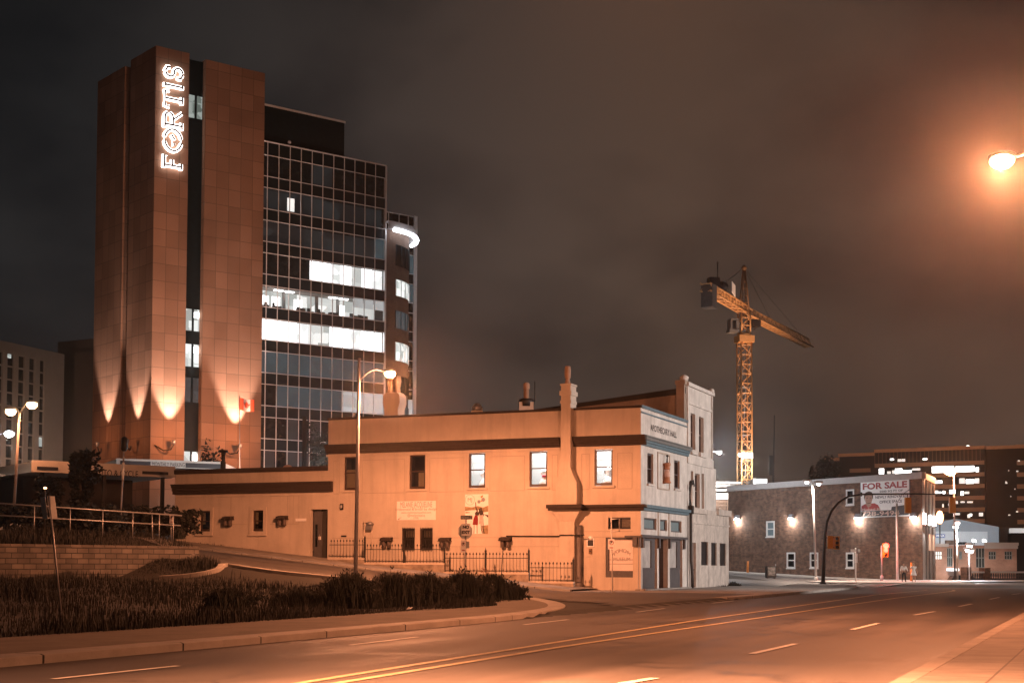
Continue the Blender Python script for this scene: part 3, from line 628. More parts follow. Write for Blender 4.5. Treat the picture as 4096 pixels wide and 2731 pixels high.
for r_, c_, wh in lamps:
    x0, x1, z0, z1 = HALL.ry(*crect(c_, *r_)); p_ = HALL.w((x0 + x1) / 2, 0, z1)
    if proto is None:
        proto = thing('wall_lamp', 'x', 'wall lamp', p_, HALL.a, 'unlit hooded wall lamps along the render')
        k = MB(); k.extr([(-.34, -.02, 0), (-.36, -.3, -.06), (-.34, -.42, -.2), (-.34, -.02, -.2)], (.68, 0, 0)); k.box(-.36, .36, -.43, -.015, -.235, -.2); k.build('hood', trimbrown, proto)
        for s in (-.17, .17): k = MB(); k.lathe((s, -.2, -.62), [(.11, 0), (.13, .03), (.13, .36), (.1, .385)], 12); k.build('lamp_can', mat('brown_lamp_can', (.10, .075, .065), .6), proto)
        e = proto
    else: e = copy_tree(proto)
    e.location = p_; e['label'] = 'unlit brown hooded double lamp on the render ' + wh
k = MB(); k.tube([HALL.w(*[v for v in (HALL.fy(2027, 2143)[0], -.06, HALL.fy(2027, 2143)[1])]), HALL.w(HALL.fy(2240, 2140)[0], -.06, HALL.fy(2027, 2143)[1] - .02)], .035, 6)
k.tube([HALL.w(la, -.44, HALL.fy(2240, 2140)[1]), HALL.w(lb + .6, -.44, HALL.fy(2240, 2140)[1])], .035, 6)
tag(k.build('wall_conduit', iron), 'thin dark horizontal conduit running across the render to the chimney breast', 'conduit')
# flat advertising banner and poster
t, a, b = plate('banner', 'white shop banner with thin capitals and a small arrow', 'banner', (458, 522, 1116, 845), D7, None)
k = MB(); k.box(-a, a, -.03, 0, -b, b); k.build('sheet', signwhite, t)
k = MB(); f = lambda dy: (lambda x, y: (x, -.034, y + dy * b))
put_text(k, 'MELANIE JACQUELINE', .46, f(.6), a * 1.78 / 4.9 * 1.0)
put_text(k, 'bridesmaid & bridal by design', .2, f(.14), 1.15); put_text(k, 'www.melaniejacqueline.com', .17, f(-.2), 1.0); put_text(k, '@melaniejacq', .2, f(-.5), 1.0); put_text(k, '(709)', .16, f(-.78), 1.0)
vs = k.v; wtxt = max(v[0] for v in vs[:]); 
k.tube([(-a * .76, -.034, -b * .7), (-a * .92, -.034, -b * .88)], .012, 4); k.add([(-a * .95, -.035, -b * .93), (-a * .9, -.035, -b * .8), (-a * .84, -.035, -b * .93)], [(0, 1, 2)])
k.build('lettering', mat('faded_print', (.36, .27, .25), .7, .1, 5), t)
t, a, b = plate('poster', 'tall photo poster of two people in skirts on the render', 'poster', (1614, 406, 2008, 1076), D7, None)
k = MB(); k.box(-a, a, -.03, 0, -b, b); k.build('sheet', signwhite, t)
def U(x, y): return (-a + 2 * a * x, 0, b - 2 * b * y)
def blob(m, pts, y, name=None):
    m.add([(U(*p)[0], y, U(*p)[2]) for p in pts], [tuple(range(len(pts)))]); return m
tan = mat('poster_tan', (.42, .30, .17), .7, .5, 6); dk = mat('poster_dark', (.06, .04, .03), .7, .4, 8); wine = mat('poster_red', (.26, .02, .02), .7, .3, 8)
k = MB(); blob(k, [(0, .31), (.3, .33), (.55, .30), (.78, .34), (1, .29), (1, .44), (.7, .47), (.62, .40), (.3, .40), (0, .42)], -.031); blob(k, [(.72, .80), (1, .78), (1, 1), (.78, 1)], -.031); blob(k, [(.02, .44), (.22, .455), (.2, .47), (.02, .48)], -.031); k.build('landscape_print', tan, t)
k = MB()
blob(k, [(.44, .20), (.47, .20), (.49, .34), (.55, .40), (.56, .46), (.6, .42), (.6, .36), (.66, .36), (.66, .42), (.62, .5), (.56, .54), (.44, .53), (.43, .47), (.5, .43), (.45, .34)], -.0315)      # left figure: raised arm, head, top
blob(k, [(.38, .76), (.41, .76), (.41, .87), (.4, .99), (.37, .99), (.385, .88)], -.0315); blob(k, [(.5, .76), (.53, .76), (.54, .87), (.54, .99), (.51, .99), (.515, .88)], -.0315)
blob(k, [(.66, .34), (.72, .34), (.73, .40), (.78, .43), (.82, .55), (.79, .56), (.77, .5), (.77, .53), (.63, .53), (.63, .47), (.6, .56), (.58, .55), (.61, .44), (.67, .41)], -.0315)
blob(k, [(.68, .74), (.71, .74), (.72, .86), (.77, .99), (.74, .99), (.69, .88)], -.0315); blob(k, [(.76, .74), (.8, .74), (.8, .86), (.85, .99), (.81, .99), (.77, .88)], -.0315)
blob(k, [(.8, .5), (.9, .52), (1, .53), (1, .6), (.93, .56)], -.0312); k.build('figure_print', dk, t)
k = MB(); blob(k, [(.43, .53), (.55, .54), (.57, .64), (.56, .78), (.33, .77), (.36, .64)], -.032); k.build('red_skirt_print', wine, t)
k = MB(); blob(k, [(.63, .53), (.77, .53), (.8, .64), (.82, .75), (.6, .75), (.62, .64)], -.032); k.build('pale_skirt_print', mat('poster_pale', (.6, .52, .5), .7, .3, 9), t)
k = MB()
for i in range(20):
    q0, q1 = [math.tau * (i + j) / 20 for j in (0, 1)]; k.quad(*[(U(.21, .14)[0] + r_ * math.cos(q), -.0315, U(.21, .14)[2] + r_ * math.sin(q)) for r_, q in ((.3, q0), (.3, q1), (.285, q1), (.285, q0))])
put_text(k, 'MJ', .3, lambda x, y: (U(.21, .14)[0] + x, -.0315, U(.21, .14)[2] + y)); k.build('roundel_print', greyink, t)
k = MB()
for (cx, cy, r_) in ((.78, .14, .12), (.6, .19, .1)): k.add([(U(cx, cy)[0] + r_ * math.cos(q * math.tau / 12), -.0316, U(cx, cy)[2] + r_ * math.sin(q * math.tau / 12)) for q in range(12)], [tuple(range(12))])
k.build('grey_bubble_print', mat('poster_grey', (.3, .3, .34)), t)
k = MB(); blob(k, [(.66, .06), (.78, .02), (.76, .07), (.7, .1)], -.0316); blob(k, [(.66, .17), (.72, .15), (.74, .18), (.68, .19)], -.0316); k.build('leaf_print', mat('poster_orange', (.6, .2, .06)), t)

# ------------------------------------------------------------------ shop front (faces the main road)
front = MB()
FL = HALL.fx(2741, 1900)[0]
ww = [HALL.rx(*crect(E4, 343, 1046, 417, 1425)), HALL.rx(*crect(E4, 680, 1133, 748, 1486))]
pan = HALL.rx(*crect(E4, 467, 1040, 620, 1500))
tr = [HALL.rx(*crect(E3, 290, 578, 440, 716)), HALL.rx(*crect(E3, 484, 596, 568, 730)), HALL.rx(*crect(E3, 614, 610, 742, 748))]
q0 = HALL.fx(*E3(262, 1100))[0]; zsf = HALL.fx(*E3(420, 820))[1]
bays = [(HALL.fx(*E3(272, 1100))[0], HALL.fx(*E3(448, 1100))[0]), (HALL.fx(*E3(470, 1100))[0], HALL.fx(*E3(578, 1100))[0]), (HALL.fx(*E3(602, 1100))[0], HALL.fx(*E3(752, 1100))[0])]
holes = [*ww, *tr] + [(b_[0], b_[1], .2, zsf) for b_ in bays]
front.wall(0, FD, -1, HT, holes, -.28, y=.0, axis='x', sign=1)
front.build('front_wall', plaster2, hall)
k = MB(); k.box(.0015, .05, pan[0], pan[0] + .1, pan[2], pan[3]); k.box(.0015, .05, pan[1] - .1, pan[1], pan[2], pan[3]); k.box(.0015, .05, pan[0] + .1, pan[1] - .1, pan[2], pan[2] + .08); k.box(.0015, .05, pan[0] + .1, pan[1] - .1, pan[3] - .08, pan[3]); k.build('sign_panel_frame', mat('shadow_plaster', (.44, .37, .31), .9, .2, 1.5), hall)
zf0, zf1 = zb0, zb1
k = MB()
for i, (a, b, d) in enumerate(((0, .3, .12), (.3, .55, .2))): k.box(0.002, d, -.002 if i == 0 else -.003, FD + .1, zf0 + (zf1 - zf0) * a + (.002 if i else 0), zf0 + (zf1 - zf0) * b)
k.build('front_cornice', trimblue, hall)
k = MB()
for i, (a, b, d) in enumerate(((.551, .85, .28), (.852, 1, .34))): k.box(0.002, d, .0, FD + .12, zf0 + (zf1 - zf0) * a, zf0 + (zf1 - zf0) * b)
k.build('front_cornice_top', mat('grey_trim', (.16, .17, .17), .6), hall)
k = MB(); k.box(-.34, .09, -.0, FD, HT + .004, HT + .16); k.box(.0, .05, 0, FD, HT - .28, HT - .2); k.build('front_coping', trimblue, hall)
k = MB(); k.box(0.0, .26, .305, FD + .05, zl0 + .14, zl1 + .004); k.box(0.0, .14, .01, FD, zl0 + .0, zl0 + .138); k.build('front_ledge', trimblue, hall)
k = MB(); cy = HALL.fx(*E4(550, 770))[0]; cz = HALL.fx(*E4(550, 770))[1]; sp = HALL.fx(*E4(716, 820))[0] - HALL.fx(*E4(388, 720))[0]
n0 = len(k.v); put_text(k, 'APOTHECARY HALL', 1.0, lambda x, y: (.012, cy + x, cz + y), 1.0, bold=.015)
xs_ = [v[1] - cy for v in k.v]; sc = sp / (max(xs_) - min(xs_)); hz = (HALL.fx(*E4(400, 675))[1] - HALL.fx(*E4(400, 757))[1])
zs_ = [v[2] - cz for v in k.v]; sz = hz / (max(zs_) - min(zs_))
k.v = [(.012, cy + (v[1] - cy) * sc, cz + (v[2] - cz) * sz) for v in k.v]; k.build('front_lettering', inkm, hall)
# mortar-like trade sign in the panel
ty, tz = HALL.fx(*E4(548, 1290)); th = (HALL.fx(*E4(548, 1165))[1] - HALL.fx(*E4(548, 1420))[1])
t = thing('trade_sign', 'orange and white turned mortar trade sign in the wall panel under the lettering', 'sign', HALL.w(.2, ty, tz - th / 2), HALL.a)
copper = mat('copper_orange', (.46, .19, .09), .5, .3, 4)
k = MB(); k.lathe((0, 0, 0), [(.24, 0), (.24, .06 * th), (.19, .1 * th), (.16, .26 * th), (.19, .3 * th)], 14); k.build('foot', copper, t)
k = MB(); k.lathe((0, 0, .3 * th), [(.15, 0), (.18, .06 * th), (.17, .2 * th), (.13, .36 * th)], 14); k.build('bowl', mat('pale_pink_paint', (.7, .45, .36)), t)
k = MB(); k.lathe((0, 0, .66 * th), [(.13, 0), (.2, .05 * th), (.14, .14 * th), (.21, .2 * th), (.22, .31 * th), (.12, .34 * th)], 14); k.build('rim', copper, t)
k = MB(); k.tube([(0, 0, th), (.0, .05, th + .35)], [.05, .03], 8); k.ball((0, .06, th + .4), .08); k.build('pestle', iron, t)
for h in ww:
    f = MB(); f.box(-.2, -.1, h[0], h[0] + .09, h[2], h[3]); f.box(-.2, -.1, h[1] - .09, h[1], h[2], h[3]); f.box(-.2, -.1, h[0] + .09, h[1] - .09, h[3] - .09, h[3]); f.box(-.2, -.1, h[0] + .09, h[1] - .09, h[2], h[2] + .1); zm = (h[2] + h[3]) / 2; f.box(-.19, -.11, h[0] + .09, h[1] - .09, zm - .03, zm + .03)
    o = f.build('front_window', timber, hall); p = MB(); p.box(-.168, -.16, h[0] + .09, h[1] - .09, h[2] + .1, h[3] - .09); p.build('pane', darkglass, o)
    s = MB(); s.box(.002, .1, h[0] - .1, h[1] + .1, h[2] - .12, h[2] - .01); s.build('front_sill', plaster2, hall)
for h in tr:
    f = MB(); e = .08; f.box(-.2, -.1, h[0], h[0] + e, h[2], h[3]); f.box(-.2, -.1, h[1] - e, h[1], h[2], h[3]); f.box(-.2, -.1, h[0] + e, h[1] - e, h[3] - e, h[3]); f.box(-.2, -.1, h[0] + e, h[1] - e, h[2], h[2] + e)
    o = f.build('transom_light', timber, hall); p = MB(); p.box(-.168, -.16, h[0] + e, h[1] - e, h[2] + e, h[3] - e); p.build('pane', blindm, o)
for i, (a_, b_) in enumerate(bays):
    zt = zsf
    if i == 1:                                                    # recessed doorway
        f = MB(); f.box(-.9, -.84, a_ - .1, b_ + .1, .2, zt); o = f.build('shop_door', timber, hall)
        p = MB(); p.box(-.838, -.83, a_ + .1, a_ + .75, 1.15, zt - .5); p.build('door_glass', mat('painted_reflection_glass', (.62, .60, .58), .3, .2, 2), o)  # pale base colour stands in for a bright reflection in the door glass
        p = MB(); p.tube([(-.78, b_ - .5, 1.2), (-.78, b_ - .5, 1.6)], .03, 6); p.build('handle', galv, o)
        k = MB(); k.box(-.9, -.28, a_ - .12, a_ - .02, .2, zt); k.box(-.9, -.28, b_ + .02, b_ + .12, .2, zt); k.build('porch_side', timber, hall)
    else:
        f = MB(); f.box(-.24, -.14, a_, b_, .2, 1.25); f.box(-.21, -.12, a_ + .2, b_ - .2, .4, 1.05); f.box(-.24, -.1, a_, b_, 1.25, 1.36); f.box(-.24, -.12, a_, a_ + .14, 1.36, zt); f.box(-.24, -.12, b_ - .7, b_, 1.36, zt); f.box(-.24, -.12, a_ + .14, b_ - .7, zt - .14, zt)
        o = f.build('shop_front_window', timber, hall)
        p = MB(); p.box(-.2, -.192, a_ + .14, b_ - .7, 1.36, zt - .14); p.build('pane', mat('papered_glass', (.55, .53, .51), .25, .35, 1.3, spec=.6), o)
        m_ = MB(); yy = (a_ + b_ - .56) / 2
        for q in range(14):
            A0, A1 = math.pi * q / 14, math.pi * (q + 1) / 14; m_.quad(*[(-.188, yy + r_ * math.cos(A), 2.85 + r_ * math.sin(A)) for r_, A in ((.55, A0), (.55, A1), (.4, A1), (.4, A0))])
        put_text(m_, 'RX', .42, lambda x, y, yy=yy: (-.188, yy + x, 2.7 + y)); m_.build('window_lettering', greyink, o)
k = MB(); k.box(.002, .1, -.05, FD - .1, zsf + .02, zsf + .16)
for y_ in (q0 - .12, bays[0][1] + .02, bays[1][1] + .04, bays[2][1] + .05): k.box(.002, .13, y_, y_ + .26, zsf - .55, zsf + .018)
k.build('fascia_bracket', timber, hall)
k = MB()
for y_ in (bays[0][1] + .14, bays[1][1] + .14): k.box(.003, .05, y_ - .05, y_ + .05, zsf + .17, zl0 - .01)
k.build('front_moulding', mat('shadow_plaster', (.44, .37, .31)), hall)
k = MB(); k.box(-.28, .3, -.1, FD, -.3, .2); k.build('front_step', concrete, hall)

# things on the roof
t = thing('roof_flue', 'squat round roof flue with black collar and thin pipe', 'flue', HALL.w(HALL.fy(2105, 1640, 3.0)[0], 3.0, HT - .45))
zr = HALL.fy(2105, 1640, 3.0)[1] - t.location.z
k = MB(); k.box(-.42, .42, -.4, .4, 0, zr + .45); k.build('base', plaster, t); k = MB(); k.lathe((0, 0, zr + .2), [(.46, 0), (.48, .3), (.45, .42), (.3, .48)], 16); k.build('collar', blackm, t); k = MB(); k.lathe((0, 0, zr + .68), [(.16, 0), (.16, .55), (.2, .56), (.2, .85), (.12, .95)], 12); k.build('pipe', mat('terracotta', (.4, .26, .18)), t); k = MB(); k.tube([(.5, 0, zr + .5), (.5, 0, zr + 1.7)], .03, 6); k.build('aerial', iron, t)
t = thing('roof_ventilator', 'small capped metal ventilator on the hall roof', 'ventilator', HALL.w(HALL.fy(1908, 1650, 3.0)[0], 3.0, HT - .45))
zr = HALL.fy(1908, 1650, 3.0)[1] - t.location.z
k = MB(); k.box(-.35, .35, -.3, .3, 0, zr + .1); k.build('base', plaster, t); k = MB(); k.lathe((0, 0, zr + .1), [(.3, 0), (.34, .2), (.2, .4), (.05, .48)], 12); k.build('cap', galv, t)
t = thing('chrome_flue', 'tall shiny capped flue pipe standing on the low wing roof', 'flue', HALL.w(HALL.fy(892, 1880, 2.0)[0], 2.0, LT - .3))
za = HALL.fy(892, 1800, 2.0)[1] - t.location.z
k = MB(); k.lathe((0, 0, 0), [(.17, 0), (.17, za * .35), (.2, za * .37), (.17, za * .39), (.17, za * .6), (.12, za * .62), (.12, za * .85)], 14); k.build('pipe', mat('polished_steel', (.6, .5, .42), .2, .1, 2, metal=1), t); k = MB(); k.lathe((0, 0, za * .85), [(.14, 0), (.14, za * .06), (.3, za * .09), (.32, za * .15)], 12); k.build('cap', blackm, t)
t = thing('roof_dome', 'little orange half dome vent on the low wing roof', 'vent', HALL.w(HALL.fy(1150, 1880, 1.5)[0], 1.5, LT - .25))
k = MB(); k.box(-.4, .4, -.4, .4, 0, .15); k.build('base', roofm, t); k = MB(); k.ball((0, 0, .3), .42, .42, .5); k.build('dome', mat('terracotta', (.4, .26, .18)), t)
# dress forms behind the lit upper windows
for i, (h, lab, sash_c) in enumerate(((up_w[2], 'white ruffled dress on a form behind the lit window above the poster', None), (up_w[3], 'white dress with red sash on a form in a lit window', redm), (up_w[4], 'plain white gown on a form in the lit window by the corner', None))):
    t = thing('dress_form', lab, 'dress form', HALL.w(h[1] - .38 - .06 * i, .85, zs0 - .7), HALL.a)
    dm = mat('white_satin', (.9, .88, .88), .6, .05, 3)
    k = MB(); k.lathe((0, 0, .72), [(.40, 0), (.36, .25), (.2, .5), (.16, .62), (.21, .85), (.2, .95), (.07, 1.05)], 14); k.build('gown', dm, t)
    k = MB(); k.lathe((0, 0, 1.77), [(.07, 0), (.06, .1), (.02, .12)], 10); k.build('neck', dm, t)
    for s in (-1, 1): k = MB(); k.ball((s * .2, 0, 1.55), .1, .1, .16); k.build('sleeve', dm, t)
    k = MB(); k.tube([(0, 0, 0.0), (0, 0, .75)], .03, 6); k.lathe((0, 0, 0), [(.25, 0), (.25, .03)], 10); k.build('stand', iron, t)
    if sash_c: k = MB(); k.lathe((0.02, -.05, 1.28), [(.2, 0), (.21, .1)], 12); k.build('sash', mat('red_satin', (.5, .02, .06)), t)
# ------------------------------------------------------------------ three storey white house joined to the hall
th_ = fthing('white_townhouse', 'tall weathered white three storey house with stepped end beside the lettered hall', 'building', HALL)
Y0 = FD + .0; Y1 = HALL.fx(2851, 1700)[0]; Y2 = HALL.fx(2865, 1960)[0]; Y3 = HALL.fx(2913, 2200)[0]
ZT = HALL.fx(2741, 1538)[1]; ZM = HALL.fx(2858, 1874)[1]; ZG = HALL.fx(2890, 2047)[1]
tw = [HALL.rx(*crect(E4, 890, 545, 948, 1000)), HALL.rx(*crect(E4, 995, 590, 1053, 1035))]
mw = [HALL.rx(*crect(E3, 858, 10, 886, 450)), HALL.rx(*crect(E3, 908, 42, 966, 455)), HALL.rx(*crect(E3, 988, 42, 1018, 462))]
gw = [HALL.rx(*crect(E3, 972, 862, 1055, 1145)), HALL.rx(*crect(E3, 1093, 872, 1160, 1147)), HALL.rx(*crect(E3, 1197, 880, 1273, 1150))]
gd = HALL.rx(*crect(E3, 846, 872, 908, 1400))
b = MB(); xf = -.02
zg2 = max(w_[2] for w_ in tw) - .8
b.wall(Y0 + .002, Y1, ZM, ZT, [(h[0], h[1], max(h[2], ZM + .2), h[3]) for h in tw], -.3, y=xf, axis='x')
b.wall(Y0 + .002, Y2, ZG, ZM, mw, -.3, y=xf, axis='x'); b.quad((xf, Y1, ZM), (xf, Y2, ZM), (-8, Y2, ZM), (-8, Y1, ZM))
b.quad((xf, Y1, ZM), (xf, Y1, ZT), (-14, Y1, ZT - 1.2), (-14, Y1, ZM)); b.quad((xf, Y2, 0), (xf, Y2, ZM), (-14, Y2, ZM), (-14, Y2, 0))
b.build('white_wall', plaster2, th_)
gb = MB(); gb.wall(Y0 + .002, Y3, -.4, ZG, [*gw, (gd[0], gd[1], .15, gd[3])], -.25, y=xf + .06, axis='x'); gb.quad((xf + .06, Y3, -.4), (xf + .06, Y3, ZG), (-8, Y3, ZG), (-8, Y3, -.4)); gb.quad((xf + .06, Y0, ZG), (xf + .06, Y3, ZG), (-8, Y3, ZG), (-8, Y0, ZG)); gb.build('ground_floor_wall', stain_plaster, th_)
k = MB(); k.box(xf + .061, xf + .22, Y2 - .1, Y3 + .12, ZG - .25, ZG + .12); k.box(xf + .062, xf + .12, Y0 + .5, Y3 + .05, ZG - .95, ZG - .85); k.build('parapet_cap', stain_plaster, th_)
sl = HALL.fy(2042, 1655, FD)
s = MB(); s.add([(-.04, FD + .003, HT - 1.5), (-.04, FD + .003, ZT - .15), (sl[0], FD + .003, sl[1]), (sl[0] - 4, FD + .003, sl[1] - .7), (sl[0] - 4, FD + .003, HT - 1.5)], [(0, 1, 2, 3, 4)])
s.build('side_wall', mat('brown_render', (.36, .29, .24), .9, .35, .8), th_)
s = MB(); s.extr([(-.04, FD - .1, ZT - .5), (-.04, FD - .1, ZT - .12), (sl[0], FD - .1, sl[1] + .05), (sl[0] - 4, FD - .1, sl[1] - .65), (sl[0] - 4, FD - .1, sl[1] - .8), (sl[0], FD - .1, sl[1] - .12)], (0, .1, 0)); s.quad((-.04, FD, ZT - .14), (sl[0] - 4, FD, sl[1] - .67), (sl[0] - 4, Y1, sl[1] - .67), (-.04, Y1, ZT - .14)); s.build('roof', roofm, th_)
c = MB(); cxa = HALL.fy(2709, 1560, FD - .1)[0]; ztc = HALL.fy(2722, 1524, FD)[1]; c.box(cxa, -.06, FD - .35, FD + .9, HT + .2, ztc); c.box(cxa - .06, -.0, FD - .4, FD + .95, ztc - .25, ztc + .02); c.build('chimney', mat('brown_render', (.36, .29, .24)), th_)
k = MB(); k.lathe((cxa + .4, FD - .0, ztc + .02), [(.25, 0), (.3, .2), (.1, .35)], 10); k.build('chimney_pot', plaster2, th_)
k = MB(); k.box(xf + .002, .14, Y0 - .02, Y1 + .06, ZT - .02, ZT + .2); zq1 = HALL.fx(*E4(960, 445))[1]; zq2 = HALL.fx(*E4(960, 1130))[1]; k.box(xf + .002, .06, Y0 + .32, Y1 - .36, zq1 - .08, zq1 + .08); k.box(xf + .003, .05, Y0 + .1, Y1, zq2 - .3, zq2 + .25); k.box(xf + .002, .07, Y1 - .35, Y1 - .2, ZM + .6, ZT - .02); k.box(xf + .002, .06, Y0 + .05, Y0 + .3, ZM, ZT - .03); k.build('cornice', plaster2, th_); k = MB(); k.ball((.05, Y1 - .5, ZT + .25), .2); k.build('ball_finial', plaster2, th_)
def xwin(h, m, parent, x, glass=darkglass, e=.08, bar=True):
    f = MB(); f.box(x - .12, x - .04, h[0], h[0] + e, h[2], h[3]); f.box(x - .12, x - .04, h[1] - e, h[1], h[2], h[3]); f.box(x - .12, x - .04, h[0] + e, h[1] - e, h[3] - e, h[3]); f.box(x - .12, x - .04, h[0] + e, h[1] - e, h[2], h[2] + e)
    if bar: zm = (h[2] + h[3]) / 2; f.box(x - .11, x - .05, h[0] + e, h[1] - e, zm - .03, zm + .03)
    o = f.build('window', m, parent); p = MB(); p.box(x - .095, x - .09, h[0] + e, h[1] - e, h[2] + e, h[3] - e); p.build('pane', glass, o); return o
brownboard = mat('brown_board', (.20, .15, .125), .7, .3, 3)
for h in tw: xwin((h[0], h[1], max(h[2], ZM + .2), h[3]), brownboard, th_, xf - .12); s = MB(); s.box(xf + .002, .14, h[0] - .15, h[1] + .15, max(h[2], ZM + .2) - .3, max(h[2], ZM + .2) - .02); s.build('sill', plaster2, th_)
xwin(mw[1], brownboard, th_, xf - .12)
for h in (mw[0], mw[2]): p = MB(); p.box(xf - .2, xf - .1, h[0], h[1], h[2], h[3]); p.build('boarded_opening', brownboard, th_)
s = MB(); s.box(xf + .002, .16, mw[0][0] - .1, mw[2][1] + .25, mw[1][2] - .35, mw[1][2] - .05); s.build('sill', stain_plaster, th_)
for h in gw: xwin(h, iron, th_, xf + .02, glass=blackm, bar=False, e=.05)
p = MB(); p.box(xf - .12, xf - .06, gd[0], gd[1], .15, gd[3]); o = p.build('side_door', brownboard, th_); p = MB(); p.tube([(xf - .05, gd[1] - .2, 1.2), (xf + .02, gd[1] - .2, 1.25)], .03, 6); p.build('handle', iron, o)
dy, dz = HALL.fx(*E3(822, 160)); t = thing('downpipe', 'dark crooked downpipe in the corner between hall and white house', 'downpipe', HALL.w(.15, dy, 0), HALL.a)
k = MB(); k.tube([(0, .05, dz), (0, -.12, dz - .3), (0, -.08, 5.2), (.02, .03, 4.7), (.02, 0, 1.8), (.05, .18, .9), (.05, .22, .1)], .085, 8); k.build('pipe', iron, t); k = MB(); k.box(-.1, .16, -.15, .2, 4.6, 5.1); k.build('hopper', iron, t)
dy2, dz2 = HALL.fx(*E3(837, 170)); t = thing('white_standpipe', 'short white rain pipe with black cowl on the white house wall', 'pipe', HALL.w(.12, dy2 + .1, 0), HALL.a)
k = MB(); k.tube([(0, 0, dz2 - 2.9), (0, 0, dz2)], .11, 8); k.build('pipe', plaster2, t); k = MB(); k.tube([(0, 0, dz2), (0, -.05, dz2 + .15), (0, .12, dz2 + .2), (0, .28, dz2 - .1)], .12, 8); k.build('cowl', iron, t)

# ------------------------------------------------------------------ brown brick building with the sale board
bR = on_z(3692, 2319, .1); bLd = ray(2913, 2283); bL = at_y(2913, 1953, 163.)
BRK = Frame((bL.x, bL.y, 0), math.atan2(bR.y - bL.y, bR.x - bL.x)); BW = (Vector((bR.x, bR.y)) - Vector((bL.x, bL.y))).length
F8 = crop(2850, 1750, 2.412); F9 = crop(3350, 1750, 2.413)
bb = fthing('brown_brick_building', 'two storey brown brick building with small white windows and a sale board', 'building', BRK)
BZ = BRK.fy(3692, 1912)[1]; BZl = BRK.fy(2913, 1962)[1]
bwn = [BRK.ry(*crect(F8, *r)) for r in ((1290, 498, 1368, 650), (520, 803, 600, 957), (718, 1105, 800, 1258), (942, 1105, 1022, 1258), (1290, 1105, 1368, 1258))]
w = MB(); w.wall(0, BW, -1.5, BZ, bwn, .16)
BF_ = []
w_late = w
k = MB(); k.box(-.12, BW + .1, -.14, .4, BZ - .02, BZ + .62); k.build('parapet_band', mat('pale_metal_band', (.42, .38, .36), .6, .15, 2), bb)
trimw = mat('white_window_trim', (.70, .68, .66), .5, .08, 4)
for h in bwn:
    f = MB(); e = .17; f.box(h[0], h[0] + e, -.05, .08, h[2], h[3]); f.box(h[1] - e, h[1], -.05, .08, h[2], h[3]); f.box(h[0] + e, h[1] - e, -.05, .08, h[3] - e, h[3]); f.box(h[0] + e, h[1] - e, -.05, .08, h[2], h[2] + e); zm = (h[2] + h[3]) / 2; f.box(h[0] + e, h[1] - e, -.04, .07, zm - .06, zm + .06)
    f.box(h[0] - .06, h[1] + .06, -.1, -.051, h[2] - .08, h[2] + .03)
    o = f.build('window', trimw, bb); p = MB(); p.box(h[0] + e, h[1] - e, .05, .06, h[2] + e, h[3] - e); p.build('pane', darkglass if h is not bwn[1] else blindm, o)
# the end facing the main road
fd2 = HALL.M.to_3x3() @ Vector((0, 1, 0)); eR = BRK.I.to_3x3() @ fd2
def epl(px, py):                                      # hit the end wall plane
    o = Vector((0, 0, EYE)); d = ray(px, py); n = Vector((-fd2.y, fd2.x, 0)); q = Vector((bR.x, bR.y, 0)); tt = (q - o).dot(n) / d.dot(n); p = o + d * tt; return (p - q).dot(fd2), p.z
EW = epl(3741, 2200)[0]
END = Frame((bR.x, bR.y, 0), math.atan2(fd2.y, fd2.x)); rel = lambda x, y, z: BRK.l(END.w(x, y, z))
def epoly(m, x0, x1, y0, y1, z0, z1): 
    v = [rel(x, y, z) for z in (z0, z1) for y in (y0, y1) for x in (x0, x1)]; return m.add(v, [(0, 2, 3, 1), (4, 5, 7, 6), (0, 1, 5, 4), (2, 6, 7, 3), (0, 4, 6, 2), (1, 3, 7, 5)])
pale_r = mat('pale_grey_render', (.40, .38, .38), .8, .12, 1)
rc = rel(EW - .05, 5.5, 0); rb_ = rel(EW - .05, .1, 0)
for (p_, q_) in (((0, 0), (0, 5)), ((0, 5), (rc.x, rc.y)), ((rc.x, rc.y), (rb_.x, rb_.y))): w_late.quad((*p_, -1.5), (*q_, -1.5), (*q_, BZ - .05), (*p_, BZ - .05))
w_late.add([(0, 0, BZ - .1), (BW, 0, BZ - .1), (rb_.x, rb_.y, BZ - .1), (rc.x, rc.y, BZ - .1), (0, 5, BZ - .1)], [(0, 1, 2, 3, 4)])
w_late.build('brick_wall', brickred, bb)
k = MB(); epoly(k, .25, EW, .05, .32, -1.5, BZ - .05); k.build('end_wall', pale_r, bb)
k = MB(); epoly(k, .2, EW + .1, -.08, .36, BZ + .0, BZ + .62); k.build('end_parapet', mat('pale_metal_band', (.42, .38, .36)), bb)
for i in range(4):
    xs_ = .9 + i * (EW - 1.8) / 3; k = MB(); epoly(k, xs_ - .35, xs_ + .35, -.12, .048, .1, BZ - .1) if i % 2 == 0 else epoly(k, xs_ - .2, xs_ + .2, -.1, .048, .1, BZ - .1); k.build('pilaster', trimw, bb)
for i in range(3):
    for z in ((3.9, 8.2), (.4, 3.0)):
        xs_ = 2.0 + i * 2.6; k = MB(); epoly(k, xs_ - .55, xs_ + .55, .0, .049, z[0] + 1.2, z[1]); k.build('end_window', darkglass, bb)
k = MB(); epoly(k, EW * .45, EW * .85, -.1, -.0, 3.0, 4.6); k.build('lit_poster', emit('warm_poster', (1, .62, .42), .55), bb)

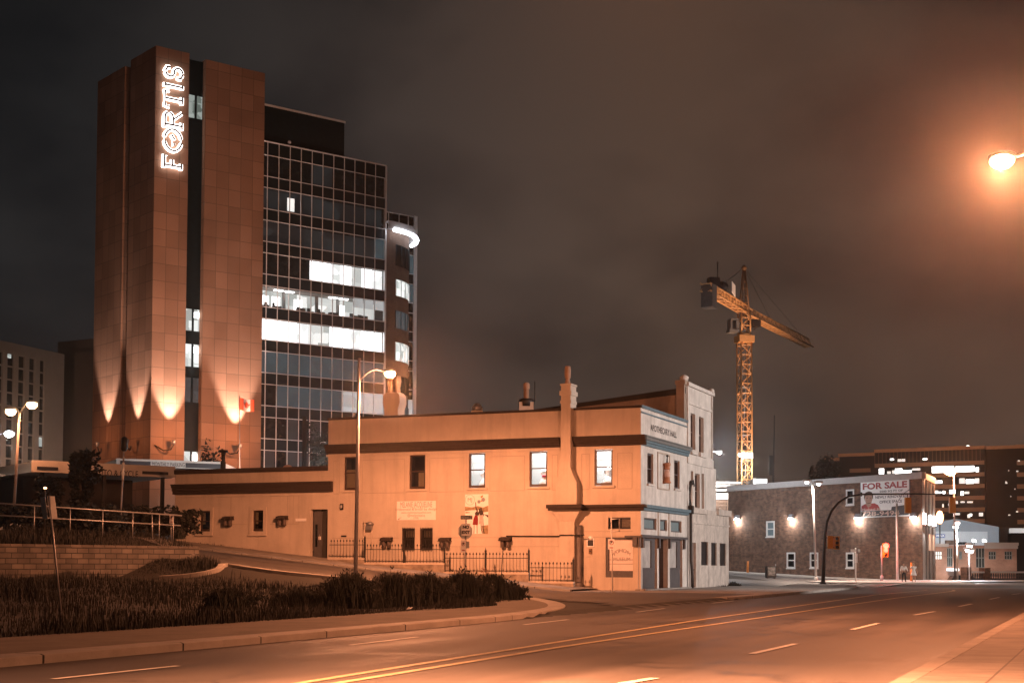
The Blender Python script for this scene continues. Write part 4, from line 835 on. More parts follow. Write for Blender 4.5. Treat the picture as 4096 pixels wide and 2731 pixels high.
# sale board
S = crop(3400, 1850, 6.2714)
sx0, sx1, sz0, sz1 = BRK.ry(*crect(S, 290, 455, 1500, 1345)); bw_, bh_ = sx1 - sx0, sz1 - sz0
t = thing('sale_board', 'big white sale board with red capitals and a portrait on brown brick', 'sign', BRK.w((sx0 + sx1) / 2, -.04, sz0), BRK.a)
k = MB(); k.box(-bw_ / 2 - .06, bw_ / 2 + .06, -.04, .03, -.06, bh_ + .06); k.build('frame', galv, t)
k = MB(); k.box(-bw_ / 2, bw_ / 2, -.055, -.041, 0, bh_); k.build('panel', signwhite, t)
def SB(x, y): return (-bw_ / 2 + bw_ * (x - 290) / 1210, -.058, bh_ * (1 - (y - 455) / 890))
def sb_text(txt, x0, x1, y0, y1, m, name, y=-.0585, bold=.02):
    k = MB(); put_text(k, txt, 1, lambda a, b: (a, 0, b), bold=bold); xs = [v[0] for v in k.v]; zs = [v[2] for v in k.v]; A, B = SB(x0, y1), SB(x1, y0)
    k.v = [(A[0] + (v[0] - min(xs)) / (max(xs) - min(xs)) * (B[0] - A[0]), y, A[2] + (v[2] - min(zs)) / (max(zs) - min(zs)) * (B[2] - A[2])) for v in k.v]; return k.build(name, m, t)
sb_text('FOR SALE', 340, 1455, 485, 650, redm, 'red_lettering', bold=.035)
sb_text('5000 SQ FT OF', 775, 1350, 690, 750, inkm, 'black_lettering'); sb_text('NEWLY RENOVATED', 665, 1455, 820, 890, inkm, 'black_lettering'); sb_text('OFFICE SPACE', 770, 1330, 945, 1015, inkm, 'black_lettering')
k = MB(); k.add([SB(*p) for p in ((300, 1190), (1060, 1190), (1075, 1110), (1400, 1080), (1495, 1080), (1495, 1335), (300, 1335))], [tuple(range(7))]); k.build('dark_band', inkm, t)
sb_text('728-9494', 315, 1265, 1205, 1325, mat('pale_pink_print', (.55, .38, .33)), 'number_lettering', -.061)
k = MB(); k.add([SB(*p) for p in ((300, 1180), (305, 1060), (400, 1010), (640, 1000), (730, 1050), (790, 1160), (790, 1185))], [tuple(range(7))]); k.build('portrait_shirt', redm, t)
k = MB(); k.add([(*SB(*p)[:1], -.0595, SB(*p)[2]) for p in ((395, 810), (420, 760), (560, 760), (590, 810), (590, 900), (565, 980), (560, 1060), (480, 1110), (430, 1040), (405, 930))], [tuple(range(10))]); k.build('portrait_face', mat('print_skin', (.40, .22, .16), .6, .3, 4), t)
k = MB(); k.add([(*SB(*p)[:1], -.0605, SB(*p)[2]) for p in ((370, 850), (375, 770), (420, 715), (500, 690), (570, 715), (610, 780), (605, 900), (585, 860), (575, 800), (480, 790), (400, 810), (390, 930))], [tuple(range(12))]); k.build('portrait_hair', mat('print_hair', (.07, .045, .03)), t)
sb_text('Michael M', 320, 780, 1120, 1180, mat('pale_pink_print', (.55, .38, .33)), 'name_lettering', -.0615)
k = MB()
for a, b_ in ((430, 480), (520, 570)): k.add([(*SB(*p)[:1], -.0612, SB(*p)[2]) for p in ((a, 855), (b_, 855), (b_, 868), (a, 868))], [(0, 1, 2, 3)])
k.add([(*SB(*p)[:1], -.0612, SB(*p)[2]) for p in ((455, 985), (545, 985), (530, 1003), (470, 1003))], [(0, 1, 2, 3)]); k.build('portrait_features', mat('print_hair', (.07, .045, .03)), t)
# wall packs
packs = []
for i, (px, py, wh) in enumerate(((F8(235, 785)[0], F8(235, 775)[1], 'nearest the white house'), (F8(757, 780)[0], F8(757, 770)[1], 'between the high and low windows'), (F8(1400, 775)[0], F8(1400, 765)[1], 'under the sale board with the portrait'), (F8(1940, 760)[0], F8(1940, 755)[1], 'at the road end of the brick wall'))):
    x, z = BRK.fy(px, py, -.2)
    if i == 0:
        t = thing('wall_pack_lamp', 'x', 'wall lamp', BRK.w(x, 0, z), BRK.a, 'lit wall lamps on the brown brick building')
        k = MB(); k.extr([(-.3, 0, .35), (-.3, -.2, .35), (-.3, -.45, .0), (-.3, 0, -.05)], (.6, 0, 0)); k.build('housing', polegrey, t)
        k = MB(); k.box(-.24, .24, -.42, -.08, -.2, -.055); k.build('lens', emit('white_lens', (1, .95, .9), 14), t)
        light('wall_pack_light', t, (0, -.45, -.4), (1, .92, .84), 420, .12); e = t; proto = t
    else: e = copy_tree(proto)
    e.location = BRK.w(x, 0, z); e['label'] = 'glowing white lamp box on brown brick ' + wh
for i in range(3):
    x = (.35, 4.2, 7.4)[i] * EW / 9.2
    if i == 0:
        t = thing('end_sconce', 'x', 'wall lamp', END.w(x, -.2, 5.5), END.a, 'bright sconces on the end of the brick building')
        k = MB(); k.box(-.16, .16, -.1, .18, -.1, .9); k.build('lens', emit('white_lens', (1, .95, .9), 14), t); k = MB(); k.box(-.2, .2, -.14, .2, -.3, -.12); k.build('base', galv, t)
        light('sconce_light', t, (0, -.35, -.6), WHITE, 110, .1, spot=90, aim=(0, .16, -1)); e = t; pr = t
    else: e = copy_tree(pr)
    e.location = END.w(x, -.2, 5.6); e['label'] = 'bright upright sconce on the pale end wall ' + ('by the brick corner', 'in the middle of the three', 'farthest along the road')[i]

# pavement along the brick building
bp = MB(); cL = BRK.l(on_z(3700, 2336, .06)); n = 24
for i in range(n):
    rows = []
    for j in (i, i + 1):
        x = -6 + (BW + 16) * j / n
        yo = -4.5 if x < BW else -5.5
        a, b_ = BRK.w(x, 1.0 if x < BW else 12, 0), BRK.w(x, yo, 0); rows.append(((a.x, a.y, H(a.x, a.y) + .16), (b_.x, b_.y, H(b_.x, b_.y) + .16), (b_.x, b_.y, H(b_.x, b_.y) - .1)))
    bp.quad(rows[0][0], rows[0][1], rows[1][1], rows[1][0]); bp.quad(rows[0][1], rows[0][2], rows[1][2], rows[1][1])
struct('corner_pavement', bp, mat('bright_concrete', (.62, .58, .54), .8, .25, .8))
ip = [on_z(3120, 2343, .1), on_z(3190, 2332, .1), on_z(3420, 2338, .1), on_z(3360, 2348, .1), on_z(3180, 2352, .1)]
k = MB(); k.prism([(p.x, p.y) for p in ip], -.1, .1); struct('traffic_island', k, concrete)

# ------------------------------------------------------------------ office tower
pA = at_y(612, 1000, 150.); TWR = Frame((pA.x, pA.y, 0), math.atan2(.609, .793))
tower = fthing('office_tower', 'tall brown stone and glass office tower with lit vertical lettering', 'building', TWR)
TX = lambda px, py, yc=0.0: TWR.fy(px, py, yc)[0]; TZ = lambda px, py, yc=0.0: TWR.fy(px, py, yc)[1]
zP = TZ(757, 214); xs0, xs1 = TX(750, 800), TX(815, 800); xp = TX(1053, 900); zP2 = TZ(1060, 294)
lf = Vector((-.655, .755, 0)); lfl = TWR.I.to_3x3() @ lf                 # direction of the flank
def flank_hit(px, py):
    n = Vector((-lf.y, lf.x, 0)); o = Vector((0, 0, EYE)); d = ray(px, py); q = Vector((pA.x, pA.y, 0)); tt = (q - o).dot(n) / d.dot(n); p = o + d * tt; return (p - q).dot(lf), p.z
fa, fb, fc = flank_hit(507, 1300)[0], flank_hit(484, 1300)[0], flank_hit(382, 900)[0]
fl = lambda a, d=0.0: (lfl.x * a + lfl.y * -0 + d * .6, lfl.y * a + d * .6)
dI = Vector((lfl.y, -lfl.x, 0))                                        # into the tower from the flank
if dI.x < 0: dI = -dI
def fp(a, d): return (lfl.x * a + dI.x * d, lfl.y * a + dI.y * d)
zF = flank_hit(512, 262)[1]; zF2 = flank_hit(386, 331)[1]
k = MB(); k.prism([(0, 0), (xs0, 0), (xs0, 4), fp(fa, 3), fp(fa, 0)], -4, zP); k.build('corner_pillar', panel, tower)
k = MB(); k.prism([(xs1, 0), (xp, 0), (xp, 9), (xs1, 9)], -4, zP2); k.build('front_pillar', panel, tower)
k = MB(); k.prism([fp(fb, 0), fp(fb, 6), fp(fc, 6), fp(fc, 0)], -4, zF2); k.build('flank_pillar', panel, tower)
k = MB(); k.prism([fp(fa, 1.2), fp(fa - .3, 8), fp(fb + .3, 8), fp(fb, 1.2)], -4, zF - 1); k.build('flank_slot', spandrel, tower)
k = MB(); k.prism([(xs0 - .5, 3), (xp, 8.5), (20, 20), fp(fc - 1, 12), fp(fb, 5)], -4, zP2 - 1.2); k.build('tower_core', mat('dark_core', (.04, .033, .03), .9), tower)
zS = TZ(790, 245, .6); lx0, lx1 = TX(741, 1400, .6), TX(799, 1400, .6)
# the glazed slot between the pillars
lits = [(378, 473, 'pale'), (1234, 1324, 'bright'), (1374, 1467, 'bright'), (1508, 1609, 'dim'), (1803, 1846, 'bright')]
slot_l = []
for a, b_, kd in lits: slot_l.append((TZ(775, b_, .6), TZ(775, a, .6), kd))
k = MB(); k.wall(xs0 - .1, xs1 + .1, -4, zS, [(lx0, lx1, z0, z1) for z0, z1, kd in slot_l], .15, y=.6); k.build('glazed_slot', spandrel, tower)
lit_b = litwall('lit_stair_bright', (.30, .31, .29), (.95, 1, .98), 1.25, .9); lit_p = litwall('lit_stair_pale', (.12, .15, .13), (.5, .56, .52), .75, 1.2)
lit_d = litwall('lit_stair_dim', (.02, .025, .027), (.06, .07, .075), 1, 1.2)
for z0, z1, kd in slot_l:
    f = MB(); xm = (lx0 + lx1) / 2; f.box(xm - .1, xm + .1, .56, .7, z0, z1); f.box(lx0, lx1, .57, .7, z1 - .08, z1)
    o = f.build('slot_window', spandrel, tower); p = MB(); p.quad((lx0, .72, z0), (lx1, .72, z0), (lx1, .72, z1), (lx0, .72, z1)); p.build('lit_pane', {'bright': lit_b, 'pale': lit_p, 'dim': lit_d}[kd], o)
    if kd == 'bright': p = MB(); p.box(xm + .15, lx1 - .1, .69, .71, z1 - 1.0, z1 - .35); p.build('stair_lamp', emit('stair_tube', (1, 1, .98), 5), o)
# dark plant storey
zH = TZ(1200, 454, .6); xh1 = TX(1377, 560, .6)
k = MB(); k.box(xp - .5, xh1, .6, 14, TZ(1060, 566) - .3, zH); k.build('plant_storey', spandrel, tower); k = MB(); k.box(xp + .02, xh1 + .1, .5, 14.1, zH, zH + .22); k.build('plant_coping', alum, tower)
k = MB(); k.ball((TX(1166, 568, -.2), .3, TZ(1166, 568)), .22); k.build('roof_camera', alum, tower)
# curtain wall
xg1 = TX(1541, 900); zG = TZ(1060, 566); GX = crop(340, 140, 1.68)
PITCHZ = 3.69; mull = [xp + .45 + i * (xg1 - xp - .45) / 11 for i in range(12)]; edges = [xp] + mull
mg = MB(); zrow = []
z = zG
for r_ in range(13):
    zt = z; zv = zt - (1.5 if r_ == 0 else 1.29); zb = zv - 2.4; zrow.append((zt, zv, zb)); z = zb
for x in mull: mg.box(x - .036, x + .036, -.06, .03, z, zG)
for zt, zv, zb in zrow:
    for q in (zt, zv): mg.box(xp, xg1, -.05, .032, q - .04, q + .04)
mg.box(xg1 - .04, xg1 + .16, -.08, .3, z, zG); mg.box(xp, xg1 + .1, -.08, .2, zG, zG + .1)
mg.build('mullion_grid', alum, tower)
lit_w = emit('lit_office_white', (1, 1, 1), 2.4); lit_m = litwall('lit_office_soft', (.62, .64, .62), (1, 1, 1), 1.35, .9)
off_wall = litwall('lit_office_wall', (.35, .37, .35), (1, 1, .97), 1.15, .55)
off_ceil = mat('office_ceiling', (.35, .37, .36), .9); off_dark = mat('office_furniture', (.06, .06, .06), .7)
sofit = emit('ceiling_tube', (1, 1, 1), 6)
dimwall = litwall('dim_office_wall', (.002, .004, .005), (.012, .018, .020), 1, .35)
dimblind = litwall('glowing_grey_blind', (.022, .044, .053), (.036, .064, .075), 1, .9)  # these blinds emit faintly in place of white light falling on them
pale_blind = litwall('backlit_blind', (.36, .37, .37), (.52, .53, .53), 1, .3)
kinds = {0: 'dark', 1: 'dim1', 2: 'dim2', 3: 'r4', 4: 'r5', 5: 'r6', 6: 'blind', 7: 'r8', 8: 'dark', 9: 'dark', 10: 'dark', 11: 'dark', 12: 'dark'}
random.seed(3)
for r_, (zt, zv, zb) in enumerate(zrow):
    s = MB(); s.quad((xp, .02, zv), (xg1, .02, zv), (xg1, .02, zt), (xp, .02, zt)); s.build('spandrel_band', spandrel, tower)
    kd = kinds[r_]
    g_ = MB(); g_.quad((xp, .015, zb), (xg1, .015, zb), (xg1, .015, zv), (xp, .015, zv)); o = g_.build('ribbon_window', clear, tower)
    for i in range(12):
        x0, x1 = edges[i] + .03, edges[i + 1] - .03
        def pane(m, y=.12, a=x0 - .03, b_=x1 + .03, c=zb, d=zv, nm='lit_pane'): q = MB(); q.quad((a, y, c), (b_, y, c), (b_, y, d), (a, y, d)); return q.build(nm, m, o)
        if kd == 'dark': pane(dimwall if random.random() < .2 else darkglass, .3, nm='dark_room')
        elif kd in ('dim1', 'dim2'):
            pane(dimwall, .9, nm='dim_room')
            if kd == 'dim1' and i == 3: pane(emit('lit_screen', (1, 1, .96), 1.0), .8, x0 + .1, x1 - .35, zb + .4, zv - .5)
            if kd == 'dim2' and i > 10: pane(dimblind, .2, nm='blind')
        elif kd == 'r4':
            if i >= 5: pane((lit_w, lit_m, off_wall)[(0, 0, 1, 0, 2, 0, 1)[i - 5]], .6); 
            else: pane(darkglass, .3, nm='dark_room')
        elif kd == 'r5':
            hi = random.random(); pane(off_wall, 2.2)
            q = MB(); q.quad((x0 - .05, .15, zv - .1), (x1 + .05, .15, zv - .1), (x1 + .05, 2.2, zv - .1), (x0 - .05, 2.2, zv - .1)); q.build('office_ceiling', off_ceil, o)
            if i in (0, 2, 3, 7, 8): q = MB(); q.box(x0 + .1, x1 - .2, .8, 1.2, zv - .22, zv - .12); q.build('ceiling_tube', sofit, o)
            if i in (0, 1, 2, 4, 8): pane(lit_w, 1.8, x0 + .2, x1 - .1, zb, zv - .75)
            if i in (1, 2, 4, 5, 6, 7, 9, 10): q = MB(); a_ = x0 + random.random() * .3; q.box(a_, a_ + .55 + .5 * random.random(), .8, 1.4, zb, zb + .25 + random.random() * .3); q.build('office_desk', off_dark, o); q = MB(); b0_ = a_ + random.random() * .4; q.box(b0_, b0_ + .3 + .25 * random.random(), 1.5, 1.55, zb + .3, zb + .6 + .35 * random.random()); q.build('office_screen', off_dark, o)
            if i in (3, 6, 8): q = MB(); q.box(x0 + .2, x0 + .5, 1.7, 2.0, zb, zv); q.build('office_partition', mat('grey_partition', (.25, .26, .26)), o)
            if i >= 9: pane(pale_blind, .2, x0, x1, zb + 1.3, zv, nm='blind')
        elif kd == 'r6': pane(lit_w if i not in (4, 5, 6, 9) else (lit_m if i in (4, 9) else off_wall), .6); 
        elif kd == 'blind': pane(dimblind, .14, nm='blind')
        elif kd == 'r8': pane(pale_blind if i >= 8 else (dimblind if i > 1 else darkglass), .14, nm='blind')
k = MB(); k.quad((xg1, .03, -4), (xg1, 15, -4), (xg1, 15, zG), (xg1, .03, zG)); k.quad((xp, .05, zG), (xg1, .05, zG), (xg1, 15, zG), (xp, 15, zG)); k.build('curtain_wall_return', spandrel, tower)
# rounded brick bay with ribbon windows
RB = 6.0; zbay = TZ(1560, 925, .5)
def arc(t, r_=RB): return (xg1 + .17 + r_ * math.sin(t), RB - r_ * math.cos(t))
def arcband(m, z0, z1, r_=RB, t0=0., t1=R(100), n=20):
    for i in range(n):
        a, b_ = arc(t0 + (t1 - t0) * i / n, r_), arc(t0 + (t1 - t0) * (i + 1) / n, r_); m.quad((*a, z0), (*b_, z0), (*b_, z1), (*a, z1))
    return m
k = MB(); arcband(k, -4, zbay); k.build('brick_bay', panel2, tower)
B7 = [(975, 1060, None), (1115, 1180, 'lit'), (1240, 1310, 'dim'), (1366, 1440, 'lit'), (1500, 1570, None), (1618, 1700, 'dim')]
bay_lit = litwall('bay_lit', (.35, .4, .38), (1, 1.02, .98), 1.2, 1.1)
for a_, b_, kd in B7:
    z1, z0 = TZ(1566, a_, .25), TZ(1566, b_, .25); f = MB(); arcband(f, z0, z1, RB + .03, R(14), R(84), 14)
    o = f.build('bay_window', {'lit': bay_lit, 'dim': dimblind, None: darkglass}[kd], tower); m_ = MB()
    for i in range(8): p = arc(R(14 + 10 * i), RB + .06); m_.tube([(*p, z0), (*p, z1)], .05, 5)
    m_.build('bay_mullion', alum if kd == 'lit' else spandrel, o)
k = MB()
arcband(k, zbay, zbay + .9, RB + .9, R(-2), R(75)); k.add([(*arc(R(-2 + 7 * i), rr), zbay + h_) for h_, rr in ((.0, RB + .9), (0, RB - .5), (.9, RB + .9), (.9, RB - .5)) for i in range(12)], [(i, i + 1, 12 + i + 1, 12 + i) for i in range(11)] + [(24 + i, 25 + i, 37 + i, 36 + i) for i in range(11)]); k.build('bay_canopy', pale_r, tower)
k = MB(); k.tube([(*arc(R(4 + 6 * i), RB + .95), zbay - .12) for i in range(14)], .26, 8); k.build('neon_arc', emit('neon_white', (.9, .93, 1), 9), tower)
# set-back glass wing
xw0, xw1 = xg1 + 1.0, TX(1662, 1300, 8.0); zw = TZ(1610, 860, 8.0)
k = MB(); k.box(xw0 - 2, xw1, 8.0, 20, -4, zw); k.build('glass_wing', darkglass, tower)
m_ = MB(); z = zw
for x in (TX(1553, 900, 8), TX(1595, 900, 8), TX(1632, 900, 8)): m_.box(x - .05, x + .05, 7.9, 8.0, -4, zw)
m_.box(xw1 - .42, xw1 + .06, 7.8, 8.2, -4, zw + .1); m_.box(xw0, xw1, 7.89, 8.0, zw - .05, zw + .06)
for i in range(12):
    for q in (z, z - 1.3): m_.box(xw0, xw1, 7.92, 7.995, q - .05, q + .05)
    z -= 3.69
m_.build('wing_mullion', alum, tower)
z = zw
for i in range(12):
    kd = {1: dimblind, 2: dimblind, 5: None, 6: off_wall, 7: off_wall, 8: dimblind}.get(i)
    if kd: q = MB(); q.quad((xw0, 7.985, z - 3.64), (xw1 - .42, 7.985, z - 3.64), (xw1 - .42, 7.985, z - 1.35), (xw0, 7.985, z - 1.35)); q.build('wing_pane', kd if kd is dimblind else pale_blind if i == 6 else bay_lit, tower)
    z -= 3.69
# the vertical lit lettering
SG = crop(560, 200, 3.0167)
zl = TZ(*SG(265, 1420)), TZ(*SG(300, 140)); xl = TX(*SG(262, 800)), TX(*SG(500, 800)); LEN, CAP = zl[1] - zl[0], (xl[1] - xl[0]) * .86
sig = tower
def S_arc(cx, cy, rx, ry, a0, a1, n=12): return [(cx + rx * math.cos(R(a0 + (a1 - a0) * i / n)), cy + ry * math.sin(R(a0 + (a1 - a0) * i / n))) for i in range(n + 1)]
G = {'F': [[(.16, 0), (.16, 1)], [(0, 0), (.34, 0)], [(0, 1), (.72, 1), (.72, .76)], [(.16, .52), (.5, .52), (.5, .64), (.5, .40)]],
     'O': [S_arc(.5, .5, .48, .5, 0, 360, 24), [(.28, .42), (.42, .56), (.54, .42), (.72, .60)]],
     'R': [[(.16, 0), (.16, 1)], [(0, 0), (.34, 0)], [(0, 1), (.5, 1)] + S_arc(.5, .76, .24, .24, 90, -90, 8) + [(.16, .52)], [(.42, .52), (.78, .02), (.92, .02)]],
     'T': [[(.42, 0), (.42, 1)], [(.24, 0), (.6, 0)], [(.0, .74), (.02, 1), (.82, 1), (.84, .74)]],
     'I': [[(.2, 0), (.2, 1)], [(.02, 0), (.38, 0)], [(.02, 1), (.38, 1)]],
     'S': [[(.64, .95), (.66, .72)], S_arc(.36, .74, .29, .26, 40, 270, 10) + S_arc(.36, .25, .31, .25, 90, -150, 10), [(.04, .05), (.05, .3)]]}
wid = {'F': .78, 'O': 1.02, 'R': .95, 'T': .88, 'I': .44, 'S': .72}; gap = .0
tot = sum(wid[c_] for c_ in 'FORTIS') + gap * 5; u = 0.
neon = emit('letter_neon', (1, .93, .9), 5.0); sface = mat('letter_face', (.10, .075, .06), .5)
for ch in 'FORTIS':
    h_, f_ = MB(), MB()
    for stroke in G[ch]:
        P = [(xl[1] - .12 - q[1] * CAP, zl[0] + (u + q[0] * (wid[ch] - .02)) / tot * LEN) for q in stroke]
        h_.tube([(p[0], -.22, p[1]) for p in P], .24, 6); f_.tube([(p[0], -.43, p[1]) for p in P], .105, 6)
    o = h_.build('sign_letter', neon, tower); f_.build('letter_face', sface, o); u += wid[ch] + gap
# uplights on brackets
for i, (px, py, fx_, fy_, kind) in enumerate(((670, 1657, 696, 1767, 'front'), (934, 1675, 961, 1782, 'front'), (550, 1648, 545, 1772, 'flank'), (431, 1663, 425, 1792, 'flank'))):
    if kind == 'front':
        x, zv = TWR.fy(px, py); zf = TWR.fy(fx_, fy_, -1.3)[1]; b0 = Vector((x, 0, 0)); nrm = Vector((0, -1, 0))
    else:
        a_, zv = flank_hit(px, py); zf = zv - 3.2; b0 = Vector((*fp(a_, 0), 0)); nrm = -dI
    t = thing('uplight_bracket', 'curved bracket uplight on the tower ' + ('lettered corner pillar', 'front pillar behind the flag', 'shaded flank near the lettered corner', 'shaded flank farthest from the lettering')[i], 'uplight', TWR.w(*b0) + Vector((0, 0, 0)), TWR.a, 'bracket uplights on the office tower')
    k = MB(); tip = nrm * 1.25; side = Vector((nrm.y, -nrm.x, 0))
    k.tube([Vector((0, 0, zf - .35)) + side * 1.4 + nrm * .05, Vector((0, 0, zf - .9)) + side * .6 + nrm * .5, Vector((0, 0, zf - .8)) - side * .0 + nrm * 1.0, Vector((0, 0, zf - .25)) - side * .2 + tip], .07, 6); k.build('bracket', iron, t)
    k = MB(); k.lathe(tuple(tip + Vector((0, 0, zf - .25)) - side * .2), [(.14, 0), (.2, .15), (.22, .45)], 10); k.build('lamp_can', galv, t)
    lp = tip + Vector((0, 0, zf + .3)) - side * .2
    ax = (-nrm * .07 + Vector((0, 0, 1))).normalized()
    light('uplight', t, lp, (1, .69, .57), (21000 if kind == 'front' else 13500), .12, spot=52, blend=.6, aim=ax)
    light('tower_fill', t, lp + nrm * 2.4, (1, .36, .15), (1100 if kind == 'front' else 260), .3)  # added orange fill without a fixture, stands for unseen street lamps around the tower
# ------------------------------------------------------------------ pale office block beyond the lamps
oR = at_y(253, 1700, 225.); OFF = Frame((oR.x, oR.y, 0), math.atan2(1, .36))
office = fthing('pale_office_block', 'pale concrete office block with tall dark window strips behind the twin lamp', 'building', OFF)
OX = lambda px, py: OFF.fy(px, py)[0]; OZ = lambda px, py: OFF.fy(px, py)[1]
zo = OZ(250, 1415); x0o = OX(-260, 1700)
strips = [(OX(a, 1600), OX(b, 1600)) for a, b in ((158, 177), (115, 138), (72, 97), (27, 54), (-22, 9), (-75, -42), (-130, -95))]
k = MB(); holes = [(min(s), max(s), -2, OZ(165, 1438)) for s in strips]
k.wall(x0o, 0, -4, zo, holes, .35); k.quad((0, 0, -4), (0, 20, -4), (0, 20, zo), (0, 0, zo)); k.quad((x0o, 0, zo), (0, 0, zo), (0, 20, zo), (x0o, 20, zo)); k.build('concrete_wall', mat('pale_precast', (.25, .225, .21), .85, .15, .4), office)
lw_ = litwall('left_office_lit', (.3, .34, .32), (.8, .85, .8), .8, .8)
for i, s in enumerate(strips):
    a, b = min(s), max(s); f = MB(); f.quad((a, .3, -2), (b, .3, -2), (b, .3, holes[i][3]), (a, .3, holes[i][3])); o = f.build('window_strip', darkglass, office)
    m_ = MB(); z = holes[i][3]; st = (OZ(165, 1606 - 51) - OZ(165, 1606))
    while z > 0: m_.box(a, b, .2, .29, z - .12, z + .12); z -= st
    m_.build('window_mullion', mat('pale_precast', (.3, .27, .25)), o)
    if i == 0: q = MB(); q.box(a + .1, b - .1, .24, .28, OZ(165, 1785), OZ(165, 1748)); q.build('lit_pane', lw_, o)
    if i == 1: q = MB(); q.box(a + .1, b - .9, .24, .28, OZ(120, 1915), OZ(120, 1895)); q.build('lit_pane', mat('blue_grey_blind', (.13, .17, .18)), o)
    if i == 3: q = MB(); q.box(a + .2, b - .4, .24, .28, OZ(37, 1430), OZ(37, 1405)); q.build('lit_pane', lw_, o)
# dark block between it and the tower
dB = at_y(258, 1700, 240.); dE = at_y(400, 1700, 236.); dF = Frame((dB.x, dB.y, 0), math.atan2(dE.y - dB.y, dE.x - dB.x))
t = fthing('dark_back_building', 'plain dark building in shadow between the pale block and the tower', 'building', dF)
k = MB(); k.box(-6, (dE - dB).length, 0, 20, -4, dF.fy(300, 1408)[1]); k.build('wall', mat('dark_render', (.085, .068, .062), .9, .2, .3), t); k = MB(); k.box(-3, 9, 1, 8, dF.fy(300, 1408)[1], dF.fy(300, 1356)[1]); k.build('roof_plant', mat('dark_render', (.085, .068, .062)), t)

# ------------------------------------------------------------------ garage with lettered fascia
AC = crop(350, 1700, 3.36)
aR = at_y(700, 1900, 103.); aL = at_y(150, 1920, 97.); ACF = Frame((aR.x, aR.y, 0), math.atan2(aR.y - aL.y, aR.x - aL.x))
gar = fthing('garage_building', 'low dark garage with pale lettered fascia above its forecourt', 'building', ACF)
AX = lambda px, py, y=0.: ACF.fy(px, py, y)[0]; AZ = lambda px, py, y=0.: ACF.fy(px, py, y)[1]
xl_, za, zb_ = AX(130, 1910), AZ(*AC(1085, 552)), AZ(*AC(1100, 702))
fas = mat('pale_fascia', (.60, .54, .48), .6, .15, 1.5)
x1_ = AX(*AC(1180, 650))
k = MB(); k.box(xl_, x1_, 0, .3, zb_, za); k.quad((x1_, .002, zb_), (x1_ + .05, 16, zb_), (x1_ + .05, 16, za), (x1_, .002, za)); k.quad((xl_, .3, za - .1), (x1_, .3, za - .1), (x1_, 16, za - .1), (xl_, 16, za - .1)); k.quad((xl_, .3, zb_), (x1_, .3, zb_), (x1_, 16, zb_), (xl_, 16, zb_)); k.build('fascia', fas, gar)
k = MB(); q = AC(735, 645); k.box(AX(*q), AX(*AC(1085, 640)), -.02, -.001, AZ(*AC(900, 662)), AZ(*AC(900, 622))); k.box(xl_ + .3, AX(232, 1900), -.02, -.001, AZ(*AC(900, 662)), AZ(*AC(900, 622)))
tx0, tx1 = AX(*AC(90, 660)), AX(*AC(680, 650)); tz0, tz1 = AZ(*AC(600, 695)), AZ(*AC(600, 612))
k2_ = MB(); put_text(k2_, 'AUTO & CYCLE', 1, lambda a, b: (a, 0, b), bold=.01); xs = [v[0] for v in k2_.v]; zs_ = [v[2] for v in k2_.v]
k2_.v = [(tx0 + (v[0] - min(xs)) / (max(xs) - min(xs)) * (tx1 - tx0), -.015, tz0 + (v[2] - min(zs_)) / (max(zs_) - min(zs_)) * (tz1 - tz0)) for v in k2_.v]; k2_.build('fascia_lettering', inkm, gar); k.build('fascia_stripe', inkm, gar)
k = MB(); k.box(xl_ + 1, x1_ - 1.2, 5, 15.8, -1, zb_ - .02); 
k.build('garage_wall', mat('dark_block_wall', (.08, .065, .055), .9, .3, .6), gar)
for x in (x1_ - .8, (xl_ + x1_) / 2, xl_ + .8): k = MB(); k.box(x - .12, x + .12, .3, .5, -1, zb_ - .01); k.build('canopy_post', iron, gar)
sR = at_y(886, 1860, 126.); sL = at_y(466, 1868, 122.); SPF = Frame((sR.x, sR.y, 0), math.atan2(sR.y - sL.y, sR.x - sL.x))
t = fthing('parking_canopy', 'flat canopy with dark lettered stripe behind the garage fascia', 'canopy', SPF)
zc1, zc0 = SPF.fy(800, 1844)[1], SPF.fy(800, 1874)[1]; xc = SPF.fy(466, 1868)[0]
k = MB(); k.box(xc, 0, 0, .3, zc0, zc1); x2_, z2_ = SPF.fy(1060, 1866)[0], 0
k.add([(0, .0, zc1), (0, 0, zc0 + .25), (8, 18, zc0 + .25), (8, 18, zc1)], [(0, 1, 2, 3)]); k.quad((xc, .3, zc1 - .05), (0, .3, zc1 - .05), (8, 18, zc1 - .05), (xc, 18, zc1 - .05)); k.build('fascia', fas, t)
k = MB(); zs1_ = zc0 + (zc1 - zc0) * .72; k.box(xc + .3, SPF.fy(602, 1860)[0], -.02, -.001, zc0 + .12, zs1_); k.build('fascia_stripe', inkm, t); k = MB(); k.box(SPF.fy(742, 1860)[0], -.05, -.02, -.001, zc0 + .05, zs1_); k.build('fascia_stripe', inkm, t)
k2_ = MB(); put_text(k2_, 'MONTHLY PARKING', 1, lambda a, b: (a, 0, b)); xs = [v[0] for v in k2_.v]; zs_ = [v[2] for v in k2_.v]; tx0, tx1 = SPF.fy(608, 1860)[0], SPF.fy(739, 1860)[0]
k2_.v = [(tx0 + (v[0] - min(xs)) / (max(xs) - min(xs)) * (tx1 - tx0), -.015, zc0 + .1 + (v[2] - min(zs_)) / (max(zs_) - min(zs_)) * (zs1_ - zc0 - .1)) for v in k2_.v]; k2_.build('fascia_lettering', inkm, t)
for x in (xc + 1, -1): k = MB(); k.box(x - .15, x + .15, .4, .7, -1, zc0); k.build('canopy_post', iron, t)

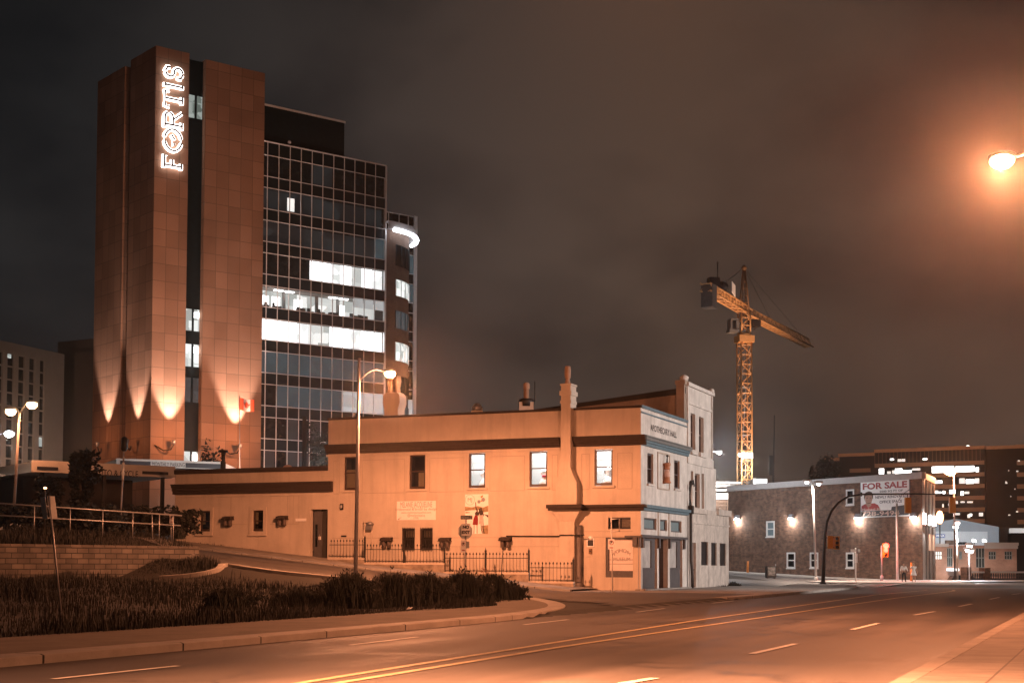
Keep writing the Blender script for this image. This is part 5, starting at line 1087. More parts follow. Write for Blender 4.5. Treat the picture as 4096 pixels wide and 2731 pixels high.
# ------------------------------------------------------------------ far office with lit floors
P52 = crop(3700, 1750, 5.227)
fL = at_y(3498, 1810, 400.); fR = at_y(3936, 1796, 385.); FO = Frame((fL.x, fL.y, 0), math.atan2(fR.y - fL.y, fR.x - fL.x)); FW = (fR - fL).length
fo = fthing('far_office_block', 'distant long office block with banded floors, some brightly lit', 'building', FO)
FX = lambda px, py: FO.fy(px, py)[0]; FZ = lambda px, py: FO.fy(px, py)[1]
zr_ = FZ(3720, 1802); wx = FW
band = mat('tan_spandrel', (.33, .22, .16), .85, .15, .2); dkw = mat('dark_curtain_wall', (.010, .011, .013), .6, .4, .3, spec=.1)
xe = FX(3998, 1800)
k = MB(); k.box(0, wx, .3, 20, -6, zr_); k.box(-11, -.0, 3, 20, -6, zr_ - .6); k.box(-16, -11, 6, 20, -6, zr_ - 1.5); k.box(wx, wx + 18, 2.5, 20, -6, zr_); k.box(wx + 18, wx + 60, 6, 22, -6, zr_ - 1.5); k.build('dark_wall', dkw, fo)
k = MB(); zt = FZ(3720, 1802)
for a, b, y, dz in ((0, wx, 0, 0), (-11.2, -.01, 2.7, -.6), (-16.2, -11.21, 5.7, -1.5), (wx + .01, wx + 8, 2.2, 0), (wx + 8.1, wx + 18, 1.0, 0), (wx + 18.1, wx + 60, 5.7, -1.5)): k.box(a - .1, b + .1, y, y + 8, zt + dz, zt + dz + .9)
k.build('roof_band', mat('warm_roof_band', (.50, .30, .18), .7, .15, .3), fo)
fpitch = FZ(3850, 1890) - FZ(3850, 1936.5); zb0_ = FZ(3850, 1843); zb1_ = FZ(3850, 1859)
k = MB()
for i in range(8): k.box(0, wx, 0, .32, zb1_ - i * fpitch, zb0_ - i * fpitch)
k.build('floor_band', band, fo)
k = MB()
for i in range(8): a = FX(3997, 1860); k.box(wx + 8.3, wx + 17.6, .9, 2.6, zb1_ - i * fpitch - .3, zb0_ - i * fpitch - .3)
for i in range(8): k.box(-8, -2, 2.8, 3.1, zb1_ - i * fpitch - 1, zb0_ - i * fpitch - 1)
k.build('stair_tower_band', band, fo)
k = MB()
for i in range(28): x = i * wx / 28; k.box(x - .06, x + .06, .2, .299, zb0_, zr_)
k.build('top_mullion', mat('brown_mullion', (.16, .10, .07)), fo)
farlit = emit('far_lit_white', (1, 1, .98), 4.0); farlit2 = emit('far_lit_dim', (1, .97, .92), .9)
LI = [(3515, 3535, 1873, 1895, 2), (3548, 3562, 1884, 1894, 1), (3568, 3588, 1880, 1893, 1), (3580, 3608, 1873, 1893, 2), (3610, 3645, 1880, 1893, 2), (3648, 3680, 1872, 1880, 1), (3727, 3815, 1864, 1889, 2), (3822, 3896, 1863, 1886, 2), (3902, 3914, 1868, 1886, 2), (3740, 3768, 1921, 1932, 2), (3836, 3858, 1912, 1933, 1), (3863, 3895, 1916, 1933, 2), (3899, 3916, 1912, 1932, 1), (3740, 3764, 1966, 1972, 2), (3842, 3853, 1964, 1980, 2), (3857, 3876, 1965, 1974, 1), (3868, 3890, 2004, 2010, 1), (3792, 3800, 2012, 2022, 1), (3768, 3774, 2014, 2028, 1), (3560, 3575, 1833, 1840, 2), (3590, 3620, 1835, 1845, 1), (3690, 3708, 1832, 1838, 2), (3869, 3880, 2056, 2070, 1)]
rl_ = random.Random(23)
for fl in range(1, 7):                                             # scattered lit rooms on the lower floors
    for q in range(7):
        a = 3500 + rl_.random() * 420; wv = rl_.choice((6, 10, 16, 24)); y0_ = 1863 + 46.6 * fl + rl_.uniform(0, 8)
        if rl_.random() < .8: LI.append((a, a + wv, y0_, y0_ + rl_.uniform(6, 16), rl_.choice((1, 1, 2))))
for q in range(9): a = 4004 + rl_.random() * 80; y0_ = 1830 + rl_.random() * 230; LI.append((a, a + rl_.choice((4, 8)), y0_, y0_ + 5, 1))
for a, b, c_, d, s in LI:
    x0, x1, z0, z1 = FO.ry(a, c_, b, d); k = MB(); k.box(x0, x1, .2, .285, z0, z1); k.build('lit_window', farlit if s == 2 else farlit2, fo)
k = MB(); k.box(FX(3645, 1790), FX(3862, 1790), 6, 16, zr_ + .5, FZ(3760, 1778)); k.build('roof_plant_room', band, fo); k = MB(); k.ball((FX(3868, 1791), 1, FZ(3868, 1791)), .8); k.build('roof_floodlight', farlit, fo)

# ------------------------------------------------------------------ grey gabled hall and pink building
G4 = crop(3700, 2000, 3.919)
gL = at_y(3700, 2200, 205.); gR = at_y(3995, 2200, 205.); GB = Frame((gL.x, gL.y, 0), 0.)
t = fthing('gabled_shed', 'grey metal clad gabled shed with pale front and blue board', 'building', GB)
X_ = lambda px, py, y=0.: GB.fy(px, py, y)[0]; Z_ = lambda px, py, y=0.: GB.fy(px, py, y)[1]
k = MB(); k.extr([(X_(3655, 2100), 0, -2), (X_(3995, 2100), 0, -2), (X_(3995, 2106), 0, Z_(3995, 2106)), (X_(3822, 2076), 0, Z_(3822, 2074)), (X_(3655, 2100), 0, Z_(3655, 2104))], (0, 30, 0)); k.build('clad_wall', mat('blue_grey_cladding', (.26, .28, .29), .6, .12, .6), t)
k = MB(); k.box(X_(3690, 2140), X_(3949, 2140), -.15, -.01, -2, Z_(3949, 2125)); k.build('pale_front', mat('pale_cladding', (.52, .53, .52), .6, .1, .5), t)
k = MB(); k.box(X_(3741, 2140), X_(3778, 2140), -.3, -.16, Z_(3760, 2150), Z_(3760, 2134)); k.build('blue_board', mat('blue_board', (.10, .14, .32), .5), t); k = MB(); put_text(k, 'MAX', .5, lambda x, y: (X_(3759, 2140) + x, -.31, Z_(3759, 2142) + y), 1.1, bold=.02); k.build('board_lettering', signwhite, t)
k = MB(); k.box(X_(3828, 2170), X_(3862, 2170), -.5, -.16, Z_(3840, 2177), Z_(3840, 2167)); k.build('high_window', darkglass, t); k = MB(); k.box(X_(3778, 2170), X_(3822, 2170), -.9, -.16, Z_(3800, 2178), Z_(3800, 2160)); k.build('porch_hood', brickred, t)
GBT = t
pL = at_y(3700, 2277, 176.); PK = Frame((pL.x, pL.y, 0), 0.)
t = fthing('pink_brick_building', 'single storey pink brick building with pale cornice and square windows', 'building', PK)
X_ = lambda px, py=2230, y=0.: PK.fy(px, py, y)[0]; Z_ = lambda px, py, y=0.: PK.fy(px, py, y)[1]
pw = [PK.ry(*crect(G4, *r)) for r in ((165, 800, 268, 925), (345, 748, 432, 1040), (530, 800, 582, 925), (798, 748, 935, 1055), (998, 803, 1112, 925), (1248, 800, 1364, 925))]
k = MB(); z1p = Z_(3950, 2180); k.wall(X_(3640), X_(4067), -2, z1p, pw, .25); k.quad((X_(4067), 0, -2), (X_(4067), 12, -2), (X_(4067), 12, z1p), (X_(4067), 0, z1p)); k.quad((X_(3640), 0, z1p - .05), (X_(4067), 0, z1p - .05), (X_(4067), 12, z1p - .05), (X_(3640), 12, z1p - .05)); k.build('brick_wall', pinkwall, t)
k = MB(); k.box(X_(3940), X_(4072), -.3, .3, z1p - .0, z1p + .35); k.box(X_(3938), X_(4070), -.2, -.001, z1p - .4, z1p - .01); k.box(X_(3640), X_(3793), -.25, .3, z1p - .2, z1p + .2); k.build('cornice', mat('pale_cladding', (.52, .53, .52)), t)
for i, h in enumerate(pw):
    f = MB(); n_ = 4 if h[3] - h[2] > 5 else 2
    for j in range(4): x = h[0] + (h[1] - h[0]) * j / 3; f.box(x - .05, x + .05, .04, .1, h[2], h[3])
    for j in range(n_ + 1): z = h[2] + (h[3] - h[2]) * j / n_; f.box(h[0], h[1], .045, .095, z - .05, z + .05)
    o = f.build('window', mat('teal_frame', (.22, .27, .28)), t); p = MB(); p.quad((h[0], .12, h[2]), (h[1], .12, h[2]), (h[1], .12, h[3]), (h[0], .12, h[3])); p.build('pane', farlit2 if i == 0 else mat('dark_teal_glass', (.02, .035, .04), .15, .3, 1), o)
k = MB(); k.box(X_(3785), X_(3820), -1.6, -.02, Z_(3800, 2282), Z_(3800, 2272)); k.build('door_canopy', emit('lit_canopy', (.8, .92, 1), 1.6), t)
for px in (3898, 3939):
    p = at_y(px, 2172, 178.); q = thing('roof_floodlight', 'small floodlight on the pink building roof ' + ('by the tall glazing', 'by the pale cornice end')[px > 3900], 'floodlight', (p.x, 178., z1p)); k = MB(); k.tube([(0, 0, -.05), (0, 0, .5)], .04, 6); k.build('stem', iron, q); k = MB(); k.extr([(-.25, 0, .45), (.25, 0, .45), (.18, .2, .75), (-.18, .2, .75)], (0, .12, .05)); k.build('lamp_head', emit('white_lens', (1, .95, .9), 14), q); light('flood', q, (0, .6, .9), COOL, 14000, .2, spot=150, blend=.6, aim=(0, 1, .12))
light('band_fill', fo, (wx * .45, -60, 8), (1, .50, .28), 45000, .5, spot=130, blend=.8, aim=(0, 1, .22))  # added light with no lamp object, warms the far office bands
# far right block and its lit levels
t = thing('distant_grey_block', 'dark distant block with pale lit levels past the pink building', 'building', tuple(at_y(4040, 2200, 240.).xy) + (0,), 0.0)
LB = Frame(t.location, 0); k = MB(); k.box(LB.fy(3998, 2200)[0], 30, 0, 15, -3, LB.fy(4000, 2108)[1]); k.build('wall', mat('dark_render', (.085, .068, .062)), t); k = MB(); k.box(LB.fy(4036, 2130)[0], 30, -1, -.02, LB.fy(4040, 2144)[1], LB.fy(4040, 2112)[1]); k.box(LB.fy(4078, 2130)[0], 30, -.9, -.02, LB.fy(4040, 2222)[1], LB.fy(4040, 2202)[1]); k.build('lit_level', emit('lit_level_pale', (1, .96, .92), .5), t)
k = MB(); k.box(LB.fy(4022, 2150)[0], LB.fy(4080, 2150)[0], -3, -1.02, -3, LB.fy(4040, 2132)[1]); k.build('dark_annex', dkw, t)
# balustrade wall by the crossing
bl0, bl1 = on_z(3872, 2324, 0), on_z(4180, 2323, 0); BF = Frame((bl0.x, bl0.y, 0), math.atan2(bl1.y - bl0.y, bl1.x - bl0.x)); Lb = (bl1 - bl0).length
t = fthing('balustrade_wall', 'low dark balustrade wall with pale coping beyond the crossing', 'wall', BF)
zt = BF.fy(4020, 2284)[1]; dkst = mat('dark_stone', (.07, .066, .066), .85, .35, 1.5); cop = mat('pale_coping', (.55, .56, .56), .6, .2, 2)
k = MB(); k.box(-.1, Lb, 0, .35, -.3, .28); k.build('plinth', dkst, t)
k = MB(); k.box(-.3, Lb + .1, -.12, .45, zt - .16, zt); k.build('coping', cop, t)
n = int(Lb / .3); k = MB()
for i in range(n): k.lathe((.2 + i * Lb / n, .17, .28), [(.09, 0), (.05, .08), (.1, .25), (.05, .5), (.09, zt - .45)], 6)
k.build('balusters', dkst, t)
k = MB(); k.box(-.35, .25, -.2, .6, -.3, zt + .4); k.box(BF.fy(3945, 2280)[0] - .35, BF.fy(3945, 2280)[0] + .35, -.2, .6, -.3, zt + .35); k.build('pier', brickred, t)

# ------------------------------------------------------------------ tower crane
CB = at_y(2977, 1344, 230.); CR = thing('tower_crane', 'tall yellow lattice tower crane with lit mast base', 'crane', (CB.x, CB.y, 0), R(14))
zt = CB.z; hw = 1.0
def lattice(m, A, B, w_, h_=None, n=20, r=.08, tri=False, rb=.045):
    """straight box or triangular truss from A to B"""
    A, B = Vector(A), Vector(B); d = (B - A).normalized(); up = Vector((0, 0, 1)) if abs(d.z) < .9 else Vector((0, 1, 0)); s = d.cross(up).normalized(); u = s.cross(d).normalized(); h_ = h_ or w_
    offs = [s * w_ / 2 - u * h_ / 2, -s * w_ / 2 - u * h_ / 2] + ([u * h_ / 2] if tri else [-s * w_ / 2 + u * h_ / 2, s * w_ / 2 + u * h_ / 2])
    for o in offs: m.tube([A + o, B + o], r, 5)
    k_ = len(offs)
    for i in range(n):
        p, q = A.lerp(B, i / n), A.lerp(B, (i + 1) / n)
        for j in range(k_):
            a, b = offs[j], offs[(j + 1) % k_]; m.tube([p + a, p + b], rb, 4, caps=False); m.tube([p + a, q + b] if i % 2 else [p + b, q + a], rb, 4, caps=False)
    return m
k = MB(); lattice(k, (0, 0, -2), (0, 0, zt), 1.8, n=26, r=.13, rb=.06); k.build('mast', cranem, CR)
k = MB(); k.tube([(-.5, .2, -2), (.4, .2, zt * .22), (-.3, .2, zt * .24), (.4, .2, zt * .5), (-.3, .2, zt * .52), (.4, .2, zt * .8), (-.3, .2, zt * .82), (.3, .2, zt)], .06, 5); 
for i in range(5): k.box(-.8, .8, -.8, .8, zt * (.18 + .2 * i), zt * (.18 + .2 * i) + .08)
k.build('mast_ladder', galv, CR)
k = MB(); k.box(-1.3, 1.3, -1.2, 1.2, zt - 1.1, zt); k.lathe((0, 0, zt), [(1.1, 0), (1.2, .2), (1.0, .45)], 14); k.build('slewing_ring', cranem, CR)
k = MB(); lattice(k, (0, 0, zt + .4), (0, 0, zt + 4.2), 1.5, n=3, r=.14, rb=.08); k.build('turntable_frame', cranem, CR)
zj = zt + 4.3; TJ = at_y(3238, 1384, 265.); TC = at_y(2822, 1185, 211.); iM = Matrix.Rotation(-R(14), 4, 'Z')
def cl(p): return iM @ Vector((p.x - CB.x, p.y - CB.y, 0))
j1, c1 = cl(TJ), cl(TC); jd = j1.normalized(); j1.z = c1.z = zj; jb = jd * .8; jb.z = zj
k = MB(); lattice(k, jb, j1, 1.5, 1.5, 30, .13, True, .06); k.build('jib', cranem, CR)
cb_ = -jd * .8; cb_.z = zj
k = MB(); lattice(k, cb_, c1, 1.5, 1.1, 12, .15, False, .06); k.build('counter_jib', cranem, CR)
k = MB(); sd = Vector((-jd.y, jd.x, 0)); k.extr([cb_ + sd * .6 + Vector((0, 0, .5)), c1 + sd * .6 + Vector((0, 0, .5)), c1 - sd * .6 + Vector((0, 0, .5)), cb_ - sd * .6 + Vector((0, 0, .5))], (0, 0, .06)); k.build('counter_jib_deck', cranem, CR)
k = MB(); za_ = at_y(2974, 1072, 230.).z
apx = Vector((0, 0, za_))
for s1 in (-.6, .6):
    for s2 in (-.6, .6): k.tube([(s1, s2, zj), apx + Vector((s1 * .2, s2 * .2, 0))], .11, 5)
for i in range(6):
    f = i / 6; r_ = .6 * (1 - f) + .12 * f; z = zj + (za_ - zj) * f; k.tube([(-r_, -r_, z), (r_, -r_, z), (r_, r_, z), (-r_, r_, z), (-r_, -r_, z)], .05, 4)
k.ball(tuple(apx), .45); k.build('apex_frame', mat('dark_crane_paint', (.20, .10, .04), .6), CR)
k = MB(); e_ = c1 + Vector((0, 0, .6)); m1 = jb.lerp(j1, .35) + Vector((0, 0, .8)); m2 = jb.lerp(j1, .85) + Vector((0, 0, .8))
for p in (e_.lerp(cb_, .25), m1, m2): k.tube([apx, p], .05, 4)
k.build('pendant_line', iron, CR)
k = MB(); e_ = c1.lerp(cb_, .06)
for i in range(3): f = c1.lerp(cb_, .03 + .034 * i); k.extr([f + sd * .9 + Vector((0, 0, .6)), f - sd * .9 + Vector((0, 0, .6)), f - sd * .9 - Vector((0, 0, 2.9)), f + sd * .9 - Vector((0, 0, 2.9))], jd * .8)
k.build('counterweight', mat('dark_concrete', (.09, .095, .10), .9, .3, 2), CR)
k = MB(); f = c1.lerp(cb_, .2); k.box(f.x - .8, f.x + .8, f.y - .7, f.y + .7, zj + .62, zj + 2.1); f2 = c1.lerp(cb_, .42); k.ball((f2.x, f2.y, zj + 1.5), 1.1, 1.1, .95); k.tube([(f.x + .7, f.y, zj + 2.0), (f.x + .7, f.y, zj + 4.6)], .09, 5); k.build('winch_drum', blackm, CR)
k = MB(); f2 = c1.lerp(cb_, .5) - sd * 1.2; k.extr([f2 + Vector((0, 0, .9)), f2 + jd * 1.6 + Vector((0, 0, .4)), f2 + jd * 1.6 + Vector((0, 0, 2.2)), f2 + Vector((0, 0, 2.6))], sd * .08); k.build('banner_board', signwhite, CR)
k = MB(); k.box(-2.9, -1.2, -.9, .7, zt + .4, zt + .9); k.box(-2.6, -1.2, -.8, .6, zt + 2.5, zt + 2.7); k.box(-2.7, -2.5, -.85, .65, zt + .9, zt + 2.5); k.box(-1.7, -1.2, -.8, .6, zt + .9, zt + 2.4); k.build('operator_cab', mat('cab_grey', (.15, .15, .15), .4), CR)
k = MB(); f = jb.lerp(j1, .12); k.box(f.x - .8, f.x + .8, f.y - .8, f.y + .8, zj - 2.0, zj - .85); k.tube([(f.x, f.y, zj - 2), (f.x, f.y, zj - 2.6)], .1, 6); k.build('trolley_hook', blackm, CR)
zb = at_y(2979, 1834, 230.).z; zb2 = at_y(2979, 1812, 230.).z
k = MB(); k.box(-.95, .95, -1.12, -1.0, zb, zb2); k.build('lit_banner', emit('crane_banner_white', (1, .98, .95), 3.0), CR)
light('mast_floodlight', CR, (-1.2, -3.2, zb - 1.5), WHITE, 2600, .2); light('jib_fill', CR, (5.0, -16.0, 5), (1, .52, .27), 125000, .3, spot=70, blend=.8, aim=(-2, 12, 33))  # the second light is added fill for the jib, no lamp stands there
k = MB(); k.ball((-1.35, -1.3, zb + .5), .3); k.build('mast_lamp', emit('white_lens', (1, .95, .9), 14), CR)
# site things behind the brick wall
t = thing('site_steel_frame', 'pale lit steel deck frame in the gap by the brick building', 'scaffold', tuple(at_y(2890, 2000, 205.).xy) + (0,), 0.)
SF = Frame(t.location, 0); k = MB()
for py, h_ in ((1926, .3), (1940, .25), (1955, .3), (1972, .9)): z = SF.fy(2890, py)[1]; k.box(SF.fy(2850, py)[0], SF.fy(2965 if py < 1945 else 2914, py)[0], -.2, .2, z - h_, z)
k.build('beam', polewhite, t); k = MB()
for px in (2868, 2876, 2884, 2892, 2900, 2909): x = SF.fy(px, 2000)[0]; k.box(x - .1, x + .1, -.1, .1, 0, SF.fy(px, 1985)[1])
for py in (2005, 2020): z = SF.fy(2890, py)[1]; k.box(SF.fy(2850, py)[0], SF.fy(2914, py)[0], -.05, .05, z - .08, z + .08)
k.build('upright', mat('rusty_steel', (.34, .22, .16), .7), t); light('site_light', t, (-1, -3, SF.fy(2890, 1950)[1] + 1), WHITE, 2600, .3)
t = thing('site_cabin', 'bright white lit cabin end above the brick parapet', 'cabin', tuple(at_y(3040, 1925, 215.).xy) + (0,), 0.)
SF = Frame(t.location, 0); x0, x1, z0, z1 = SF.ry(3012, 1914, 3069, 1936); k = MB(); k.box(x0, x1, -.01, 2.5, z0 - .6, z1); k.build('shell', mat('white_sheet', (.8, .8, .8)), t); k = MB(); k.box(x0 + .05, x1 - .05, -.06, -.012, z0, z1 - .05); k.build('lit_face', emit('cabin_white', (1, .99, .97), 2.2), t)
for sx in (x0 + .2, x1 - .2): k = MB(); k.box(sx - .1, sx + .1, .5, .7, 0, z0 - .6); k.build('leg', galv, t)

# ------------------------------------------------------------------ lamp posts
lens_o = emit('sodium_lens', (1, .62, .30), 26); lens_w = emit('white_lens', (1, .95, .9), 14)
def cobra(name, label, base, top, head, col, power, polem=polegrey, lens=lens_o, r0=.10, r1=.06, lensr=.24, arm=True, group=None, radius=.08, cut=None):
    base, top, head = Vector(base), Vector(top), Vector(head)
    t = thing(name, label, 'street lamp', base, 0, group); b = lambda p: Vector(p) - base
    k = MB(); k.lathe((0, 0, -.2), [(r0 * 1.6, 0), (r0 * 1.6, .35), (r0, .5)], 12); k.tube([(0, 0, .2), b(top)], [r0, r1], 12); k.build('pole', polem, t)
    d = head - top; dh = Vector((d.x, d.y, 0)); dn = dh.normalized() if dh.length > .01 else Vector((1, 0, 0))
    if arm:
        s = b(top) - Vector((0, 0, 1.1)); e = b(head) - dn * .3
        k = MB(); P = []
        for i in range(9): u_ = i / 8; P.append(s + (e - s) * u_ + Vector((0, 0, 1)) * math.sin(u_ * math.pi) * .28 * abs(d.length) * .6 + Vector((0, 0, 0)))
        k.tube(P, .038, 7); k.build('arm', polem, t)
    h = b(head); k = MB(); k.ball((0, 0, 0), .36, .16, .11, 14); o = k.build('lamp_head', polem, t); o.location = h + Vector((0, 0, .08)); o.rotation_euler = (0, 0, math.atan2(dn.y, dn.x))
    k = MB(); k.ball((0, 0, 0), lensr * 1.25, lensr * .9, lensr * .8, 14); q = k.build('lens', lens, t); q.location = h - Vector((0, 0, .06)); q.rotation_euler = (0, 0, math.atan2(dn.y, dn.x))
    lp = h - Vector((0, 0, .06 + lensr * .8 + radius * .75))
    if power and cut:
        light('lamp_light', t, lp, col, power, radius, spot=cut[0], blend=cut[1], aim=(0, 0, -1))
        if cut[2]: light('lamp_glow', t, lp, col, power * cut[2], radius)
    elif power: light('lamp_light', t, lp, col, power, radius)
    return t
# the one lighting the render
bA = at_y(1422, 2330, 66.); bA.z = H(bA.x, bA.y); tA = at_y(1448, 1432, 66.); tA.x = bA.x + .08; hA = at_y(1560, 1490, 66.); hA.y = 67.2; hA = at_y(1560, 1490, 67.2)
cobra('street_lamp', 'tall grey street lamp glowing orange in front of the rendered hall', bA, tA, hA, SOD, 16500, lensr=.24, cut=(180, .3, .2))
# big one at the road side, its post outside the picture
hB = at_y(4008, 635, 36.); bB = Vector((hB.x + 2.4, hB.y - 1.0, .14)); tB = Vector((hB.x + 2.4, hB.y - 1.0, hB.z + .3))
cobra('street_lamp', 'huge orange glowing street lamp high over the near kerb', bB, tB, hB, (1.0, .33, .14), 27000, lensr=.25, radius=.09)
# near lamp over the camera pavement
cobra('street_lamp', 'street lamp over the near lanes, out of the picture above', (6.4, 12.0, .14), (6.4, 12.0, 9.6), (1.2, 13.2, 9.4), (1.0, .36, .16), 115000, cut=(110, 1.0, .0))
# white road lamp farther along the near kerb
t = cobra('street_lamp', 'white street lamp along the near kerb past the picture edge', (47, 70, .14), (47, 70, 11.6), (45, 70, 11.4), (1, .93, .88), 0, lens=lens_w, polem=polewhite)
light('lamp_light', t, (-2.4, 0, 10.9), (1, .90, .84), 53000, .25, spot=44, blend=.6, aim=Vector((11, 87, 7.5)) - Vector((44.6, 70, 11.0)))
def dbl(label, base, zt, heads, cols, power, name='twin_street_lamp', polem=polewhite, lens=lens_w, r0=.11, lensr=.25, top=None, wide=160):
    base = Vector(base); t = thing(name, label, 'street lamp', base); tp = Vector(top) - base if top is not None else Vector((0, 0, zt - base.z))
    k = MB(); k.lathe((0, 0, -.2), [(r0 * 1.7, 0), (r0 * 1.7, .3), (r0, .45)], 12); k.tube([(0, 0, .2), tp], [r0, r0 * .65], 10); k.build('pole', polem, t)
    for hd in heads:
        h = Vector(hd) - base; k = MB(); s = tp - Vector((0, 0, .1)); e = h; mid = (s + e) / 2 + Vector((0, 0, .35)); k.tube([s, s.lerp(mid, .5) + Vector((0, 0, .1)), mid, e], .05, 6); k.build('arm', polem, t)
        k = MB(); k.ball(tuple(h + Vector((0, 0, .1))), .42, .3, .13); k.build('lamp_head', polem, t); k = MB(); k.ball(tuple(h - Vector((0, 0, .08))), lensr * 1.2, lensr, lensr); k.build('lens', lens, t)
        if power: light('lamp_light', t, h - Vector((0, 0, .2 + lensr)), cols, power, .12, spot=wide, blend=.35, aim=(0, 0, -1))
    return t
cobra('street_lamp', 'white lamp standing behind the low wing by the garage', (-14.5, 119, 2), (-14.5, 119, 7.6), (-16, 118.5, 7.5), (.9, .95, 1), 6500, lens=lens_w)
cobra('street_lamp', 'white street lamp over the crossing past the picture edge', (53, 106, .14), (53, 106, 10.4), (50, 108, 10.2), WHITE, 12000, lens=lens_w, polem=polewhite, cut=(165, .5, .0))  # added out of view to light the walkers and the crossing
t = thing('floodlight', 'floodlight in the yard behind the low wing aimed at the tower', 'floodlight', (-21, 124, 2)); k = MB(); k.tube([(0, 0, -.3), (0, 0, 5.2)], .08, 8); k.build('post', iron, t); k = MB(); k.box(-.3, .3, -.2, .1, 5.2, 5.6); k.build('lamp_head', iron, t)
light('flood', t, (-.15, .35, 5.6), (1, .42, .22), 34000, .2, spot=58, blend=.9, aim=Vector((-34, 152, 34)) - Vector((-21, 124, 7.6)))  # added flood, gives the tower its broad orange light
cobra('street_lamp', 'white lamp in the yard between the hall and the tower', (-6, 140, 2), (-6, 140, 9), (-8, 139.5, 8.8), (.9, .95, 1), 5500, lens=lens_w)  # added, unseen behind the hall, whitens the curtain wall mullions
g_ = on_ground(3262, 2313, .16); Yp = 128.
g_ = at_y(3264, 2320, Yp); g_.z = H(g_.x, g_.y) + .1
dbl('tall white twin lamp post in front of the brown brick wall', g_, at_y(3252, 1935, Yp).z, [at_y(3227, 1925, Yp), at_y(3275, 1932, Yp)], (1, .74, .58), 4200, top=at_y(3251, 1936, Yp), lensr=.15)
Yl = 95.; b0 = at_y(52, 1985, Yl); b0.z = 3.0; tp = at_y(79, 1652, Yl)
dbl('leaning orange twin lamp post before the pale office block', b0, tp.z, [at_y(43, 1640, Yl), at_y(128, 1613, Yl)], SOD, 900, lens=lens_o, top=tp, lensr=.3, polem=mat('tan_pole_paint', (.5, .42, .36)))
Yw = 150.; hd = at_y(2877, 1807, Yw)
cobra('street_lamp', 'white lamp head poking out beside the white house', (hd.x - 2.2, Yw, .5), (hd.x - 2.2, Yw, hd.z + .3), hd, COOL, 3500, lens=lens_w, polem=polewhite, lensr=.22)
Yw = 118.; hd = at_y(37, 1732, Yw)
cobra('street_lamp', 'blue white lamp low before the pale office block windows', (hd.x - 1.6, Yw, 3), (hd.x - 1.6, Yw, hd.z + .2), hd, COOL, 700, lens=emit('cool_lens', (.85, .9, 1), 14), lensr=.34)
cobra('street_lamp', 'dim orange street lamp low at the foot of the pale office block', (-66, 190, 1), (-66, 190, 7.6), (-64.5, 190, 7.4), (1, .60, .40), 30000, lens=lens_o)  # added to lighten the pale office wall
Yw = 150.; hd = at_y(3800, 1882, Yw); zb_ = H(hd.x, Yw)
cobra('street_lamp', 'orange star bright lamp high before the distant lit office', (at_y(3818, 2100, Yw).x, Yw, zb_), (at_y(3818, 2100, Yw).x, Yw, hd.z + .2), hd, SOD, 5000, lensr=.52)
Yw = 165.; p_ = at_y(3828, 2110, Yw); zb_ = H(p_.x, Yw)
dbl('white post lamp before the grey gabled shed', (p_.x, Yw, zb_), p_.z - .3, [at_y(3828, 2088, Yw), at_y(3823, 2104, Yw)], (1, .84, .74), 9000, name='post_lamp', lensr=.28, wide=179)
Yw = 129.; p_ = at_y(3876, 2210, Yw)
dbl('bright white lamp post standing by the balustrade wall', (p_.x, Yw, -.1), p_.z, [at_y(3871, 2196, Yw), at_y(3884, 2200, Yw), at_y(3878, 2180, Yw)], COOL, 1000, name='post_lamp', lensr=.2, r0=.05)
p_ = at_y(3759, 2068, 190.)
t = thing('orange_beacon', 'small orange lamp at the edge of the pale end wall', 'lamp', (p_.x, p_.y, -1)); k = MB(); k.tube([(0, 0, 0), (0, 0, p_.z + .8)], .09, 6); k.build('pole', iron, t); k = MB(); k.ball((0, 0, p_.z + 1), .5, .4, .9); k.build('lens', emit('orange_lens', (1, .45, .2), 8), t)
# plain posts
def post(name, label, cat, px0, py0, px1, py1, Y, r0, r1, m, base=None, group=None):
    a, b = at_y(px0, py0, Y), at_y(px1, py1, Y); z0 = H(a.x, a.y) if base is None else base
    a.z = z0; t = thing(name, label, cat, a, 0, group); k = MB(); k.tube([(0, 0, -.2), b - a], [r0, r1], 8); k.build('pole', m, t); return t, b - a
t, tp = post('white_mast', 'slim white mast before the sale board with short bent tip', 'mast', 3590, 2320, 3587, 2012, 131., .13, .09, polewhite, .1)
k = MB(); k.tube([tp, tp + Vector((.5, 0, .8)), tp + Vector((1.2, 0, 1.3))], .04, 6); k.build('bent_tip', galv, t)
t, tp = post('dark_mast', 'very tall thin dark mast rising behind the brick parapet', 'mast', 3085, 1990, 3098, 1660, 215., .22, .08, mat('black_mast', (.012, .012, .012), .9), 0)
k = MB(); k.box(-.3, .3, -.2, .2, 15, 18); k.build('equipment_box', mat('black_mast', (.012, .012, .012)), t)
t, tp = post('thin_pole', 'thin leaning pole with a shiny sleeve before the garage fascia', 'pole', 480, 2040, 497, 1775, 88., .06, .05, polegrey, 3.0)
k = MB(); k.tube([tp * .62, tp * .8], .09, 8); k.build('glint_sleeve', mat('glint_white', (.8, .85, .88), .25), t); k = MB(); k.lathe(tuple(tp - Vector((0, 0, .45))), [(.1, 0), (.2, .1), (.2, .8), (.08, .9)], 10); k.build('dark_head', blackm, t)  # pale band stands in for a white reflection on the pole
t, tp = post('dark_roof_pole', 'dark pole sticking up behind the low wing roof', 'pole', 1222, 1900, 1218, 1665, 108., .24, .16, mat('dark_wood_pole', (.03, .027, .026), .9), 0)
t, tp = post('leaning_stake', 'thin dark leaning stake in front of the iron fence', 'stake', 2001, 2335, 2012, 2192, 72., .025, .02, iron)
t, tp = post('orange_marker', 'orange marker post at the foot of the brick wall', 'marker', 2990, 2290, 2992, 2243, 156., .13, .11, mat('marker_orange', (.7, .22, .04), .5), .7)
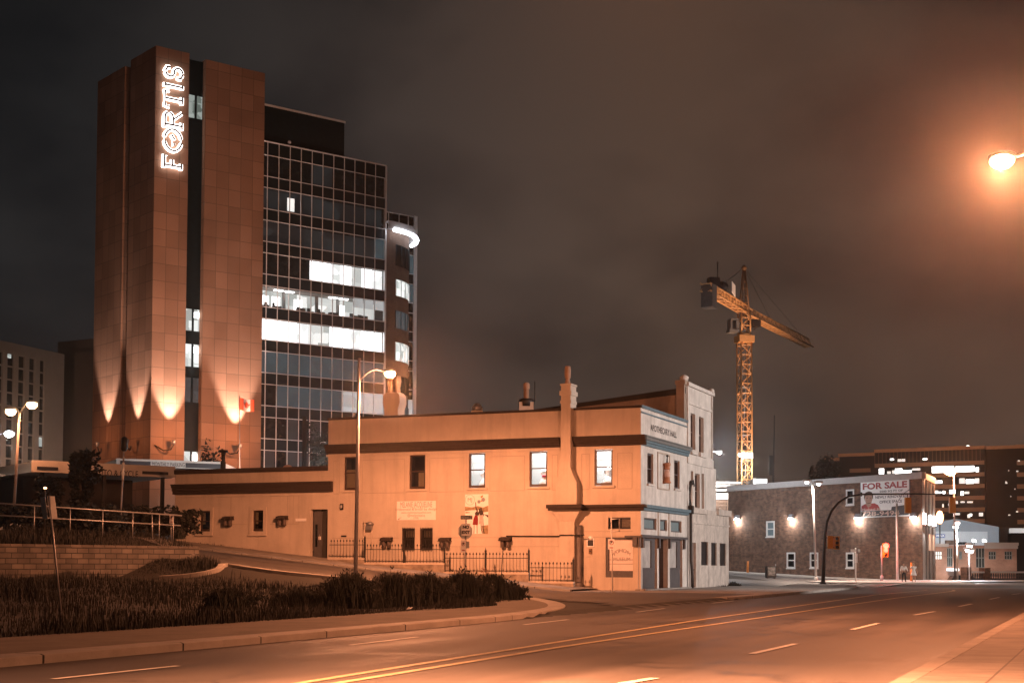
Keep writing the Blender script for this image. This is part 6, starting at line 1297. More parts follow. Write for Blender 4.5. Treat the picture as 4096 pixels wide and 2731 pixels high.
t, tp = post('orange_marker', 'orange marker post just behind the walking couple', 'marker', 3646, 2320, 3645, 2248, 131., .12, .1, mat('marker_orange', (.7, .22, .04)), .1)
# flag on its pole
t, tp = post('flagpole', 'thin flagpole with a red and white maple leaf flag before the tower', 'flagpole', 964, 1900, 957, 1582, 128., .05, .035, galv, 3)
fx0, fz1 = 0., tp.z - .25; fwid = at_y(1014, 1600, 128).x - at_y(957, 1600, 128).x; fh = at_y(957, 1588, 128).z - at_y(957, 1636, 128).z
def flagpt(u, v): return (tp.x + .04 + u * fwid, .12 * math.sin(u * 9) + .15 * u, fz1 - v * fh - .35 * u * u * fh * .4 + .06 * math.sin(u * 7 + 1))
for a, b, m_ in ((0, .27, mat('flag_red', (.62, .09, .04), .8)), (.27, .73, mat('flag_white', (.75, .7, .66), .8)), (.73, 1, mat('flag_red', (.62, .09, .04)))):
    k = MB()
    for i in range(8): u0, u1 = a + (b - a) * i / 8, a + (b - a) * (i + 1) / 8; k.quad(flagpt(u0, 0), flagpt(u1, 0), flagpt(u1, 1), flagpt(u0, 1))
    o = k.build('flag_band', m_, t)
k = MB(); leaf = [(.5, .12), (.54, .3), (.6, .26), (.59, .44), (.66, .36), (.71, .42), (.67, .55), (.6, .66), (.61, .72), (.51, .7), (.51, .86), (.49, .86), (.49, .7), (.39, .72), (.4, .66), (.33, .55), (.29, .42), (.34, .36), (.41, .44), (.40, .26), (.46, .3)]
k.add([(flagpt(u, v)[0], flagpt(u, v)[1] - .03, flagpt(u, v)[2]) for u, v in leaf], [tuple(range(len(leaf)))]); k.build('flag_leaf', mat('flag_red', (.62, .09, .04)), t)

# ------------------------------------------------------------------ road signs
def signpost(label, px0, py0, px1, py1, Y, r, m, base=None, group=None): return post('sign_post', label, 'road sign', px0, py0, px1, py1, Y, r, r, m, base, group)
def sheet(t, a, b, px0, py0, px1, py1, Y, name, m, org, dy=-.06, txt=None, roundel=None):
    A, B = at_y(px0, py1, Y), at_y(px1, py0, Y); k = MB(); x0, x1, z0, z1 = A.x - org.x, B.x - org.x, A.z - org.z, B.z - org.z
    k.box(x0, x1, dy - .012, dy, z0, z1); o = k.build(name, m, t)
    return o, x0, x1, z0, z1, dy
def parking(o, x0, x1, z0, z1, dy, letters='P', ring=redm, cz=.66):
    k = MB(); cx, r_ = (x0 + x1) / 2, (x1 - x0) * .36; zc = z0 + (z1 - z0) * cz
    for i in range(20): q0, q1 = math.tau * i / 20, math.tau * (i + 1) / 20; k.quad(*[(cx + rr * math.cos(q), dy - .016, zc + rr * math.sin(q)) for rr, q in ((r_, q0), (r_, q1), (r_ * .8, q1), (r_ * .8, q0))])
    k.build('sign_ring', ring, o); k = MB(); put_text(k, letters, r_ * 1.6, lambda x, y: (cx + x, dy - .017, zc + y), bold=.01); k.build('sign_letter', inkm, o)
    k = MB(); k.box(x0 + (x1 - x0) * .22, x1 - (x1 - x0) * .22, dy - .016, dy - .0125, z0 + (z1 - z0) * .12, z0 + (z1 - z0) * .2); k.build('sign_arrow', redm, o)
# street name, no exit and stop backs on one post
Yg = 62.; t, tp = signpost('grey post with street name plate, no exit square and stop sign back', 1858, 2330, 1864, 2062, Yg, .035, galv); org = t.location
o, x0, x1, z0, z1, dy = sheet(t, 0, 0, 1843, 2061, 1890, 2076, Yg, 'street_name_plate', mat('name_plate_blue', (.03, .06, .075), .4), org, -.03)
k = MB(); put_text(k, 'BRENNAN ST', 1, lambda a, b: (a, 0, b)); xs = [v[0] for v in k.v]; zs_ = [v[2] for v in k.v]; k.v = [(x0 + .03 + (v[0] - min(xs)) / (max(xs) - min(xs)) * (x1 - x0 - .06), dy - .016, z0 + .03 + (v[2] - min(zs_)) / (max(zs_) - min(zs_)) * (z1 - z0 - .06)) for v in k.v]; k.build('plate_lettering', signwhite, o)
c_ = at_y(1861, 2124, Yg) - org; r_ = (at_y(1889, 2124, Yg) - at_y(1833, 2124, Yg)).length / 2 / math.cos(R(22.5))
k = MB(); k.extr([(c_.x + r_ * math.cos(R(22.5 + 45 * i)), .05, c_.z + r_ * 1.12 * math.sin(R(22.5 + 45 * i))) for i in range(8)], (0, .012, 0)); k.build('octagon_back', mat('bright_sign_back', (.62, .64, .65), .45, .1, 3), t)
o, x0, x1, z0, z1, dy = sheet(t, 0, 0, 1846, 2093, 1881, 2142, Yg, 'no_exit_sheet', signwhite, org)
k = MB(); put_text(k, 'NO', (x1 - x0) * .46, lambda x, y: ((x0 + x1) / 2 + x, dy - .016, z0 + (z1 - z0) * .7 + y), bold=.012); put_text(k, 'EXIT', (x1 - x0) * .46, lambda x, y: ((x0 + x1) / 2 + x, dy - .016, z0 + (z1 - z0) * .28 + y), .95, bold=.012); k.build('no_exit_lettering', inkm, o)
o, *q = sheet(t, 0, 0, 1843, 2159, 1864, 2207, Yg, 'parking_sheet', signwhite, org); parking(o, *q); 
k = MB(); a, b = at_y(1862, 2192, Yg) - org, at_y(1877, 2164, Yg) - org; k.box(a.x, b.x, .03, .042, a.z, b.z); k.build('plate_back', signback, t)
# leaning pair of sign backs close by
Yg = 37.; t, tp = signpost('leaning post with two bare sign backs on the dark bank', 251, 2470, 196, 1982, Yg, .028, galv, None); org = t.location
for i, (a_, b_) in enumerate(((161, 184), (190, 210))):
    P, Q = at_y(a_ + 14 * i * 0, 1988 if i == 0 else 1984, Yg) - org, at_y(b_ + 6, 2074, Yg) - org; k = MB(); w_ = (Q.x - P.x) * .85
    v = [(P.x, -.03 + .0, P.z), (P.x + w_, -.03 + (.12 if i else -.12), P.z + .01), (P.x + w_ + .09, -.03 + (.12 if i else -.12), Q.z), (P.x + .09, -.03, Q.z)]; k.extr(v, (0, .01, 0)); k.build('sign_back', signback if i else mat('bright_sign_back', (.62, .64, .65)), t)
# parking signs
Yg = 91.; t, tp = signpost('post with a no parking sign before the low wing windows', 891, 2188, 892, 1976, Yg, .05, iron, None); o, *q = sheet(t, 0, 0, 887, 1985, 912, 2022, Yg, 'parking_sheet', signwhite, t.location); parking(o, *q)
k = MB(); a, b = at_y(876, 2026, Yg) - t.location, at_y(888, 1994, Yg) - t.location; k.box(a.x, b.x, .02, .03, a.z, b.z); k.build('plate_back', iron, t)
Yg = 87.; t, tp = signpost('post with two stacked parking signs next to the porch', 1316, 2232, 1316, 2026, Yg, .03, galv, None)
o, *q = sheet(t, 0, 0, 1311, 2023, 1334, 2061, Yg, 'parking_sheet', signwhite, t.location); parking(o, *q); o, *q = sheet(t, 0, 0, 1310, 2063, 1333, 2100, Yg, 'parking_sheet', signwhite, t.location); parking(o, *q, ring=inkm)
Yg = 73.; t, tp = signpost('post with a no parking sign at the railing end', 684, 2145, 685, 2058, Yg, .028, galv, None); o, *q = sheet(t, 0, 0, 679, 2057, 697, 2092, Yg, 'parking_sheet', signwhite, t.location); parking(o, *q)
Yg = 73.; t, tp = signpost('white post with bracket and hanging parking sign before the shop window', 2451, 2364, 2445, 2068, Yg, .035, polewhite, .12); org = t.location
o, *q = sheet(t, 0, 0, 2432, 2155, 2458, 2196, Yg, 'parking_sheet', signwhite, org); parking(o, *q)
k = MB(); c = [at_y(*p, Yg) - org for p in ((2445, 2076), (2476, 2074), (2477, 2124), (2446, 2125))]; k.tube([c[0], c[1], c[2], c[3]], .03, 6); k.build('bracket', polewhite, t)
Yg = 125.; t, tp = signpost('pale post with street name blades before a ground floor window', 3423, 2318, 3423, 2190, Yg, .07, polewhite, .2); org = t.location
for a_ in ((3402, 2196, 3423, 2207), (3430, 2196, 3440, 2207)): sheet(t, 0, 0, *a_, Yg, 'name_blade', signwhite, org)
sheet(t, 0, 0, 3420, 2212, 3429, 2250, Yg, 'side_plate', signwhite, org)

# ------------------------------------------------------------------ traffic signals
def sig_head(parent, p, w_=.34, h_=1.05, lit=None, back=True, face=-1):
    k = MB(); k.box(p.x - w_ / 2, p.x + w_ / 2, p.y - .16, p.y + .16, p.z - h_ / 2, p.z + h_ / 2); o = k.build('signal_head', sigyel, parent)
    for i in range(3):
        z = p.z + h_ * (.33 - .33 * i); k = MB(); k.tube([(p.x, p.y + face * .165, z), (p.x, p.y + face * .34, z - .01)], w_ * .4, 10, caps=False); k.build('visor', sigyel, o)
        k = MB(); k.tube([(p.x, p.y + face * .161, z), (p.x, p.y + face * .18, z)], w_ * .36, 10); k.build('signal_lens', lit if (lit and i == 0) else blackm, o)
    return o
Yt = 112.; b0 = on_z(3292, 2332, .1); Yt = b0.y
t = thing('signal_mast_arm', 'dark curved traffic signal mast with long arm before the sale board', 'traffic signal', b0); W_ = lambda px, py: at_y(px, py, Yt) - b0
P = [Vector((0, 0, -.1)), W_(3296, 2220), W_(3300, 2140), W_(3308, 2085), W_(3326, 2042), W_(3355, 2008), W_(3395, 1984), W_(3450, 1976)]
k = MB(); k.lathe((0, 0, -.1), [(.24, 0), (.24, .15), (.16, .3)], 12); k.tube(P, [.15, .13, .11, .1, .095, .085, .075, .07], 10); k.build('curved_pole', iron, t)
k = MB(); k.tube([W_(3450, 1976), W_(3640, 1974), W_(3815, 1977)], [.07, .055, .045], 8); k.tube([W_(3440, 1976), W_(3448, 1976)], .16, 8); k.build('arm', iron, t)
for px in (3631, 3809): p = W_(px, 2020); k = MB(); k.tube([W_(px, 1975), W_(px, 1994)], .04, 6); k.build('hanger', iron, t); sig_head(t, p, .46, 1.2, face=1)
p = W_(3321, 2168); sig_head(t, p, .42, 1.0, face=1); p2 = W_(3346, 2170); o = sig_head(t, p2, .40, 1.0); o.name = 'signal_head'
k = MB(); k.tube([W_(3300, 2150), W_(3348, 2148)], .04, 6); k.tube([W_(3300, 2190), W_(3348, 2188)], .04, 6); k.build('side_bracket', iron, t)
bq = at_y(3527, 2319, 129.); bq.z = .12
t = thing('signal_post', 'slim signal post showing a red light before the brick wall', 'traffic signal', bq); k = MB(); k.lathe((0, 0, -.1), [(.16, 0), (.16, .5), (.08, .6)], 10); k.tube([(0, 0, .3), (0, 0, 3.2)], .07, 8); k.build('post', polegrey, t)
redl = emit('red_signal', (1, .022, .014), 26); p = at_y(3541, 2200, 129.) - bq; sig_head(t, p, .42, 1.25, redl)
k = MB(); k.tube([(p.x, -.2, p.z + .4), (p.x, -.36, p.z + .4)], .25, 12); k.build('red_aspect', redl, t); k = MB(); k.tube([(p.x, -.2, p.z), (p.x, -.3, p.z)], .2, 12); k.build('red_aspect', redl, t)
light('red_light', t, (p.x, -.85, p.z + .2), (1, .05, .02), 600, .15)
# paper box and utility cabinet by the crossing
t = thing('news_box', 'black newspaper box with a pale printed face on the kerb', 'newspaper box', tuple(at_y(3083, 2318, 134.).xy) + (.15,), R(8))
k = MB(); k.box(-.45, .45, -.3, .3, .15, 1.25); k.build('cabinet', blackm, t); k = MB(); k.box(-.36, .36, -.315, -.301, .35, 1.15); k.build('window', mat('printed_sheet', (.22, .21, .2), .5, .95, 3.5), t)
for s in (-.35, .35): k = MB(); k.box(s - .05, s + .05, -.2, .2, 0, .15); k.build('leg', iron, t)
k = MB(); k.box(.46, .52, -.02, .06, 0, 1.45); k.build('side_post', galv, t)

# ------------------------------------------------------------------ cars beyond the crest
def car(label, px, Y, L_=4.6, hgt=1.55, rot=0., suv=False):
    p = at_y(px, 2300, Y); z = H(p.x, Y) + .03
    t = thing('parked_car', label, 'car', (p.x, Y, z), rot, 'dark cars beyond the crossing'); bm = mat('black_car_paint', (.015, .013, .013), .25, .2, 2)
    prof = [(-2.2, .35), (-2.25, .75), (-2.0, .95), (-1.5, 1.0), (-1.0, hgt - .05), (-.2, hgt), (1.0, hgt) if suv else (.7, hgt - .05), (2.0, 1.05) if suv else (1.5, 1.0), (2.2, .9), (2.25, .45), (2.1, .3)]
    k = MB(); k.extr([(x * L_ / 4.6, -.85, zz_) for x, zz_ in prof], (0, 1.7, 0)); k.build('body', bm, t)
    k = MB(); k.extr([(-1.35, -.865, 1.02), (-.95, -.865, hgt - .12), (.9, -.865, hgt - .12), (1.4, -.865, 1.02)], (0, 1.73, 0)); k.build('window', darkglass, t)
    for x in (-1.4, 1.4):
        for y in (-.86, .62): k = MB(); k.tube([(x, y, .33), (x, y + .24, .33)], .33, 14); w_ = k.build('wheel', blackm, t)
    for y in (-.6, .6): k = MB(); k.box(-2.3, -2.2, y - .2, y + .2, .65, .8); k.build('headlight', mat('lamp_glass', (.7, .7, .7), .2), t); k = MB(); k.box(2.2, 2.3, y - .15, y + .15, .65, .85); k.build('tail_light', redm, t)
    return t
car('low black hatchback nearest the pale end wall', 3797, 186., hgt=1.45); car('black boxy car by the bright balustrade lamp', 3842, 172., hgt=1.75, suv=True)
wp = [at_y(2880, 1946, 150), at_y(3000, 1953, 142), at_y(3130, 1958, 135), at_y(3250, 1958, 128)]
tag(MB().tube(wp, .02, 4).build('overhead_cable', iron), 'thin overhead cable running to the twin lamp post', 'cable')
# ------------------------------------------------------------------ iron fences on stone footings before the hall
FY = -1.5
def fence(label, px0, px1, ytop, ybot, base_py, post_px, first):
    x0, x1 = HALL.fy(px0, ybot, FY)[0], HALL.fy(px1, ybot, FY)[0]; zt, zb = HALL.fy((px0 + px1) / 2, ytop, FY)[1], HALL.fy((px0 + px1) / 2, ybot, FY)[1]
    o = HALL.w(x0, FY, zb); t = thing('iron_fence', label, 'fence', o, HALL.a, 'spear topped iron fence lengths'); L = x1 - x0; h = zt - zb
    n = max(3, int(round(L / .205))); k = MB()
    for i in range(n):
        x = (i + .5) * L / n; k.tube([(x, 0, -.02), (x, 0, h - .12)], .012, 5); k.lathe((x, 0, h - .16), [(.012, 0), (.05, .07), (.03, .11), (.004, .17)], 6)
    k.build('pickets', iron, t)
    for z in (.06, h - .32): k = MB(); k.box(0, L, -.022, .022, z - .02, z + .02); k.build('rail', iron, t)
    for px in post_px:
        x = HALL.fy(px, ybot, FY)[0] - x0; k = MB(); k.box(x - .045, x + .045, -.045, .045, -.75, h + .02); k.lathe((x, 0, h + .02), [(.05, 0), (.07, .06), (.03, .14), (.004, .26)], 8); k.build('post', iron, t)
    # rough stone footing
    zg = min(H(*HALL.w(x0, FY, 0).xy), H(*HALL.w(x1, FY, 0).xy)) - .1 - zb
    k = MB(); k.box(-.05, L + .05, -.13, .13, -.12, -.02); k.build('footing_cap', plaster, t)
    k = MB(); k.box(-.05, L + .05, -.12, .12, min(zg, -.2), -.121); k.build('stone_footing', rubble, t)
fence('short iron fence length nearest the porch door', *(D4(1500, 0)[0], D4(1826, 0)[0]), D4(0, 1072)[1], D4(0, 1243)[1], 0, [D4(1832, 0)[0]], True)
fence('iron fence length before the two barred windows', D4(1842, 0)[0], 1777, D4(0, 1115)[1], D4(0, 1290)[1], 0, [D7(575, 0)[0], 1778], False)
fence('long lower iron fence length behind the street name post', 1781, 2114, D5(0, 1196)[1], D5(0, 1380)[1], 0, [1942, 2115], False)
fence('lowest iron fence length ending at the drainpipe', 2119, 2293, D5(0, 1285)[1], D5(0, 1466)[1], 0, [2293], False)
t = thing('drainpipe', 'thick grey drainpipe down the chimney breast side', 'drainpipe', HALL.w(lb + .22, -.2, .1), HALL.a)
k = MB(); k.tube([(0, 0, -.1), (0, 0, .3), (-.02, .05, .5), (-.02, .05, zl0 - .9)], .16, 10); k.build('pipe', mat('grey_pipe', (.16, .14, .135), .6), t); k = MB(); k.lathe((0, 0, -.1), [(.24, 0), (.24, .45), (.17, .55)], 10); k.build('boot', mat('grey_pipe', (.16, .14, .135)), t)

# ------------------------------------------------------------------ plants
def leafy(c, rx, ry, rz, n, size, rnd, flat=.6, hang=0.0):
    """many small leaf faces through a volume"""
    m = MB(); cl = [(Vector((rnd.gauss(0, .5), rnd.gauss(0, .5), rnd.uniform(-.6, 1))), rnd.uniform(.25, .55)) for _ in range(26)]
    for _ in range(n):
        a, r_ = rnd.choice(cl); d = Vector((rnd.gauss(0, 1), rnd.gauss(0, 1), rnd.gauss(0, 1))).normalized() * r_ * rnd.random() ** .4
        p = a + d
        p = Vector((c[0] + p.x * rx, c[1] + p.y * ry, c[2] + p.z * rz))
        u = Vector((rnd.gauss(0, 1), rnd.gauss(0, 1), rnd.gauss(0, .6))).normalized(); v = u.cross(Vector((rnd.gauss(0, 1), rnd.gauss(0, 1), rnd.gauss(0, 1)))).normalized(); s = size * rnd.uniform(.6, 1.4)
        m.add([p - u * s, p + v * s * .45, p + u * s, p - v * s * .45], [(0, 1, 2, 3)])
    return m
rn = random.Random(11)
def shrub(label, px, pyb, wpx, hpx, n=1500, Yoff=0., grp='dark shrubs on the bank by the main road', size=.09, stalks=40, lift=0):
    p = on_ground(px, pyb); s = p.y / FPX; w_, h_ = wpx * s, hpx * s
    t = thing('shrub', label, 'shrub', (p.x, p.y + w_ * .2, H(p.x, p.y + w_ * .2)), 0, grp)
    m = leafy((0, 0, h_ * .34), w_ * .46, w_ * .33, h_ * .3, int(n * .4), size, rn)
    for i in range(int(n * .8)):                 # arching fronds rising out of the clump
        x, y = rn.gauss(0, .24) * w_, rn.gauss(0, .2) * w_; dome = max(.25, 1 - (abs(x) / (w_ * .62)) ** 2); hh = h_ * dome * rn.uniform(.35, 1.1); a = rn.uniform(0, math.tau); l_ = rn.uniform(.06, .3) * hh + .03; wv = rn.uniform(.008, .02)
        dx, dy = math.cos(a), math.sin(a); ex, ey = -dy * wv, dx * wv; z1, z2 = hh * .55, hh
        m.add([(x - ex, y - ey, 0), (x + ex, y + ey, 0), (x + dx * l_ * .35 + ex * 1.3, y + dy * l_ * .35 + ey * 1.3, z1), (x + dx * l_ * .35 - ex * 1.3, y + dy * l_ * .35 - ey * 1.3, z1), (x + dx * l_, y + dy * l_, z2)], [(0, 1, 2, 3), (3, 2, 4)])
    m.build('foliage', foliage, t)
    k = MB()
    for i in range(stalks):
        x, y = rn.uniform(-.55, .55) * w_, rn.uniform(-.35, .35) * w_; hh = h_ * rn.uniform(.7, 1.18) * (1 - .45 * abs(x) / (w_ * .6)); a = rn.uniform(-.12, .12); k.tube([(x * .8, y * .8, 0), (x, y, hh * .6), (x + a, y, hh)], [.016, .012, .005], 4, caps=False)
        for j in range(5): zz_ = hh * rn.uniform(.55, 1.0); u = rn.uniform(-.1, .1); k.add([(x, y, zz_), (x + u + .03, y + .03, zz_ + .05), (x + u * 1.6, y, zz_ + .12), (x + u - .02, y - .03, zz_ + .04)], [(0, 1, 2, 3)])
    k.build('stems', drygrass, t); return t
S_ = [('dark rounded shrub farthest up the bank from the tall lamp', 905, 2436, 170, 84), ('low ragged shrub before the block wall end', 1190, 2424, 190, 66), ('tall ragged shrub hiding the foot of the tall lamp', 1395, 2432, 230, 142), ('broad dark shrub under the white banner', 1560, 2425, 250, 135), ('dark shrub under the barred windows', 1700, 2418, 230, 128), ('thick shrub around the street name post', 1850, 2409, 230, 124), ('round shrub with pale flowers near the leaning stake', 1965, 2401, 190, 108), ('last low shrub at the bank tip', 2045, 2394, 110, 60)]
for s_ in S_: shrub(*s_, n=4200, size=.045, stalks=60)
p_ = at_y(1938, 2300, 60.); t = thing('flower_head', 'pale pinkish flower plume above the dark shrubs', 'flower', (p_.x, p_.y, H(p_.x, p_.y)))
k = MB(); k.tube([(0, 0, 0), (0, 0, p_.z - t.location.z)], .015, 5); k.build('stem', drygrass, t); leafy((0, 0, p_.z - t.location.z), .22, .2, .28, 140, .05, rn).build('petals', mat('pale_petal', (.5, .33, .25), .8), t)
# grass on the bank
def blades(m, n, region, h0, h1, rnd):
    c_ = 0
    while c_ < n:
        xh, yh = region(rnd); p = HALL.w(xh, yh, 0); z = H(p.x, p.y); hh = rnd.uniform(h0, h1) * (.35 + 1.3 * max(0, noise.noise((p.x * .35, p.y * .35, 1.7)) + .35)); a = rnd.uniform(0, math.tau); l_ = rnd.uniform(.05, .28) * hh; w_ = .012 + .01 * hh
        dx, dy = math.cos(a), math.sin(a); m.v += [(p.x - dy * w_, p.y + dx * w_, z - .03), (p.x + dy * w_, p.y - dx * w_, z - .03), (p.x + dx * l_ * .4 + dy * w_ * .6, p.y + dy * l_ * .4 - dx * w_ * .6, z + hh * .6), (p.x + dx * l_, p.y + dy * l_, z + hh)]
        b = len(m.v) - 4; m.f += [(b, b + 1, b + 2), (b, b + 2, b + 3)]; m.mi += [0, 0]; m.sm += [False, False]; c_ += 1
rg = random.Random(5); gm = MB()
def bank(r):
    while True:
        x, y = r.uniform(-26, 4.2), r.uniform(-66, -18)
        p = HALL.w(x, y, 0); q = Vector((p.x, p.y)) - WALL_A
        if q.dot(wn) < -.1 and x < 4.3 - 7 * sm(-30, -20, y) - .6 * r.random(): return x, y
blades(gm, 52000, bank, .08, .34, rg)
def edge(r):
    y = r.uniform(-66, -20); return 4.3 - 7 * sm(-30, -20, y) - abs(r.gauss(0, .9)), y
blades(gm, 14000, edge, .05, .22, rg)
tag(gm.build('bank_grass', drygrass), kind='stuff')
gm = MB()
def terr(r):
    a, s = r.uniform(-14, (WALL_B - WALL_A).length), .5 + abs(r.gauss(0, 2.2)); p = WALL_A + wd * a + wn * s; q = HALL.l((p.x, p.y, 0)); return q.x, q.y
blades(gm, 16000, terr, .1, .5, rg); tag(gm.build('terrace_grass', drygrass), kind='stuff')
gm = MB(); blades(gm, 2500, lambda r: (r.uniform(-19.5, -16), -16.3 - abs(r.gauss(0, .9))), .1, .5, rg); blades(gm, 900, lambda r: (.1 + abs(r.gauss(0, .25)), r.uniform(9, 21)), .08, .3, rg); blades(gm, 500, lambda r: (r.uniform(-30, -20), -.1 - abs(r.gauss(0, .1))), .05, .2, rg)
tag(gm.build('wall_foot_weeds', drygrass), kind='stuff')
t = shrub('tall dry weed clump spilling over the block wall end', 722, 2190, 62, 58, n=700, grp=None); t.location = (*at_y(716, 2150, 73.5).xy, 2.75); t.scale = (.62, .62, .75)
def tree(label, px, pyb, wpx, hpx, Y, n, size=.2, base=None, grp=None):
    p = at_y(px, pyb, Y); s = Y / FPX; w_, h_ = wpx * s, hpx * s; z0 = H(p.x, p.y) if base is None else base; t = thing('tree', label, 'tree', (p.x, p.y, z0), 0, grp); top = p.z + h_ - z0
    k = MB(); k.tube([(0, 0, -.3), (.05, 0, top * .4), (0, .05, top * .85)], [.22, .16, .05], 8)
    for i in range(9): a = rn.uniform(0, math.tau); z = top * rn.uniform(.25, .75); k.tube([(0, 0, z), (math.cos(a) * w_ * .25, math.sin(a) * w_ * .2, z + top * .1), (math.cos(a) * w_ * .42, math.sin(a) * w_ * .3, z + top * .2)], [.07, .045, .015], 5)
    k.build('trunk', bark, t); leafy((0, 0, top * .55), w_ * .5, w_ * .4, top * .45, n, size, rn).build('crown', foliage, t)
tree('dark leafy tree over the garage fascia beside the pale block', 318, 1935, 95, 105, 92., 3600)
tree('small dark tree at the pale block foot under the twin lamp', 205, 1985, 100, 55, 90., 1800)
tree('low dark tree behind the parking canopy stripe', 830, 1860, 110, 45, 135., 1800, base=2)
tree('dark tree beside the glass wall foot', 1300, 1880, 130, 120, 125., 2600, base=1)
tree('far dark tree on the ridge over the brick parapet', 3330, 1925, 110, 75, 330., 2200, .5, base=8)
tree('smaller far dark tree over the brick parapet', 3255, 1925, 45, 40, 330., 900, .5, base=8)
shrub('dark bush at the base of the pink building', 3752, 2322, 28, 50, n=700, grp=None, size=.12)
t = shrub('little weed tuft at the white house corner', 2935, 2352, 50, 22, n=500, grp=None, size=.07)
# dark hedge mass on the terrace by the guard railing
k = MB(); p0, p1 = at_y(-60, 2000, 80.), at_y(690, 2010, 84.)
for i in range(9): q = p0.lerp(p1, i / 8); tt = thing('hedge_bush', 'x', 'bush', (q.x, q.y + rn.uniform(-1, 1), 3.0), 0, 'dark bushes in the shade behind the guard railing'); leafy((0, 0, .7), 1.5, 1.2, .8 + .25 * rn.random(), 900, .16, rn).build('foliage', foliage, tt); k2_ = MB(); k2_.tube([(0, 0, -.3), (0, 0, 1.2)], [.08, .04], 6); k2_.build('stems', bark, tt); tt['label'] = 'dark bush in the shade behind the guard railing'
t = thing('orange_marker_lamp', 'tiny orange light on a dark stub above the guard railing', 'lamp', tuple(at_y(180, 1985, 78.).xy) + (3,)); p = at_y(180, 1951, 78.); k = MB(); k.tube([(0, 0, 0), (0, 0, p.z - 3.1)], .05, 6); k.build('stub', iron, t); k = MB(); k.ball((0, 0, p.z - 3), .1, .08, .06); k.build('lens', emit('orange_lens', (1, .45, .2), 8), t)
t = thing('white_litter', 'small white scrap of litter on the verge below the shrubs', 'litter', on_z(1636, 2437, .14)); k = MB(); k.add([(-.1, 0, .0), (.06, -.05, .03), (.12, .06, .08), (-.04, .08, .05)], [(0, 1, 2, 3)]); k.add([(-.1, 0, .0), (.0, .03, .1), (.06, -.05, .03)], [(0, 1, 2)]); k.build('scrap', signwhite, t)

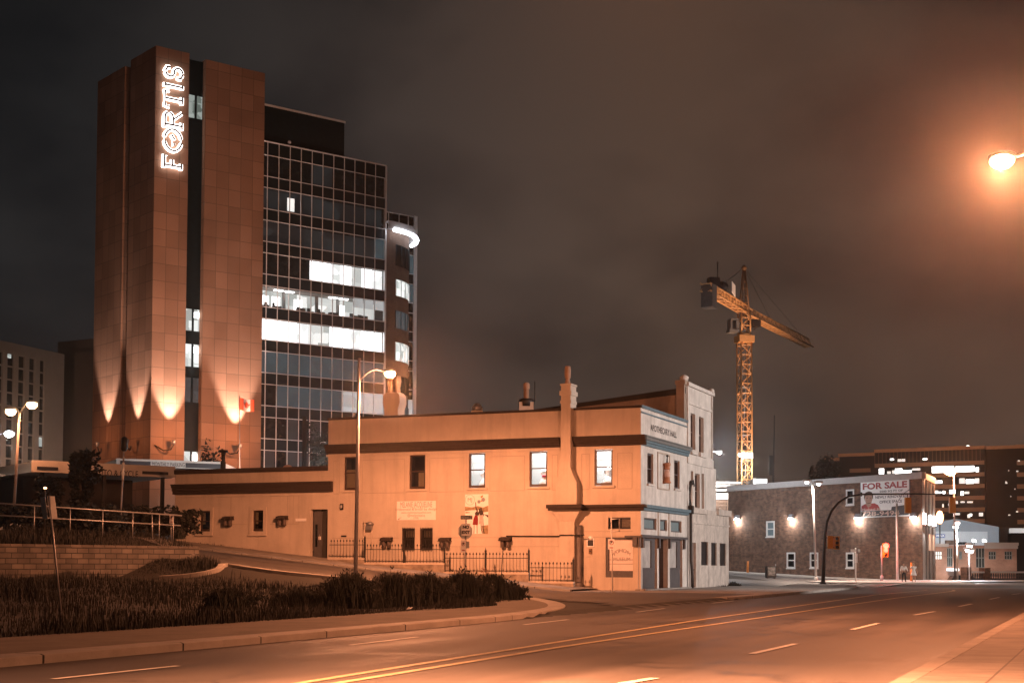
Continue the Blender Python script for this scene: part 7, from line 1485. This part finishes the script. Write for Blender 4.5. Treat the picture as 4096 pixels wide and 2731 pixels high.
# ------------------------------------------------------------------ people
def skin_mesh(name, verts, edges, radii, m, parent, sub=1):
    me = bpy.data.meshes.new(name); me.from_pydata(verts, edges, []); o = bpy.data.objects.new(name, me); COL.objects.link(o); o.parent = parent
    md = o.modifiers.new('skin', 'SKIN'); md.use_smooth_shade = True
    for i, r_ in enumerate(radii): me.skin_vertices[0].data[i].radius = (r_, r_) if not isinstance(r_, tuple) else r_
    me.skin_vertices[0].data[0].use_root = True
    if sub: s = o.modifiers.new('sub', 'SUBSURF'); s.levels = s.render_levels = sub
    me.materials.append(m)
    dg = bpy.context.evaluated_depsgraph_get(); nm = bpy.data.meshes.new_from_object(o.evaluated_get(dg)); o.modifiers.clear(); o.data = nm
    return o
def person(label, at, rot, scale, female, hand_side):
    t = thing('person', label, 'person', at, rot); s = scale
    V, E, RR = [], [], []
    def v(p, r_, link=None):
        V.append((p[0] * s, p[1] * s, p[2] * s)); RR.append(r_ * s if not isinstance(r_, tuple) else (r_[0] * s, r_[1] * s)); 
        if link is not None: E.append((link, len(V) - 1))
        return len(V) - 1
    pel = v((0, 0, .93), (.15, .11)); wa_ = v((0, 0, 1.12), (.13, .10), pel); ch = v((0, 0, 1.32), (.165, .115), wa_); nk = v((0, 0, 1.48), .055, ch); hd1 = v((0, -.01, 1.58), (.075, .085), nk); hd2 = v((0, -.01, 1.68), (.078, .092), hd1); v((0, 0, 1.76), (.055, .065), hd2); v((0, -.11, 1.62), .012, hd1)
    for sd in (-1, 1):
        step = .10 * sd
        hp = v((sd * .09, 0, .88), .095, pel); kn = v((sd * .10, -.06 - step * .6, .50), .062, hp); an = v((sd * .10, -step * 1.6, .09), .042, kn); v((sd * .11, -step * 1.6 - .14, .03), .038, an)
        sh = v((sd * .19, 0, 1.40), .062, ch); out = .34 if sd == hand_side else .27; el = v((sd * out, .02, 1.13), .044, sh); wr = v((sd * (out + .05), -.06, .90), .03, el); pm = v((sd * (out + .055), -.07, .83), .034, wr)
        for f in range(4): a = v((sd * (out + .055) + (f - 1.5) * .018, -.075, .775), .0095, pm); v((sd * (out + .055) + (f - 1.5) * .02, -.09, .725 + abs(f - 1.6) * .008), .008, a)
        a = v((sd * (out + .055) - sd * .035, -.09, .81), .010, pm); v((sd * (out + .055) - sd * .05, -.105, .775), .009, a)
    skin_mesh('body', V, E, RR, skinm, t)
    def cl(name, pts, m, r_): 
        Vv = [(p[0] * s, p[1] * s, p[2] * s) for p in pts]; return Vv
    if not female:
        P = [(0, 0, 1.0), (0, 0, 1.14), (0, 0, 1.32), (0, 0, 1.43), (-.2, 0, 1.39), (-.27 if hand_side > 0 else -.33, .02, 1.14), (-.3 if hand_side > 0 else -.37, -.04, .97), (.2, 0, 1.39), (.33 if hand_side > 0 else .27, .02, 1.14), (.37 if hand_side > 0 else .3, -.04, .97)]
        skin_mesh('shirt', [tuple(c_ * s for c_ in p) for p in P], [(0, 1), (1, 2), (2, 3), (2, 4), (4, 5), (5, 6), (2, 7), (7, 8), (8, 9)], [(.175 * s, .13 * s), (.165 * s, .13 * s), (.195 * s, .14 * s), (.09 * s, .08 * s)] + [.082 * s, .066 * s, .05 * s] * 2, mat('white_shirt', (.8, .78, .76), .8, .1, 6), t)
        P = [(0, 0, 1.0), (0, 0, .9), (-.09, 0, .84), (-.10, -.0, .5), (-.10, .16, .1), (.09, 0, .84), (.10, -.12, .5), (.10, -.16, .1)]
        skin_mesh('trousers', [tuple(c_ * s for c_ in p) for p in P], [(0, 1), (1, 2), (2, 3), (3, 4), (1, 5), (5, 6), (6, 7)], [(.165 * s, .125 * s), (.175 * s, .13 * s), .11 * s, .08 * s, .066 * s, .11 * s, .08 * s, .066 * s], mat('black_trousers', (.015, .015, .018), .8), t)
        for q in ((-.10, .12), (.10, -.22)): k = MB(); k.ball((q[0] * s, q[1] * s, .045 * s), .05 * s, .13 * s, .045 * s); k.build('shoe', blackm, t)
        k = MB(); k.ball((0, .012 * s, 1.70 * s), .09 * s, .105 * s, .085 * s); k.build('hair', mat('brown_hair', (.06, .04, .03), .7), t)
    else:
        k = MB(); k.lathe((0, 0, .60 * s), [(.29 * s, 0), (.25 * s, .15 * s), (.19 * s, .33 * s), (.145 * s, .5 * s), (.18 * s, .68 * s), (.19 * s, .78 * s), (.09 * s, .87 * s)], 18); o = k.build('dress', mat('white_dress', (.85, .82, .80), .8, .1, 5), t); o.scale = (1, .8, 1); o.location = (0, 0, 0)
        for sd in (-1, 1): k = MB(); k.ball((sd * .2 * s, 0, 1.37 * s), .085 * s, .085 * s, .1 * s); k.build('sleeve', mat('white_dress', (.85, .82, .8)), t); k = MB(); k.ball((sd * .11 * s, -sd * .15 * s - .06 * s, .04 * s), .045 * s, .12 * s, .04 * s); k.build('shoe', mat('tan_shoe', (.4, .28, .2)), t)
        k = MB(); k.ball((0, .03 * s, 1.69 * s), .095 * s, .105 * s, .095 * s); k.ball((0, .07 * s, 1.55 * s), .1 * s, .06 * s, .16 * s); k.build('hair', mat('blonde_hair', (.5, .36, .2), .7, .3, 9), t)
    return t
Yp = 121.
pm_ = at_y(3615, 2322, Yp); pw_ = at_y(3655, 2323, Yp)
gz = .125
k = MB(); c_ = at_y(3640, 2325, Yp)
person('person in white shirt and dark trousers walking hand in hand on the corner', (pm_.x, Yp, gz), R(4), .93, False, 1)
person('person in short white dress with fair hair walking on the corner', (pw_.x, Yp, gz), R(-4), .90, True, -1)
k = MB(); cc = [on_z(3440, 2330, .1), on_z(3880, 2330, .1)]
k.add([(cc[0].x - 2, 116.5, .11), (cc[1].x, 116.5, .11), (cc[1].x + 2, 132, .11), (cc[0].x - 2, 132, .11), (cc[0].x - 2, 116.5, -.1), (cc[1].x, 116.5, -.1)], [(0, 1, 2, 3), (0, 1, 5, 4)]); struct('crossing_pavement', k, mat('bright_concrete', (.62, .58, .54)))

# ------------------------------------------------------------------ night sky
world = bpy.data.worlds.new('World'); scene.world = world; world.use_nodes = True; t = world.node_tree; bg = t.nodes['Background']
tc = t.nodes.new('ShaderNodeTexCoord'); mp = t.nodes.new('ShaderNodeMapping'); mp.inputs['Scale'].default_value = (2.0, 2.0, 3.4); mp.inputs['Rotation'].default_value = (0, R(24), R(10)); t.links.new(tc.outputs['Generated'], mp.inputs['Vector'])
n = t.nodes.new('ShaderNodeTexNoise'); n.inputs['Scale'].default_value = 2.2; n.inputs['Detail'].default_value = 5; n.inputs['Roughness'].default_value = .5; n.inputs['Distortion'].default_value = .15; t.links.new(mp.outputs[0], n.inputs['Vector'])
r_ = t.nodes.new('ShaderNodeValToRGB'); e = r_.color_ramp.elements; e[0].position = .38; e[0].color = (.027, .0235, .0225, 1); e[1].position = .62; e[1].color = (.070, .056, .048, 1); t.links.new(n.outputs['Fac'], r_.inputs['Fac'])
sp = t.nodes.new('ShaderNodeSeparateXYZ'); t.links.new(tc.outputs['Generated'], sp.inputs[0])
mr = t.nodes.new('ShaderNodeMapRange'); mr.inputs[1].default_value = -.34; mr.inputs[2].default_value = .10; mr.inputs[3].default_value = .36; mr.inputs[4].default_value = 1.0; mr.interpolation_type = 'SMOOTHSTEP'; t.links.new(sp.outputs['X'], mr.inputs[0])
mz = t.nodes.new('ShaderNodeMapRange'); mz.inputs[1].default_value = .2; mz.inputs[2].default_value = .45; mz.inputs[3].default_value = 1.0; mz.inputs[4].default_value = .62; t.links.new(sp.outputs['Z'], mz.inputs[0])
mm = t.nodes.new('ShaderNodeMath'); mm.operation = 'MULTIPLY'; t.links.new(mr.outputs[0], mm.inputs[0]); t.links.new(mz.outputs[0], mm.inputs[1])
sc_ = t.nodes.new('ShaderNodeVectorMath'); sc_.operation = 'SCALE'; t.links.new(r_.outputs['Color'], sc_.inputs[0]); t.links.new(mm.outputs[0], sc_.inputs['Scale'])
mc = t.nodes.new('ShaderNodeMix'); mc.data_type = 'RGBA'; mc.inputs[6].default_value = (.80, .98, 1.16, 1); mc.inputs[7].default_value = (1.14, .93, .80, 1)      # cooler away from the city glow
mcr = t.nodes.new('ShaderNodeMapRange'); mcr.inputs[1].default_value = -.30; mcr.inputs[2].default_value = .10; t.links.new(sp.outputs['X'], mcr.inputs[0]); t.links.new(mcr.outputs[0], mc.inputs[0])
ml = t.nodes.new('ShaderNodeVectorMath'); ml.operation = 'MULTIPLY'; t.links.new(sc_.outputs[0], ml.inputs[0]); t.links.new(mc.outputs[2], ml.inputs[1])
t.links.new(ml.outputs[0], bg.inputs['Color']); bg.inputs['Strength'].default_value = 1.0
# damp night air
hz = MB(); hz.box(-330, 330, -70, 470, -8, 75); ho = hz.build('haze', MATS.get('x') or bpy.data.materials.new('night_haze')); tag(ho, kind='stuff')
hm = ho.data.materials[0]; tt = nt(hm); out = tt.nodes['Material Output']; tt.nodes.remove(tt.nodes['Principled BSDF']); pv = tt.nodes.new('ShaderNodeVolumePrincipled'); pv.inputs['Color'].default_value = (.9, .86, .82, 1); pv.inputs['Density'].default_value = .00022; pv.inputs['Anisotropy'].default_value = .92
tt.links.new(pv.outputs[0], out.inputs['Volume'])

# ------------------------------------------------------------------ render settings
scene.view_settings.view_transform = 'Standard'; scene.view_settings.look = 'None'; scene.view_settings.exposure = 0; scene.view_settings.gamma = 1
c = scene.cycles; c.use_denoising = True; c.max_bounces = 5; c.diffuse_bounces = 3; c.glossy_bounces = 3; c.transparent_max_bounces = 12; c.volume_bounces = 0
c.sample_clamp_indirect = 4; c.use_light_tree = True; c.caustics_reflective = False; c.caustics_refractive = False
